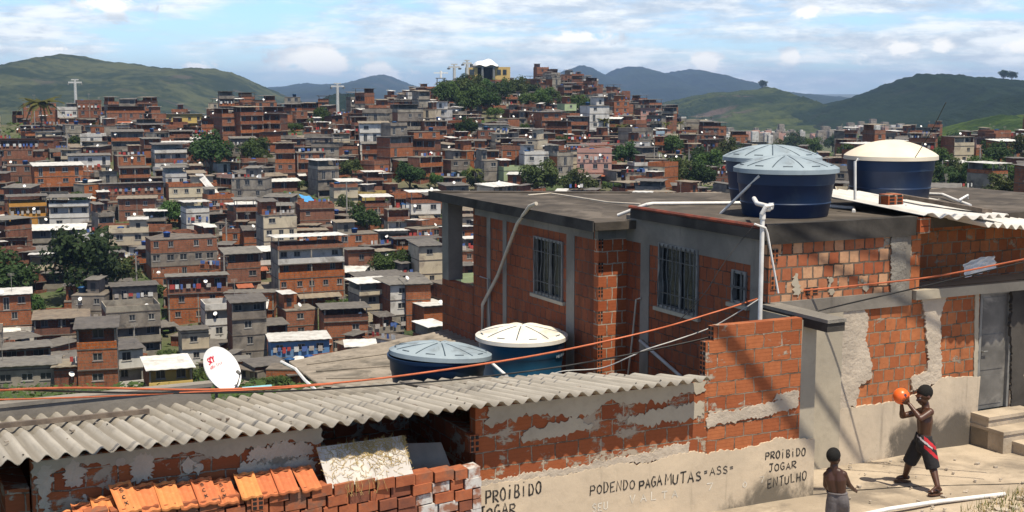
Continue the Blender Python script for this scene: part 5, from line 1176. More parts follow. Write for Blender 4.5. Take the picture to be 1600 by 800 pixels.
# houses read off the photograph: left, right, top, foot, storeys, wall, roof, roof tone, floor kinds from below
W_, B_ = 'win', 'bal'
SPEC = [
 (-6, 36, 150, 193, 5, 'grey', 'flat', 'grey', [B_, B_, B_, B_, W_]), (42, 92, 165, 194, 3, 'brick', 'flat', 'grey', [W_, W_, W_]), (94, 128, 170, 195, 2, 'brick', 'para', 'grey', [W_, W_]), (125, 163, 162, 194, 3, 'brick2', 'para', 'grey', [W_, W_, W_]),
 (170, 230, 180, 200, 2, 'brick', 'canopy', 'grey', [W_, W_]), (176, 226, 200, 250, 3, 'grey', 'sheet', 'grey', [W_, B_, B_]), (262, 320, 178, 205, 2, 'yellow', 'sheet', 'white', [B_, W_]), (105, 130, 196, 222, 2, 'grey', 'flat', 'grey', [W_, W_]),
 (0, 62, 212, 265, 3, 'brick', 'sheet', 'grey', [W_, W_, B_]), (108, 173, 236, 275, 2, 'white', 'sheet', 'grey', [W_, W_]), (184, 229, 238, 275, 2, 'brick', 'flat', 'grey', [W_, W_]), (242, 294, 228, 270, 2, 'white', 'canopy', 'grey', [W_, B_]),
 (300, 330, 212, 232, 1, 'brick', 'sheet', 'white', [W_]), (362, 402, 218, 246, 2, 'grey', 'sheet', 'grey', [W_, W_]), (12, 52, 264, 292, 2, 'brick', 'flat', 'grey', [W_, W_]), (54, 130, 266, 310, 3, 'brick', 'sheet', 'white', [B_, W_, W_]),
 (155, 182, 275, 305, 2, 'grey', 'sheet', 'grey', [W_, W_]), (186, 236, 266, 296, 2, 'brick', 'flat', 'white', [B_, B_]), (156, 256, 288, 325, 2, 'brick', 'sheet', 'grey', [W_, W_]), (258, 292, 284, 312, 2, 'white', 'canopy', 'grey', [W_, W_]),
 (262, 340, 302, 328, 2, 'cream', 'para', 'grey', [W_, W_]), (182, 242, 312, 350, 2, 'brick', 'sheet', 'beige', [W_, W_]), (12, 70, 325, 362, 2, 'ochre', 'canopy', 'grey', [W_, B_]), (74, 136, 326, 362, 2, 'white', 'canopy', 'grey', [W_, B_]),
 (22, 128, 362, 402, 2, 'grey', 'sheet', 'white', [B_, B_]), (202, 230, 335, 362, 1, 'blue', 'flat', 'grey', [W_]), (226, 256, 342, 366, 1, 'grey', 'canopy', 'white', [B_]), (166, 229, 362, 405, 2, 'cream', 'para', 'brick', [B_, W_]),
 (230, 338, 378, 440, 3, 'grey', 'flat', 'grey', [W_, W_, W_]), (322, 366, 320, 350, 2, 'brick', 'para', 'grey', [W_, W_]), (288, 326, 340, 372, 2, 'white', 'canopy', 'white', [W_, W_]), (42, 76, 412, 448, 2, 'brick', 'sheet', 'white', [B_, B_]),
 (348, 405, 412, 470, 3, 'brick', 'sheet', 'grey', [W_, W_, B_]), (255, 352, 452, 518, 3, 'brick', 'sheet', 'grey', [W_, W_, B_]), (168, 240, 472, 508, 2, 'grey', 'sheet', 'grey', [W_, W_]), (156, 244, 510, 572, 3, 'grey', 'para', 'grey', [B_, B_, W_]),
 (-12, 38, 482, 548, 3, 'brick', 'sheet', 'white', [W_, W_, W_]), (42, 128, 505, 560, 2, 'brick2', 'sheet', 'beige', [W_, B_]), (86, 138, 530, 562, 1, 'brick', 'flat', 'grey', [W_]), (-15, 66, 548, 610, 2, 'brick', 'sheet', 'grey', [W_, B_]),
 (72, 104, 568, 604, 1, 'brick2', 'sheet', 'grey', [W_]), (108, 172, 560, 622, 3, 'brick', 'sheet', 'grey', [W_, W_, B_]), (70, 132, 598, 625, 1, 'brick2', 'sheet', 'beige', [W_]), (-25, 72, 614, 650, 1, 'grey', 'sheet', 'grey', [W_]),
 (174, 200, 576, 612, 2, 'white', 'sheet', 'grey', [B_, W_]), (220, 292, 588, 625, 1, 'yellow', 'sheet', 'white', [B_]), (276, 318, 530, 582, 2, 'white', 'sheet', 'grey', [W_, W_]), (355, 412, 494, 586, 4, 'grey', 'sheet', 'grey', [W_, W_, W_, B_]),
 (318, 350, 500, 545, 2, 'white', 'para', 'grey', [W_, B_]), (415, 512, 536, 596, 2, 'blue', 'sheet', 'white', [W_, W_]), (408, 464, 343, 420, 4, 'cream', 'flat', 'grey', [W_, W_, W_, W_]), (378, 420, 366, 402, 2, 'brick', 'sheet', 'grey', [W_, W_]),
 (466, 523, 338, 365, 2, 'brick', 'para', 'grey', [W_, W_]), (464, 510, 362, 404, 2, 'brick', 'sheet', 'beige', [B_, W_]), (382, 430, 396, 440, 2, 'brick2', 'sheet', 'white', [W_, B_]), (428, 540, 392, 486, 4, 'brick', 'canopy', 'white', [W_, W_, B_, B_]),
 (525, 592, 376, 408, 2, 'brick', 'flat', 'grey', [W_, W_]), (541, 585, 398, 440, 2, 'brick', 'sheet', 'grey', [W_, W_]), (590, 638, 356, 388, 1, 'grey', 'sheet', 'white', [B_]), (634, 684, 372, 398, 1, 'grey', 'sheet', 'white', [W_]),
 (616, 690, 386, 412, 1, 'brick', 'canopy', 'grey', [B_]), (652, 692, 412, 456, 3, 'cream', 'sheet', 'grey', [W_, W_, W_]), (556, 634, 444, 486, 1, 'brick', 'canopy', 'grey', [W_]), (556, 612, 466, 520, 2, 'cream', 'canopy', 'white', [W_, B_]),
 (612, 640, 470, 530, 3, 'white', 'sheet', 'grey', [W_, W_, W_]), (640, 664, 470, 528, 3, 'brick', 'sheet', 'grey', [W_, W_, W_]), (666, 692, 482, 540, 2, 'brick2', 'sheet', 'white', [W_, W_]), (500, 574, 498, 560, 2, 'brick', 'canopy', 'grey', [W_, W_]),
 (440, 494, 494, 545, 2, 'brick', 'flat', 'grey', [W_, W_]), (530, 566, 282, 320, 2, 'grey', 'sheet', 'white', [W_, W_]), (572, 600, 280, 318, 2, 'brick', 'canopy', 'white', [W_, B_]), (418, 470, 276, 302, 1, 'brick', 'sheet', 'white', [B_]),
 (520, 560, 300, 330, 2, 'cream', 'para', 'grey', [W_, W_]), (640, 690, 322, 356, 2, 'white', 'canopy', 'white', [W_, W_]), (700, 745, 345, 380, 2, 'cream', 'sheet', 'beige', [W_, W_]), (702, 745, 365, 400, 2, 'brick', 'sheet', 'white', [W_, W_]), (702, 746, 400, 440, 2, 'brick', 'flat', 'white', [W_, W_]),
 (918, 954, 176, 216, 4, 'white', 'flat', 'tile', [W_, W_, W_, W_]), (956, 984, 162, 188, 3, 'brick', 'flat', 'grey', [W_, W_, W_]), (880, 902, 164, 184, 2, 'green', 'flat', 'grey', [B_, W_]), (1486, 1524, 226, 256, 3, 'cream', 'flat', 'grey', [W_, W_, B_]), (1520, 1548, 222, 244, 2, 'pink', 'sheet', 'grey', [W_, B_]),
 (1556, 1598, 226, 250, 2, 'brick', 'sheet', 'white', [W_, W_]), (1500, 1530, 250, 272, 1, 'brick', 'sheet', 'white', [W_]), (1546, 1580, 282, 312, 2, 'grey', 'canopy', 'white', [W_, W_])]
for (a, c, yt, yb, n, wl, rf_, tn, kn) in SPEC:
    rg = random.Random(a * 7 + yb)
    cx = (a + c) / 2; Yd = depth_for(cx, yb)
    if tn == 'brick': tn = 'grey'
    wm_ = (c - a) / F * Yd; hm = (yb - yt) / F * Yd
    add_house(cx, Yd + 2, max(4, min(19, wm_ * .96)), rg, d=rg.uniform(5, 7), rot=ROT * .8 + rg.uniform(-.14, .1), fixed=True, floors=n, wall=wl, roof=rf_, tone=tn, kinds=kn)
# trees first claim their ground: (column, foot row, crown width px, kind)
TREES = [(330, 275, 66, 0), (400, 262, 46, 1), (412, 262, 30, 2), (125, 478, 110, 3), (10, 480, 85, 0), (-35, 470, 80, 1), (42, 505, 40, 1), (185, 455, 50, 2), (572, 372, 50, 0), (603, 444, 52, 1), (636, 442, 50, 1), (550, 284, 38, 2), (640, 300, 46, 0), (680, 296, 24, 1), (730, 218, 36, 0),
         (975, 262, 42, 0), (1052, 245, 34, 1), (1058, 292, 44, 2), (1090, 262, 34, 0), (1110, 280, 50, 1), (905, 312, 50, 2), (845, 314, 60, 2), (655, 138, 28, 0), (630, 150, 26, 1), (702, 154, 28, 0), (740, 160, 40, 2), (760, 151, 28, 1), (716, 166, 48, 2), (700, 172, 44, 1), (748, 172, 42, 0), (780, 150, 22, 1), (798, 145, 22, 0),
         (820, 152, 30, 2), (860, 162, 26, 2), (905, 180, 36, 1), (925, 176, 26, 0), (990, 186, 18, 0), (590, 166, 16, 0), (505, 198, 30, 1), (493, 205, 24, 2), (118, 230, 20, 1), (312, 182, 24, 0), (265, 184, 14, 0), (120, 325, 26, 1), (262, 356, 42, 1), (310, 412, 36, 1), (540, 335, 30, 2), (745, 300, 26, 2), (820, 210, 18, 1), (880, 232, 22, 2), (890, 300, 30, 0), (730, 285, 20, 1),
         (1130, 262, 46, 2), (1150, 250, 30, 0), (1095, 300, 50, 0), (1480, 300, 50, 0), (1530, 300, 60, 1), (1500, 284, 44, 2), (1560, 262, 44, 0), (1590, 300, 50, 1), (1470, 270, 40, 1), (1545, 246, 30, 0), (1600, 250, 40, 2), (1475, 248, 34, 2), (1590, 206, 30, 0), (1560, 208, 34, 2), (1520, 212, 30, 1), (1490, 218, 26, 0), (1620, 215, 36, 1), (1570, 330, 60, 2), (1240, 240, 34, 0), (1270, 244, 30, 1), (1215, 246, 26, 2), (1300, 236, 30, 0), (1320, 250, 30, 1),
         (230, 470, 40, 4), (205, 478, 34, 4), (300, 612, 50, 4), (270, 600, 46, 4), (425, 616, 40, 4), (400, 612, 34, 4), (520, 496, 40, 4), (540, 488, 36, 4), (255, 575, 40, 4), (480, 300, 26, 4), (95, 562, 22, 4), (330, 608, 40, 4), (640, 545, 24, 4), (460, 206, 26, 4), (775, 185, 30, 4), (640, 146, 30, 0), (668, 142, 24, 2), (722, 146, 32, 0), (780, 166, 40, 0), (805, 158, 34, 2), (830, 158, 30, 0), (688, 160, 30, 0), (735, 185, 44, 1), (765, 178, 40, 0), (850, 172, 34, 1), (620, 152, 26, 0), (830, 170, 40, 4), (880, 165, 30, 4), (1180, 290, 40, 4), (955, 300, 26, 4)]
PALMS = [(68, 216, 70, 58), (742, 304, 50, 26), (944, 216, 36, 22), (970, 224, 34, 22), (1040, 216, 30, 16), (100, 440, 50, 44), (1062, 210, 24, 14)]    # column, foot, height px, crown px
occ = [(h['p'].x, h['p'].y, h['rad']) for h in WALLS]
TR = []
for (cx, yb, wpx, kd) in TREES:
    Yd = depth_for(cx, yb) + 1; p = place(cx, Yd); rad = wpx / F * Yd / 2; TR.append((p, rad, kd, cx, yb, Yd)); occ.append((p.x, p.y, rad * (.8 if kd < 4 else .55)))
PROT = [(h['rect'], h['Y'], .08 if h['rect'][3] > 545 else .28) for h in WALLS]
for (p, rad, kd, cx, yb, Yd) in TR:
    q = rad / Yd * F; PROT.append(((cx - q, cx + q, yb - q * (2.0 if kd < 4 else .9), yb), Yd, .30 if kd < 4 else .1))
for (cx, yb, hp, cw) in PALMS: PROT.append(((cx - cw * .3, cx + cw * .3, yb - hp, yb - hp * .2), depth_for(cx, yb), .2))
PROT += [((733, 802, 90, 128), 688, .15), ((680, 700, 110, 130), 644, .2), ((448, 496, 298, 318), 312, .1), ((300, 345, 268, 305), 300, .1), ((100, 140, 125, 168), 480, .2), ((515, 545, 130, 180), 500, .2), ((700, 720, 100, 132), 640, .1)]
def hides(c, y, w, h, Z):
    k = F / y; x0, x1 = c - w * .5 * k, c + w * .5 * k; yt = 135 - k * (Z + h + .7)
    for (a0, a1, b0, b1), yd, allow in PROT:
        if yd <= y - 4: continue
        ov = min(x1, a1) - max(x0, a0)
        if ov > .16 * (a1 - a0) and yt < b1 - allow * (b1 - b0): return True
    return False
rg = random.Random(21); Yd = 166.0
while Yd < 780:
    half = Yd * 1050 / F; x = -half - rg.uniform(0, 8)
    while x < half:
        w = rg.uniform(4.0, 8.6) if Yd < 400 else rg.uniform(3.5, 7.0); x += w / 2 + rg.uniform(0.0, .6)
        y = Yd + rg.uniform(-4, 4); c = 800 + F * x / y
        ok = True; dens = 1.0
        if c > 1010 and y > 285: dens = .62
        if c > 1120: dens = .55 if y < 410 else .35
        if 600 < c < 845 and y > 570: dens = .10
        if y > 560 and (c < 585 or c > 1060): dens = 0
        if y > 670: dens = 0
        if c < 585 and y > 462: dens = 0
        if y < 160 and 180 < c < 300: dens = .3
        if rg.random() > dens: ok = False
        if ok:
            for (ox, oy, r0) in occ:
                if (ox - x) ** 2 + ((oy - y) * .8) ** 2 < (r0 * .8 + w * .40) ** 2: ok = False; break
        if ok:
            Z = ground(x, y); nmax = 0
            for n in (4, 3, 2, 1):
                if not hides(c, y, w, n * FH + .7, Z): nmax = n; break
            if nmax:
                nn = min(nmax, rg.choices([1, 2, 3, 4], [8, 38, 40, 14])[0]); kw = dict(floors=nn)
                if hides(c, y, w, nn * FH + 2.6, Z): kw['roof'] = rg.choice(['flat', 'sheet', 'para'])
                add_house(c, y, w, rg, **kw); occ.append((x, y, w * .5))
        x += w / 2
    Yd += 6.8 + Yd * .009

# small houses and sheds squeezed into the gaps
for q in range(5200):
    Yd = 168 + 460 * rg.random() ** 1.4; x = rg.uniform(-1, 1) * Yd * 1000 / F; c = 800 + F * x / Yd
    if c > 1040 or (590 < c < 845 and Yd > 560) or (c < 585 and Yd > 455): continue
    w = rg.uniform(3.4, 6.5)
    if any((ox - x) ** 2 + ((oy - Yd) * .9) ** 2 < (r0 * .62 + w * .36) ** 2 for ox, oy, r0 in occ): continue
    Z = ground(x, Yd); n = rg.choice([1, 1, 2])
    if hides(c, Yd, w, n * FH + .7, Z):
        n = 1
        if hides(c, Yd, w * .8, 1.2, Z): continue
    add_house(c, Yd, w, rg, d=rg.uniform(3.5, 5.5), floors=n, roof=rg.choice(['sheet', 'flat', 'sheet', 'para'])); occ.append((x, Yd, w * .45))
# which houses does the picture show, and how large: a small depth-sorted raster
Wd, Hd = 800, 400
zid = np.full((Hd, Wd), -1, int)
for i in sorted(range(len(WALLS)), key=lambda i: -WALLS[i]['Y']):
    x0, x1, y0, y1 = WALLS[i]['rect']; zid[max(0, int(y0 / 2)):max(0, int(y1 / 2) + 6), max(0, int(x0 / 2)):max(0, int(x1 / 2))] = i
yy, xx = np.mgrid[0:Hd, 0:Wd] * 2
fg = ((xx > 745) & (yy > 300 - 0 * xx)) | ((xx > 690) & (yy < 320) & (yy > 298)) | (yy > 640 - .08 * xx) | ((xx > 690) & (yy > 435)) | ((xx > 1140) & (xx < 1310) & (yy > 240)) | ((xx > 1325) & (xx < 1465) & (yy > 235))
zid[fg] = -1
cnt = np.bincount(zid[zid >= 0].ravel(), minlength=len(WALLS))
for i, h in enumerate(WALLS): h['vis'] = int(cnt[i])
order = sorted(range(len(WALLS)), key=lambda i: -WALLS[i]['vis'])
INDIV = [i for i in order if WALLS[i]['vis'] >= 14][:296]; iset = set(INDIV)

# labels: what the house looks like, then the landmark it stands by
MARKS = [('the left ridge palm', 68, 190), ('the tree below the yellow house', 330, 245), ('the left skyline pylon', 118, 150), ('the middle ridge pylon', 529, 160), ('the dark left-edge trees', 115, 430),
         ('the white-domed station', 765, 112), ('the blue tarpaulins', 472, 305), ('the lone round tree mid-slope', 572, 345), ('the paired leafy trees', 616, 422), ('the satellite dish', 348, 570), ('the white hill block', 936, 195),
         ('the green trees on the hilltop', 725, 150), ('the dark hillside tree', 730, 200), ('the cream four-storey house', 436, 380), ('the tree above the flat roof', 975, 245), ('the upper blue tanks', 1230, 250), ('the bright blue house', 462, 565), ('the central palm', 742, 270), ('the sandy-lidded tank', 1395, 250), ('the ochre house', 40, 345)]
NUM = {1: 'one-storey', 2: 'two-storey', 3: 'three-storey', 4: 'four-storey', 5: 'five-storey'}
def describe(h):
    sp = h['sp']; rfn = {'flat': 'flat roof', 'para': 'walled terrace', 'sheet': sp['tone'] + ' sheet roof', 'canopy': 'post-held ' + sp['tone'] + ' roof'}[sp['roof']]
    cy = (h['rect'][2] + h['rect'][3]) / 2
    best = min(MARKS, key=lambda m: (m[1] - h['cx']) ** 2 + (m[2] - cy) ** 2 if m[0] not in h.get('ban', ()) else 1e9)
    dx, dy = h['cx'] - best[1], cy - best[2]
    pos = ('right of' if dx > 0 else 'left of') if abs(dx) > abs(dy) else ('below' if dy > 0 else 'above')
    return '%s %s house, %s' % (NUM[sp['n']], CNAME[sp['wall']], rfn), pos + ' ' + best[0]
lab = {}
FIXLAB = {}
for i in INDIV: lab.setdefault(describe(WALLS[i]), []).append(i)
LABEL = {}
for (a, c), ids in lab.items():
    ids.sort(key=lambda i: WALLS[i]['Y'])
    for k, i in enumerate(ids):
        if len(ids) == 1: LABEL[i] = a + ', ' + c
        elif len(ids) == 2: LABEL[i] = a + ', ' + ('lower' if k == 0 else 'upper') + ' one ' + c
        else: LABEL[i] = a + ', ' + (ORD[k] + ' upslope ' if k < len(ORD) else 'topmost ') + c
TANKME = None
MASS = MB(); mats_all = list(HM.values()) + CLOTH + [MT['dish'], SLABM, POSTM, WPN] + list(RMAT.values()); IDX = {m.name: k for k, m in enumerate(mats_all)}
ROOFTOPS = []
for i, h in enumerate(WALLS):
    rg = h['rg']
    if i in iset:
        o = thing('house', LABEL[i], 'house', h['p'], h['rot'], 'brick and cement houses covering the hillside')
        top = build_house(h['sp'], o, h['d'], rg); ROOFTOPS.append((i, h, top))
    else:
        c0 = h['cx']; 
        if c0 < -60 or c0 > 1660 or (h['vis'] == 0 and h['Y'] < 200 and c0 > 800): 
            if rg.random() < .5: continue
        mtx = Matrix.Translation(h['p']) @ Matrix.Rotation(h['rot'], 4, 'Z')
        build_house(h['sp'], None, h['d'], rg, mass=(MASS, mtx, IDX))
tag(MASS.build('distant_houses', mats_all), 'mass of small brick and cement houses packed over the far hillside', 'houses', kind='stuff')
print('HOUSES', len(WALLS), 'individual', len(INDIV), 'min vis', WALLS[INDIV[-1]]['vis'])

# small things on the roofs
tm = MB(); tm.lathe((0, 0, 0), [(0, 0), (.5, 0), (.6, .75), (.64, .76), (.64, .82), (.3, .95), (0, .97)], 14); tank_me = tm.mesh('water_tank', MT['tank'], True)
TKB = M('small_blue_tank', (.012, .065, .20), (.01, .05, .15), 2, .5, rand=.3); tank_me.materials[0] = TKB
dm = MB(); dm.lathe((0, 0, 0), [(.30, .06), (.2, .02), (0, 0), (.2, .0), (.31, .05)], 12); dish_me = dm.mesh('dish', MT['dish'], True)
def brief(i):
    h = WALLS[i]; L = LABEL[i]; return L
rg = random.Random(77); nt_ = 0; TUSED = set()
for (i, h, top) in ROOFTOPS:
    m = Matrix.Translation(h['p']) @ Matrix.Rotation(h['rot'], 4, 'Z'); w, d, sp = h['sp']['w'], h['d'], h['sp']
    if sp['roof'] in ('flat', 'para') and rg.random() < .62 and nt_ < 70:
        z = sp['n'] * FH + .012
        x = rg.uniform(-w * .35, w * .35)
        o = link('water_tank', tank_me, None, m @ Vector((x, d * rg.uniform(.35, .7), z)), (0, 0, 0), (1.1, 1.1, 1.1)); nt_ += 1
        nm = 'blue tank on ' + ' '.join(LABEL[i].split(', ')[0].split()) + ', ' + LABEL[i].split(', ', 2)[2]
        if nm in TUSED: bpy.data.objects.remove(o); nt_ -= 1; continue
        TUSED.add(nm); tag(o, nm, 'water tank', 'small blue water tanks on the hillside roofs')

# utility poles among the houses
def pole(px, yb, hpx, lab):
    Yd = depth_for(px, yb); p = place(px, Yd); hh = hpx / F * Yd
    o = thing('utility_pole', lab, 'utility pole', p, rnd.uniform(-.5, .5), 'utility poles among the houses')
    mb = MB(); mb.tube([(0, 0, -1), (0, 0, hh)], [.19, .12], 8); mb.build('pole', POSTM, o)
    mb = MB(); mb.box(-.9, .9, -.06, .06, hh - .5, hh - .36); mb.box(-.7, .7, -.06, .06, hh - 1.3, hh - 1.18); mb.build('crossarm', MT['wood'], o)
    mb = MB(); mb.lathe((.35, .28, hh - 2.2), [(0, 0), (.22, .02), (.22, .75), (0, .78)], 10); mb.build('transformer', MT['steel'], o)
for k, (px, yb, hpx, where) in enumerate([(346, 470, 72, 'grey utility pole before the brick house right of the left-edge trees'), (351, 400, 60, 'grey utility pole standing above the brick house with the sheet roof'), (207, 455, 58, 'grey utility pole beside the dark leafy trees at left'), (541, 345, 60, 'grey utility pole by the lone round tree mid-slope'),
        (107, 262, 62, 'utility pole beside the long white house below the palm'), (58, 205, 46, 'short utility pole just left of the ridge palm'), (249, 200, 28, 'small pole with a lamp left of the yellow house'), (865, 262, 34, 'pole above the middle of the flat roof'), (1022, 262, 32, 'pole right of the tree above the flat roof'), (1076, 284, 52, 'tall pole beside the tanks, over the green slope'), (1105, 262, 34, 'pole among trees nearest the front tank'),
        (14, 262, 52, 'utility pole at the left picture edge'), (610, 268, 30, 'pole among the houses right of the blue tarpaulins'), (1530, 290, 60, 'pole among the trees at the right edge'), (1472, 300, 50, 'pole just right of the sandy-lidded tank')]):
    pole(px, yb, hpx, where)
# blue tarpaulins
def tarp(label, pix, Yd, dz):
    P = [at(x, y, Yd + q) for x, y, q in pix]; c = P[0]
    mb = MB(tuple(c)); n = 8; vs = []
    for i in range(n + 1):
        for j in range(n + 1):
            s, q = i / n, j / n; p = (P[0] * (1 - s) + P[1] * s) * (1 - q) + (P[3] * (1 - s) + P[2] * s) * q
            p.z -= dz * 4 * s * (1 - s) * .5; p += Vector((0, 0, .12 * mnoise.noise(Vector((s * 5, q * 5, 1))))); vs.append(p)
    mb.add(vs, [(i * (n + 1) + j, (i + 1) * (n + 1) + j, (i + 1) * (n + 1) + j + 1, i * (n + 1) + j + 1) for i in range(n) for j in range(n)])
    tag(mb.build('tarpaulin', MT['tarp'], None, c, smooth=True), label, 'tarpaulin', 'blue tarpaulins on the hillside')
MT['tarp'] = M('bright_blue_tarpaulin', (.07, .30, .62), (.06, .25, .52), 1, .6)
tarp('larger bright blue tarpaulin stretched over a terrace on the slope', [(474, 314, 0), (492, 314, 0), (484, 306, 3), (466, 302, 3)], 304, .5)
tarp('smaller bright blue tarpaulin hanging beside the larger one', [(452, 304, 0), (462, 312, 0), (462, 306, 1), (452, 300, 1)], 304, .2)
# white sheet roof tipped on edge, mid slope
lr = thing('roof_sheet', 'long white sheet of roofing tipped steeply down the slope near the left tree', 'roof sheet', at(325, 290, 300)); mb = MB(tuple(at(325, 290, 300)))
P = [at(305, 272, 304), at(316, 272, 303), at(342, 303, 297), at(330, 302, 297)]; mb.add(P + [p + Vector((.1, .2, .1)) for p in P], [(0, 1, 2, 3), (7, 6, 5, 4), (0, 4, 5, 1), (1, 5, 6, 2), (2, 6, 7, 3), (3, 7, 4, 0)]); mb.build('sheet', RMAT['white'], lr)

# ------------------------------------------------------------------ trees
def leaf_mat(name, c1, c2):
    m, t, bs, co = new_mat(name)
    n = t.noise(co, .9, 4, .7); oi = t.node('ShaderNodeObjectInfo')
    c = t.mix(t.ramp(n, .35, .65), c1, c2)
    h = t.node('ShaderNodeHueSaturation'); t.put(h.inputs['Color'], c); t.put(h.inputs['Value'], t.math('ADD', .75, t.math('MULTIPLY', oi.outputs['Random'], .5))); t.put(h.inputs['Hue'], t.math('ADD', .485, t.math('MULTIPLY', oi.outputs['Random'], .03)))
    t.put(bs.inputs['Base Color'], h.outputs[0]); bs.inputs['Roughness'].default_value = .7; bs.inputs['Specular IOR Level'].default_value = .2
    tr = t.node('ShaderNodeBsdfTranslucent'); t.put(tr.inputs[0], h.outputs[0]); mx = t.node('ShaderNodeMixShader'); mx.inputs[0].default_value = .25
    t.l.new(bs.outputs[0], mx.inputs[1]); t.l.new(tr.outputs[0], mx.inputs[2]); t.l.new(mx.outputs[0], t.n['Material Output'].inputs[0]); return m
LEAF = [leaf_mat('dark_leaves', (.038, .070, .018), (.022, .042, .012)), leaf_mat('mid_green_leaves', (.060, .105, .024), (.034, .064, .016)), leaf_mat('dry_olive_leaves', (.070, .088, .026), (.040, .060, .018)), LEAF3 if False else leaf_mat('deep_leaves', (.030, .055, .016), (.018, .034, .011)), leaf_mat('bright_shrub_leaves', (.070, .105, .026), (.040, .068, .018))]
BARK = M('brown_bark', (.10, .075, .05), (.06, .045, .03), 3, .95)
def crown_mesh(seed, mat, n=2600, shrub=False):
    """unit crown: radius 1 about (0, 0, 1); clumps of leaf faces with gaps between"""
    rg = random.Random(seed); mb = MB(); cl = []
    nc_ = 30 if not shrub else 22
    for k in range(nc_):
        a = rg.uniform(0, 2 * math.pi); e = rg.uniform(-.55 if not shrub else -.1, 1.0); q = rg.uniform(.35, .9)
        r = math.sqrt(max(0, 1 - e * e * .7)) * q
        cl.append((Vector((r * math.cos(a), r * math.sin(a), .95 + e * q * (.78 if not shrub else .6))), rg.uniform(.22, .42)))
    for k in range(n):
        c, r = cl[k % nc_]
        d = Vector((rg.gauss(0, 1), rg.gauss(0, 1), rg.gauss(0, 1) + .25)).normalized(); p = c + d * r * rg.uniform(.55, 1.05); p.z = max(p.z, .02)
        nn = (d + Vector((rg.gauss(0, .5), rg.gauss(0, .5), rg.gauss(0, .5) + .3))).normalized()
        t1 = nn.cross(Vector((rg.gauss(0, 1), rg.gauss(0, 1), rg.gauss(0, 1)))).normalized(); t2 = nn.cross(t1); s = rg.uniform(.045, .095)
        mb.quad(p - t1 * s, p - t2 * s * .6, p + t1 * s, p + t2 * s * .6)
    return mb.mesh('crown', mat)
def trunk_mesh(seed):
    rg = random.Random(seed); mb = MB(); mb.tube([(0, 0, -.6), (.03, 0, .1), (rg.uniform(-.06, .06), 0, .5), (0, .05, .85)], [.085, .07, .055, .03], 7)
    for k in range(6):
        a = k * 1.05 + rg.uniform(-.3, .3); mb.tube([(0, 0, .38 + .07 * k), (.3 * math.cos(a), .3 * math.sin(a), .7 + .07 * k), (.55 * math.cos(a), .55 * math.sin(a), .95 + .06 * k)], [.04, .025, .01], 5)
    return mb.mesh('trunk', BARK)
CROWN = [crown_mesh(40 + k, LEAF[k], 3400 if k < 4 else 2200, k == 4) for k in range(5)] ; CROWN_B = [crown_mesh(60 + k, LEAF[k], 3400 if k < 4 else 2200, k == 4) for k in range(5)]
TRUNK = [trunk_mesh(3), trunk_mesh(4)]
KINDN = ['dark round-crowned tree', 'mid-green leafy tree', 'olive-green spreading tree', 'deep green dense tree', 'low bright green shrub']
tl_ = {}
for k, (p, rad, kd, cx, yb, Yd) in enumerate(TR):
    cy = yb - rad / Yd * F
    ms = [m for m in MARKS if 'tree' not in m[0]]
    best = min(ms, key=lambda m: (m[1] - cx) ** 2 + (m[2] - cy) ** 2); dx, dy = cx - best[1], cy - best[2]
    pos = ('right of' if dx > 0 else 'left of') if abs(dx) > abs(dy) else ('below' if dy > 0 else 'above')
    size = 'big' if rad / Yd * F > 24 else ('small' if rad / Yd * F < 14 else 'middling')
    tl_.setdefault('%s %s %s %s' % (size, KINDN[kd], pos, best[0]), []).append(k)
TLAB = {}
for L, ids in tl_.items():
    ids.sort(key=lambda k: TR[k][3])
    for q, k in enumerate(ids): TLAB[k] = L if len(ids) == 1 else L + ', ' + ('leftmost' if q == 0 else ORD[q] + ' from the left')
for k, (p, rad, kd, cx, yb, Yd) in enumerate(TR):
    name = 'shrub' if kd == 4 else 'tree'
    lift = .12 if kd < 4 else -.15
    o = thing(name, TLAB[k], name, p + Vector((0, 0, -.3)), rnd.uniform(0, 6.28), 'trees among the houses' if kd < 4 else 'shrubs among the houses')
    s = rad * 1.08; cme = (CROWN if k % 2 else CROWN_B)[kd]
    vs_ = 1.0 if kd < 4 else .8
    link('crown', cme, o, (0, 0, s * lift), (0, 0, 0), (s, s, s * vs_ * rnd.uniform(.9, 1.12)))
    if kd < 4: link('trunk', TRUNK[k % 2], o, (0, 0, 0), (0, 0, 0), (s, s, s))
# palms
def palm_frond(mb, a, L, droop, rg, base):
    pts = [base + Vector((math.cos(a), math.sin(a), 0)) * (L * s) + Vector((0, 0, L * (.55 * s * (1 - droop * .5) - droop * s * s))) for s in [q / 7 for q in range(8)]]
    mb.tube(pts, [.05, .045, .04, .035, .03, .025, .02, .012], 4, 0, False)
    for q in range(1, 26):
        s = q / 26 * 7; i = min(6, int(s)); p = pts[i].lerp(pts[i + 1], s - i); dr = (pts[i + 1] - pts[i]).normalized(); sd = dr.cross(Vector((0, 0, 1))).normalized()
        ll = L * .26 * math.sin(min(1, (q + 4) / 22) * math.pi * .85 + .25)
        for sg in (-1, 1):
            e = p + sd * sg * ll * .75 + dr * ll * .45 + Vector((0, 0, -ll * .35)); wv = dr * L * .035
            mb.quad(p - wv, p + wv, e + wv * .3, e - wv * .3)
PALML = leaf_mat('palm_fronds', (.13, .13, .03), (.07, .08, .018))
PLAB = ['tall palm on the left ridge in front of the brick house', 'palm rising just above the flat roof left end', 'palm in front of the tall white block on the hill', 'palm right of the tall white block on the hill', 'small palm before the far grassy hill', 'banana-like palm over the dark trees at left', 'tiny palm near the houses below the green rocky hill']
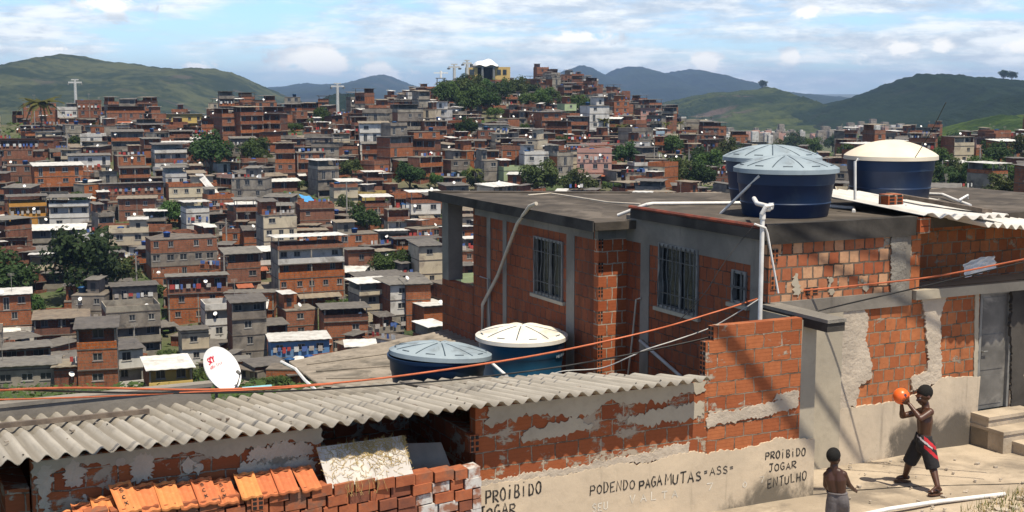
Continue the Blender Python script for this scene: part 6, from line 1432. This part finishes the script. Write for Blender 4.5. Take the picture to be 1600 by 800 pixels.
for k, (cx, yb, hp, cw) in enumerate(PALMS):
    Yd = depth_for(cx, yb); p = place(cx, Yd); hh = hp / F * Yd * .80; L = cw / F * Yd * .62; rg = random.Random(k + 5)
    o = thing('palm_tree', PLAB[k], 'palm tree', p, 0, 'palms among the houses')
    mb = MB(); mb.tube([(0, 0, -1), (.15, 0, hh * .5), (0, 0, hh)], [.24, .17, .14], 8); mb.build('trunk', BARK, o)
    mb = MB()
    for q in range(19): palm_frond(mb, q * 2.4 + rg.uniform(-.2, .2), L * rg.uniform(.85, 1.1), rg.uniform(.15, 1.15), rg, Vector((0, 0, hh)))
    mb.build('fronds', PALML, o)
# ragged row of trees on the ridges
def ridge_tree(px, py, Yd, rad, label, kd=3):
    p = at(px, py, Yd); o = thing('tree', label, 'tree', p, 1.0, 'trees on the far ridges'); link('crown', CROWN[kd], o, (0, 0, rad * .3), (0, 0, 0), (rad, rad, rad * .9)); link('trunk', TRUNK[0], o, (0, 0, -rad * .2), (0, 0, 0), (rad, rad, rad))
ridge_tree(1568, 127, 1890, 8.5, 'lone dark tree on the right skyline, taller of the pair'); ridge_tree(1581, 127, 1890, 7.5, 'lone dark tree on the right skyline, smaller of the pair')
ridge_tree(1191, 140, 2390, 9, 'dark trees crowning the green rocky hill, tallest clump'); ridge_tree(1222, 158, 2380, 8, 'small dark tree on the right flank of the rocky hill')

# ------------------------------------------------------------------ cable car: pylons and hilltop station
PYL = M('pylon_white_paint', (.50, .50, .48), None, 2, .7)
def pylon(px, ytop, yb, Yd, label, arm=1.0):
    top = at(px, ytop, Yd); bot = at(px, yb, Yd); hh = top.z - bot.z; k = Yd / F
    o = thing('cable_car_pylon', label, 'pylon', bot, .35, 'white cable car pylons on the skyline')
    mb = MB(); mb.tube([(0, 0, -8), (0, 0, hh)], [2.9 * k, 2.2 * k], 14); mb.build('mast', PYL, o, smooth=True, sharp=50)
    W2 = 10 * k * arm
    mb = MB(); mb.box(-W2, W2, -1.2 * k, 1.2 * k, hh, hh + 2.4 * k); mb.box(-W2 * .55, W2 * .55, -1 * k, 1 * k, hh + 4.6 * k, hh + 6.2 * k); mb.tube([(0, 0, hh), (0, 0, hh + 6 * k)], 1.6 * k, 6); mb.build('crossarm', PYL, o)
    for s in (-1, 1):
        mb = MB(); mb.box(s * W2 - .7 * k, s * W2 + .7 * k, -6 * k, 6 * k, hh - 2.6 * k, hh + .0 * k)
        for q in range(-2, 3): mb.lathe((s * W2, q * 2.2 * k, hh - .3 * k), [(0, 0), (.7 * k, .2 * k), (0, .4 * k)], 8)
        mb.build('pulley_row', MT['alu'], o)
pylon(119, 130, 172, 480, 'white cable car pylon on the left skyline before the grassy hill'); pylon(528, 136, 186, 500, 'tall white cable car pylon on the middle ridge before the dark hill'); pylon(388, 156, 178, 520, 'far small cable car pylon above the ridge houses left of middle', .8)
pylon(710, 106, 138, 640, 'white cable car pylon among the hilltop trees left of the station', .9); pylon(730, 100, 118, 675, 'short cable car pylon just left of the station', .7)
sp_ = at(765, 128, 690); k = 690 / F
stn = thing('cable_car_station', 'yellow hilltop cable car station with a white domed canopy', 'station', sp_, .25)
YEL = M('station_yellow_panel', (.52, .36, .13), (.46, .31, .11), .5, .8)
mb = MB(); mb.box(-34 * k, -19 * k, 0, 22 * k, -30 * k, 22 * k); mb.box(9 * k, 33 * k, 0, 22 * k, -30 * k, 23 * k); mb.box(-18.99 * k, 8.99 * k, 12 * k, 22 * k, -30 * k, 23 * k)
mb.build('wall', YEL, stn)
mb = MB(); mb.box(-18 * k, 8.8 * k, 11 * k, 11.9 * k, 3 * k, 22 * k); mb.build('opening', MT['dark'], stn)
for (x0, x1) in ((12, 18), (21, 27), (-32, -24)): mb = MB(); mb.box(x0 * k, x1 * k, -.5 * k, -.05 * k, 11 * k, 19 * k); mb.build('window', MT['glass'], stn)
mb = MB(); mb.box(-26 * k, 14 * k, -3 * k, 24 * k, 22.5 * k, 25 * k); mb.build('canopy_beam', MT['steel'], stn)
mb = MB(); n1_ = 24; vs = []
for i in range(n1_ + 1):
    for j in range(9):
        s, q = i / n1_, j / 8
        h = math.sin(s * math.pi) ** .55 * (1 - .25 * (1 - s)); bulge = 4 * q * (1 - q)
        vs.append(((-22 + 36 * s) * k, (-6 + 34 * q) * k, (25 + 11 * h * bulge ** .5 + 1.2 * math.sin(s * 12)) * k))
mb.add(vs, [(i * 9 + j, (i + 1) * 9 + j, (i + 1) * 9 + j + 1, i * 9 + j + 1) for i in range(n1_) for j in range(8)]); mb.build('dome', MT['dish'], stn, smooth=True)
for x in (-12, 6): mb = MB(); mb.tube([(x * k, -2 * k, -20 * k), (x * k, -2 * k, 24 * k)], 2.0 * k, 8); mb.build('column', MT['alu'], stn)
pf = thing('lattice_platform', 'grey steel mast platform among the trees left of the station', 'platform', at(689, 130, 645)); k = 645 / F
mb = MB()
for x in (-6, 6):
    for y in (-4, 4): mb.tube([(x * k, y * k, -8 * k), (x * k, y * k, 8 * k)], .6 * k, 6)
for z in (0, 7): mb.box(-8 * k, 8 * k, -5 * k, 5 * k, z * k, (z + 1.2) * k)
mb.build('frame', MT['steel'], pf)
mb = MB(); mb.tube([(0, 0, 8 * k), (0, 0, 19 * k)], 1.8 * k, 8); mb.box(-11 * k, 11 * k, -1 * k, 1 * k, 15 * k, 16.5 * k); mb.build('mast', MT['dish'], pf)
# tall white slabs in the valley at right
for g, (x0, n, y0, gap) in enumerate([(1171, 5, 208, 11), (1224, 4, 208, 10)]):
    for i in range(n):
        Yd = 1330; p = at(x0 + i * gap, 226, Yd); k = Yd / F; hh = (226 - y0 + [0, 2, 1, 3, 0][i]) * k
        o = thing('apartment_tower', ('white apartment tower of the %s valley row behind the blue tanks, %s' % (['larger', 'smaller'][g], ['leftmost', 'second from left', 'third from left', 'fourth from left', 'rightmost'][i])), 'tower block', p, .35, 'white apartment towers in the valley')
        mb = MB(); mb.box(-4.2 * k, 4.2 * k, 0, 9 * k, -12 * k, hh); mb.box(-1.5 * k, 1.5 * k, 2 * k, 6 * k, hh, hh + 2 * k); mb.build('wall', HM['white'], o)
        mb = MB(); nf = 9
        for f in range(nf):
            for x in (-3, -1.2, .6, 2.2): mb.quad(((x) * k, -.05, hh * (f + .3) / nf), ((x + .8) * k, -.05, hh * (f + .3) / nf), ((x + .8) * k, -.05, hh * (f + .75) / nf), (x * k, -.05, hh * (f + .75) / nf))
        tag(mb.build('windows', WPN, o), None, None, kind='stuff')
# far pale houses at the foot of the right ridges
mb = MB(); rg = random.Random(31)
for q in range(420):
    px = rg.choice([rg.uniform(1270, 1420), rg.uniform(1100, 1250), rg.uniform(1300, 1400)]); py = rg.gauss(218, 6) - (8 if px > 1330 else 0); Yd = rg.uniform(1150, 1320)
    p = at(px, py, Yd); p.z = max(p.z, ground(p.x, p.y)); s = rg.uniform(1.8, 3.6)
    mb.box(p.x - s, p.x + s, p.y, p.y + 8, p.z - 8, p.z + rg.uniform(2, 4.5), rg.choice([0, 0, 0, 0, 1, 2]))
tag(mb.build('valley_houses', [HM['grey'], HM['pink'], HM['white']]), 'hazy mass of pale houses at the foot of the dark right ridge', 'houses', kind='stuff')
# scrub cover between the houses
mb = MB(); rg = random.Random(5)
for q in range(36000):
    if q >= 26000: Yd = rg.uniform(75, 172); px = rg.uniform(-500, 1000)
    elif q < 16000: px = rg.uniform(-40, 1640); Yd = rg.uniform(150, 760)
    else: px = rg.uniform(1080, 1680); Yd = rg.uniform(300, 820)
    p = place(px, Yd); s = rg.uniform(.25, .7) * (1 + Yd / 600) * (1 if q < 26000 else .4); a = rg.uniform(0, 6.28); c = p + Vector((rg.uniform(-2, 2), rg.uniform(-2, 2), rg.uniform(.1, .9) * (1 if q < 26000 else .6)))
    e1 = Vector((math.cos(a), math.sin(a), rg.uniform(-.3, .6))) * s; e2 = Vector((-math.sin(a), math.cos(a), rg.uniform(-.3, .9))) * s * .6
    mb.quad(c - e1, c - e2, c + e1, c + e2)
tag(mb.build('scrub', LEAF[4]), 'scrubby green ground cover between the hillside houses', 'vegetation', kind='stuff')

# ------------------------------------------------------------------ the two boys
def capsule(mb, a, b_, ra, rb, n=12, round_a=True, round_b=True):
    a, b_ = Vector(a), Vector(b_); d = (b_ - a); L = d.length; d = d / L if L > 1e-6 else Vector((0, 0, 1))
    e = d.cross(Vector((0, 0, 1)) if abs(d.z) < .9 else Vector((1, 0, 0))).normalized(); f = d.cross(e); rings = []
    if round_a: rings += [(a - d * ra * math.cos(t), ra * math.sin(t)) for t in (.15, .5, .95)]
    else: rings += [(a, .001)]
    rings += [(a, ra), (a.lerp(b_, .5), (ra + rb) / 2), (b_, rb)]
    if round_b: rings += [(b_ + d * rb * math.cos(t), rb * math.sin(t)) for t in (.95, .5, .15)]
    else: rings += [(b_, .001)]
    vs = []; k = len(rings)
    for c, r in rings: vs += [c + (e * math.cos(2 * math.pi * j / n) + f * math.sin(2 * math.pi * j / n)) * r for j in range(n)]
    mb.add(vs, [(i * n + j, i * n + (j + 1) % n, (i + 1) * n + (j + 1) % n, (i + 1) * n + j) for i in range(k - 1) for j in range(n)] + [tuple(range(n))[::-1], tuple(range((k - 1) * n, k * n))])
def ball_(mb, c, r, sc=(1, 1, 1), rot=None, n=14):
    vs = []; rot = rot or Matrix.Identity(3)
    for i in range(1, n):
        t = math.pi * i / n
        for j in range(n * 2): a = math.pi * j / n; vs.append(Vector(c) + rot @ Vector((r * sc[0] * math.sin(t) * math.cos(a), r * sc[1] * math.sin(t) * math.sin(a), r * sc[2] * math.cos(t))))
    m = n * 2; vs += [Vector(c) + rot @ Vector((0, 0, r * sc[2])), Vector(c) - rot @ Vector((0, 0, r * sc[2]))]
    T = (n - 1) * m
    mb.add(vs, [(i * m + j, (i + 1) * m + j, (i + 1) * m + (j + 1) % m, i * m + (j + 1) % m) for i in range(n - 2) for j in range(m)] + [(T, j, (j + 1) % m) for j in range(m)] + [(T + 1, (n - 2) * m + (j + 1) % m, (n - 2) * m + j) for j in range(m)])
def fused(mb, name, mat, parent, base, voxel, iters=4):
    """shapes melted into one continuous skin"""
    mb.v = [(p[0] - base[0], p[1] - base[1], p[2] - base[2]) for p in mb.v]
    o = mb.build(name, mat, parent, base if parent is None else (0, 0, 0), smooth=True)
    r = o.modifiers.new('fuse', 'REMESH'); r.mode = 'VOXEL'; r.voxel_size = voxel; r.use_smooth_shade = True
    s = o.modifiers.new('relax', 'SMOOTH'); s.factor = .5; s.iterations = iters
    return o
def head_parts(mb, c, fdir, s=1.0):
    f = Vector(fdir).normalized(); sd = f.cross(Vector((0, 0, 1))).normalized(); up = sd.cross(f); R3 = Matrix((f, sd, up)).transposed()
    P = lambda x, y, z: Vector(c) + R3 @ Vector((x * s, y * s, z * s))
    ball_(mb, P(-.012, 0, .018), .092 * s, (1.04, .86, 1.0), R3); ball_(mb, P(.03, 0, -.035), .066 * s, (.95, .86, 1.15), R3); ball_(mb, P(.055, 0, -.082), .03 * s, (1, 1.2, .8), R3)
    capsule(mb, P(.088, 0, .012), P(.106, 0, -.022), .009 * s, .016 * s); ball_(mb, P(.101, .011, -.026), .009 * s); ball_(mb, P(.101, -.011, -.026), .009 * s)
    ball_(mb, P(.093, 0, -.050), .012 * s, (.8, 1.9, .55), R3); ball_(mb, P(.091, 0, -.063), .012 * s, (.8, 1.7, .6), R3)
    capsule(mb, P(.083, .045, .024), P(.092, .012, .022), .010 * s, .010 * s); capsule(mb, P(.083, -.045, .024), P(.092, -.012, .022), .010 * s, .010 * s)
    for q in (1, -1): ball_(mb, P(-.008, .079 * q, -.012), .026 * s, (.7, .35, 1.1), R3)
    return P, R3
def eyes_hair(P, R3, s, parent, base):
    mb = MB()
    for q in (1, -1): ball_(mb, P(.082, .031 * q, .006), .0115 * s, n=8)
    mb.v = [(p[0] - base[0], p[1] - base[1], p[2] - base[2]) for p in mb.v]; mb.build('eyes', MT['eye'], parent, smooth=True)
    mb = MB(); ball_(mb, P(-.022, 0, .034), .097 * s, (1.02, .87, .98), R3, 20)
    mb.v = [(p[0] - base[0], p[1] - base[1], p[2] - base[2]) for p in mb.v]
    hm = mb.build('hair', MT['hair'], parent, smooth=True)
# ball player
foot = on_z(1465, 771, GZ + .02); PF = W(*foot); rear = W(*on_z(1404, 751, GZ + .02)); YF, YR = PF.y, rear.y; YC = (YF + YR) / 2
J = lambda x, y, dy: at(x, y, YC + dy)
base = Vector((J(1442, 760, 0).x, YC, GZ))
boy = thing('person', 'shirtless boy in black and red shorts holding up an orange ball beside the wall', 'person', base)
mb = MB()
hipL, hipR, pel, wai, che, nkb, nkt, hd = J(1449, 696, -.07), J(1436, 694, .08), J(1442, 690, 0), J(1444, 676, 0), J(1445, 656, 0), J(1447, 640, 0), J(1446, 632, 0), J(1444, 618, 0)
kL, aL, kR, aR = J(1457, 729, -.12), at(1465, 760, YF + .0), J(1421, 722, .16), at(1414, 744, YR)
for q in (-1, 1): o_ = Vector((0, .045 * q, 0)); capsule(mb, pel + o_, wai + o_ * .9, .088, .080); capsule(mb, wai + o_ * .9, che + o_ * 1.15, .080, .094); capsule(mb, che + o_ * 1.15, nkb + Vector((0, .06 * q, -.035)), .094, .068)
capsule(mb, nkb + Vector((0, 0, -.03)), nkt + Vector((0, 0, .01)), .060, .052)
capsule(mb, hipL, kL, .082, .055); capsule(mb, kL, aL, .058, .036); capsule(mb, kL.lerp(aL, .25) + Vector((.012, 0, 0)), kL.lerp(aL, .5), .045, .036)
capsule(mb, hipR, kR, .082, .055); capsule(mb, kR, aR, .058, .036); capsule(mb, kR.lerp(aR, .25) + Vector((.012, 0, 0)), kR.lerp(aR, .5), .045, .036)
def foot_(mb, ank, toe_dir, gz):
    d = Vector(toe_dir).normalized(); sd = d.cross(Vector((0, 0, 1))); h = Vector((ank.x, ank.y, gz + .040)) - d * .035
    capsule(mb, ank, h, .030, .032); capsule(mb, h, h + d * .13 + Vector((0, 0, -.012)), .034, .024); capsule(mb, ank, h + d * .12, .028, .02)
    for k in range(5): t0 = h + d * .12 + sd * (.028 - .014 * k) + Vector((0, 0, -.016)); capsule(mb, t0, t0 + d * (.042 - .006 * abs(k - (0 if toe_dir[1] < 0 else 4)) * .8), .0095, .008)
    return h, d
fz = GZ + .03
hL, dL = foot_(mb, aL, (-.93, -.3, 0), fz); hR, dR = foot_(mb, aR, (-.97, .1, 0), fz)
shL, shR = J(1453, 644, -.135), J(1438, 643, .13); elL, wrL, elR, wrR = J(1438, 654, -.22), J(1421, 632, -.09), J(1410, 650, .13), J(1409, 634, .06)
for sh, el, wr in ((shL, elL, wrL), (shR, elR, wrR)):
    capsule(mb, nkb + Vector((0, 0, -.03)), sh, .062, .058); capsule(mb, sh, el, .053, .040); capsule(mb, el, wr, .040, .027); capsule(mb, el.lerp(wr, .15), el.lerp(wr, .45), .043, .037)
BC = J(1408, 619, -.01); BRAD = .112
def hand_on(mb, wr, C, r, target):
    d0 = (wr - C).normalized(); tg = Vector(target).normalized(); ax = d0.cross(tg).normalized(); pc = C + d0 * (r + .012)
    side = ax; fw = side.cross(d0).normalized()
    mb_p = [C + (Matrix.Rotation(a, 3, ax) @ d0) * (r + .014) for a in (0, .28, .5)]
    capsule(mb, wr, mb_p[0], .022, .020)
    for k in range(4):
        off = side * (.030 - .020 * k); L = (.52, .62, .58, .44)[k]; a0 = .45
        pts = []
        for q in range(4):
            dd = Matrix.Rotation(a0 + L * q / 3, 3, ax) @ d0; pts.append(C + (dd + off * (1 + .25 * q) / r).normalized() * (r + .008))
        capsule(mb, mb_p[0] + off * .7, pts[0], .012, .0105)
        for q in range(3): capsule(mb, pts[q], pts[q + 1], .0095 - .001 * q, .0085 - .001 * q, 8)
    pts = []
    for q in range(3): dd = Matrix.Rotation(.10 + .22 * q, 3, ax) @ d0; pts.append(C + (dd + side * (.040 + .016 * q) / r).normalized() * (r + .009))
    capsule(mb, mb_p[0] + side * .015, pts[0], .014, .012); [capsule(mb, pts[q], pts[q + 1], .0115 - .001 * q, .010, 8) for q in range(2)]
hand_on(mb, wrL, BC, BRAD, (-.3, -.75, .6)); hand_on(mb, wrR, BC, BRAD, (-.5, .75, .35))
fd = (-.90, -.30, -.30); P, R3 = head_parts(mb, hd, fd, 1.12)
body = fused(mb, 'body', MT['skin'], boy, base, .0075, 3); eyes_hair(P, R3, 1.12, body, base)
mb = MB()
capsule(mb, wai + Vector((0, .042, -.02)), pel + Vector((0, .05, 0)), .098, .112, round_a=False); capsule(mb, wai + Vector((0, -.042, -.02)), pel + Vector((0, -.05, 0)), .098, .112, round_a=False)
kL2, kR2 = kL + (aL - kL) * .10, kR + (aR - kR) * .04
capsule(mb, hipL, kL2, .108, .098, round_b=False); capsule(mb, hipR, kR2, .108, .098, round_b=False); capsule(mb, pel + Vector((0, .03, -.06)), pel + Vector((0, -.03, -.06)), .10, .10)
m, t, bs, co = new_mat('black_shorts_red_print'); x, y, z = t.xyz(co)
pz = pel.z - base.z; px_ = pel.x - base.x
xx_ = t.math('SUBTRACT', x, px_); zz_ = t.math('SUBTRACT', z, pz); wn = t.math('MULTIPLY', t.math('SUBTRACT', t.noise(co, 18, 3), .5), .05)
bnd = t.math('ADD', t.math('ADD', zz_, t.math('MULTIPLY', xx_, .85)), wn)
inside = lambda v, a, c: t.math('MULTIPLY', t.math('GREATER_THAN', v, a), t.math('LESS_THAN', v, c))
near = t.math('LESS_THAN', y, .0)
redm = t.math('MULTIPLY', t.math('MULTIPLY', t.math('ADD', inside(bnd, -.075, -.02), inside(bnd, .035, .085)), inside(xx_, -.03, .17)), near)
whm = t.math('MULTIPLY', t.math('MULTIPLY', inside(bnd, .0, .03), inside(xx_, -.10, .08)), near)
c = t.mix(redm, (.012, .011, .012), (.42, .012, .02)); c = t.mix(whm, c, (.42, .38, .38)); lg = t.math('MULTIPLY', t.math('MULTIPLY', inside(zz_, -.345, -.325), inside(xx_, .09, .13)), near); c = t.mix(lg, c, (.4, .4, .4))
t.put(bs.inputs['Base Color'], c); bs.inputs['Roughness'].default_value = .85; bump(t, bs, t.noise(co, 14, 4), .012)
fused(mb, 'shorts', m, boy, base, .011, 5)
for h, d in ((hL, dL), (hR, dR)):
    mb = MB(tuple(base)); sd = d.cross(Vector((0, 0, 1))); c = h + d * .065; mb.slab([], 0, 0) if False else None
    pl = [(c + d * (.115 * math.cos(a)) + sd * ((.045 + .006 * math.cos(a)) * math.sin(a))) for a in [2 * math.pi * q / 18 for q in range(18)]]
    mb.slab([(p.x, p.y) for p in pl], GZ + .004, GZ + .022); so = mb.build('flip_flop', MT['flip'], boy)
    mb = MB(tuple(base)); top = h + d * .075 + Vector((0, 0, .022))
    for q in (1, -1): mb.tube([h + d * .03 + sd * .042 * q + Vector((0, 0, -.02)), h + d * .07 + sd * .03 * q + Vector((0, 0, .012)), h + d * .125 + Vector((0, 0, .010))], .006, 5)
    mb.build('strap', MT['black'], so)
# ball
bm_, t, bs, co = new_mat('orange_ball_with_dark_panels'); vor = t.node('ShaderNodeTexVoronoi'); t.put(vor.inputs['Vector'], co); vor.inputs['Scale'].default_value = 7.5
c = t.mix(t.ramp(vor.outputs['Distance'], .30, .26), (.78, .13, .02), (.06, .03, .05)); v2 = t.noise(co, 9, 2); c = t.mix(t.ramp(v2, .36, .40), (.78, .13, .02), c)
t.put(bs.inputs['Base Color'], c); bs.inputs['Roughness'].default_value = .35
mb = MB(); ball_(mb, (0, 0, 0), BRAD, n=20); tag(mb.build('football', bm_, None, BC, smooth=True), 'orange football with dark marks held up in the boy\'s hands', 'ball')
# smaller boy, seen from behind
Y2 = 15.6; K = lambda x, y, dy=0: at(x, y, Y2 + dy)
b2 = Vector((K(1308, 800).x, Y2, GZ)); kid = thing('person', 'small shirtless boy in grey shorts seen from behind, waiting for the ball', 'person', b2)
mb = MB(); pel, wai, che, nkb, nkt, hd = K(1309, 780), K(1308, 768), K(1305, 748), K(1304, 734), K(1303, 729), K(1303, 715)
sdv = Vector((.92, -.35, 0))
for q in (-1, 1): o_ = sdv * .042 * q; capsule(mb, pel + o_, wai + o_ * .85, .080, .074); capsule(mb, wai + o_ * .85, che + o_ * 1.2, .074, .084); capsule(mb, che + o_ * 1.2, nkb + sdv * .05 * q + Vector((0, 0, -.03)), .084, .058)
capsule(mb, nkb + Vector((0, 0, -.025)), nkt + Vector((0, 0, .02)), .054, .048)
for (sx_, el, wr, hdx, sg) in ((K(1318, 741, -.02), K(1326, 757, .04), K(1335, 766, .14), K(1339, 768, .18), 1), (K(1292, 742, .03), K(1290, 758, .05), K(1296, 770, .16), K(1300, 771, .20), -1)):
    capsule(mb, nkb + Vector((0, 0, -.035)), sx_, .055, .048); capsule(mb, sx_, el, .045, .034); capsule(mb, el, wr, .034, .022)
    d = (hdx - wr).normalized(); sd = d.cross(Vector((0, 0, 1))).normalized(); capsule(mb, wr, wr + d * .045, .017, .020)
    for k in range(4): p0 = wr + d * .045 + Vector((0, 0, .018 - .012 * k)); p1 = p0 + d * (.022, .026, .024, .019)[k]; p2 = p1 + (d * .6 + sd * -.5 * sg).normalized() * .02; capsule(mb, p0, p1, .0075, .007, 8); capsule(mb, p1, p2, .007, .006, 8)
    p0 = wr + d * .02 + Vector((0, 0, .012)); capsule(mb, p0, p0 + (d * .5 + Vector((0, 0, .8))).normalized() * .035, .008, .007, 8)
hL, hR = pel - sdv * .05 + Vector((0, 0, -.03)), pel + sdv * .05 + Vector((0, 0, -.03))
aL2, aR2 = Vector((b2.x - .10, b2.y - .02, GZ + .07)), Vector((b2.x + .09, b2.y + .10, GZ + .07))
for hp_, an in ((hL, aL2), (hR, aR2)):
    kn = hp_.lerp(an, .5) + Vector((.02, .05, 0)); capsule(mb, hp_, kn, .066, .045); capsule(mb, kn, an, .043, .027); foot_(mb, an, (.5, .86, 0), GZ + .012)
P, R3 = head_parts(mb, hd, (.62, .76, -.12), 1.0)
body = fused(mb, 'body', MT['skin2'], kid, b2, .0075, 3); eyes_hair(P, R3, 1.0, body, b2)
mb = MB()
for q in (-1, 1): capsule(mb, wai + sdv * .036 * q + Vector((0, 0, -.005)), pel + sdv * .045 * q, .082, .095, round_a=False)
for hp_, an in ((hL, aL2), (hR, aR2)): kn = hp_.lerp(an, .56) + Vector((.02, .04, 0)); capsule(mb, hp_, kn, .095, .088, round_b=False)
fused(mb, 'shorts', MT['grey_cloth'], kid, b2, .011, 5)
mb = MB(tuple(b2)); wb = wai + Vector((0, 0, -.012))
ring = [wb + sdv * (.122 * math.cos(a)) + Vector((.35, .92, 0)) * (.085 * math.sin(a)) for a in [2 * math.pi * q / 24 for q in range(25)]]; mb.tube(ring, .012, 6); mb.build('waistband', MT['grey_cloth'], kid)

# weeds and rubble at the street's near edge
mb = MB(); rg = random.Random(8)
for q in range(1500):
    px, py = rg.uniform(1500, 1680), rg.uniform(764, 850)
    if py < 800 - (px - 1500) * .36: continue
    p = W(*on_z(px, py, GZ)); a = rg.uniform(0, 6.28); h = rg.uniform(.04, .16); d = Vector((math.cos(a), math.sin(a), 0)); tip = p + Vector((rg.uniform(-.05, .05), rg.uniform(-.05, .05), h))
    mb.add([p - d * .006, p + d * .006, tip], [(0, 1, 2)], rg.choice([0, 0, 1]))
tag(mb.build('grass', [leaf_mat('street_weeds', (.13, .15, .04), (.09, .10, .03)), MT['straw']]), 'dry grass and weeds growing at the near edge of the street', 'grass', kind='stuff')
mb = MB()
for q in range(130):
    if q < 90: px, py = rg.uniform(1290, 1660), rg.uniform(712, 830); s = rg.uniform(.008, .028)
    else: px, py = rg.uniform(1540, 1660), rg.uniform(775, 830); s = rg.uniform(.02, .06)
    p = W(*on_z(px, py, GZ)); e = Matrix.Rotation(rg.uniform(0, 3), 3, 'Z'); mb.obox(p + Vector((0, 0, s * .3)), e @ Vector((s, 0, 0)), e @ Vector((0, s * rg.uniform(.5, .9), 0)), Vector((0, 0, s * .45)))
tag(mb.build('rubble', MT['rough']), 'small pale stones and scraps scattered over the concrete street', 'rubble', kind='stuff')
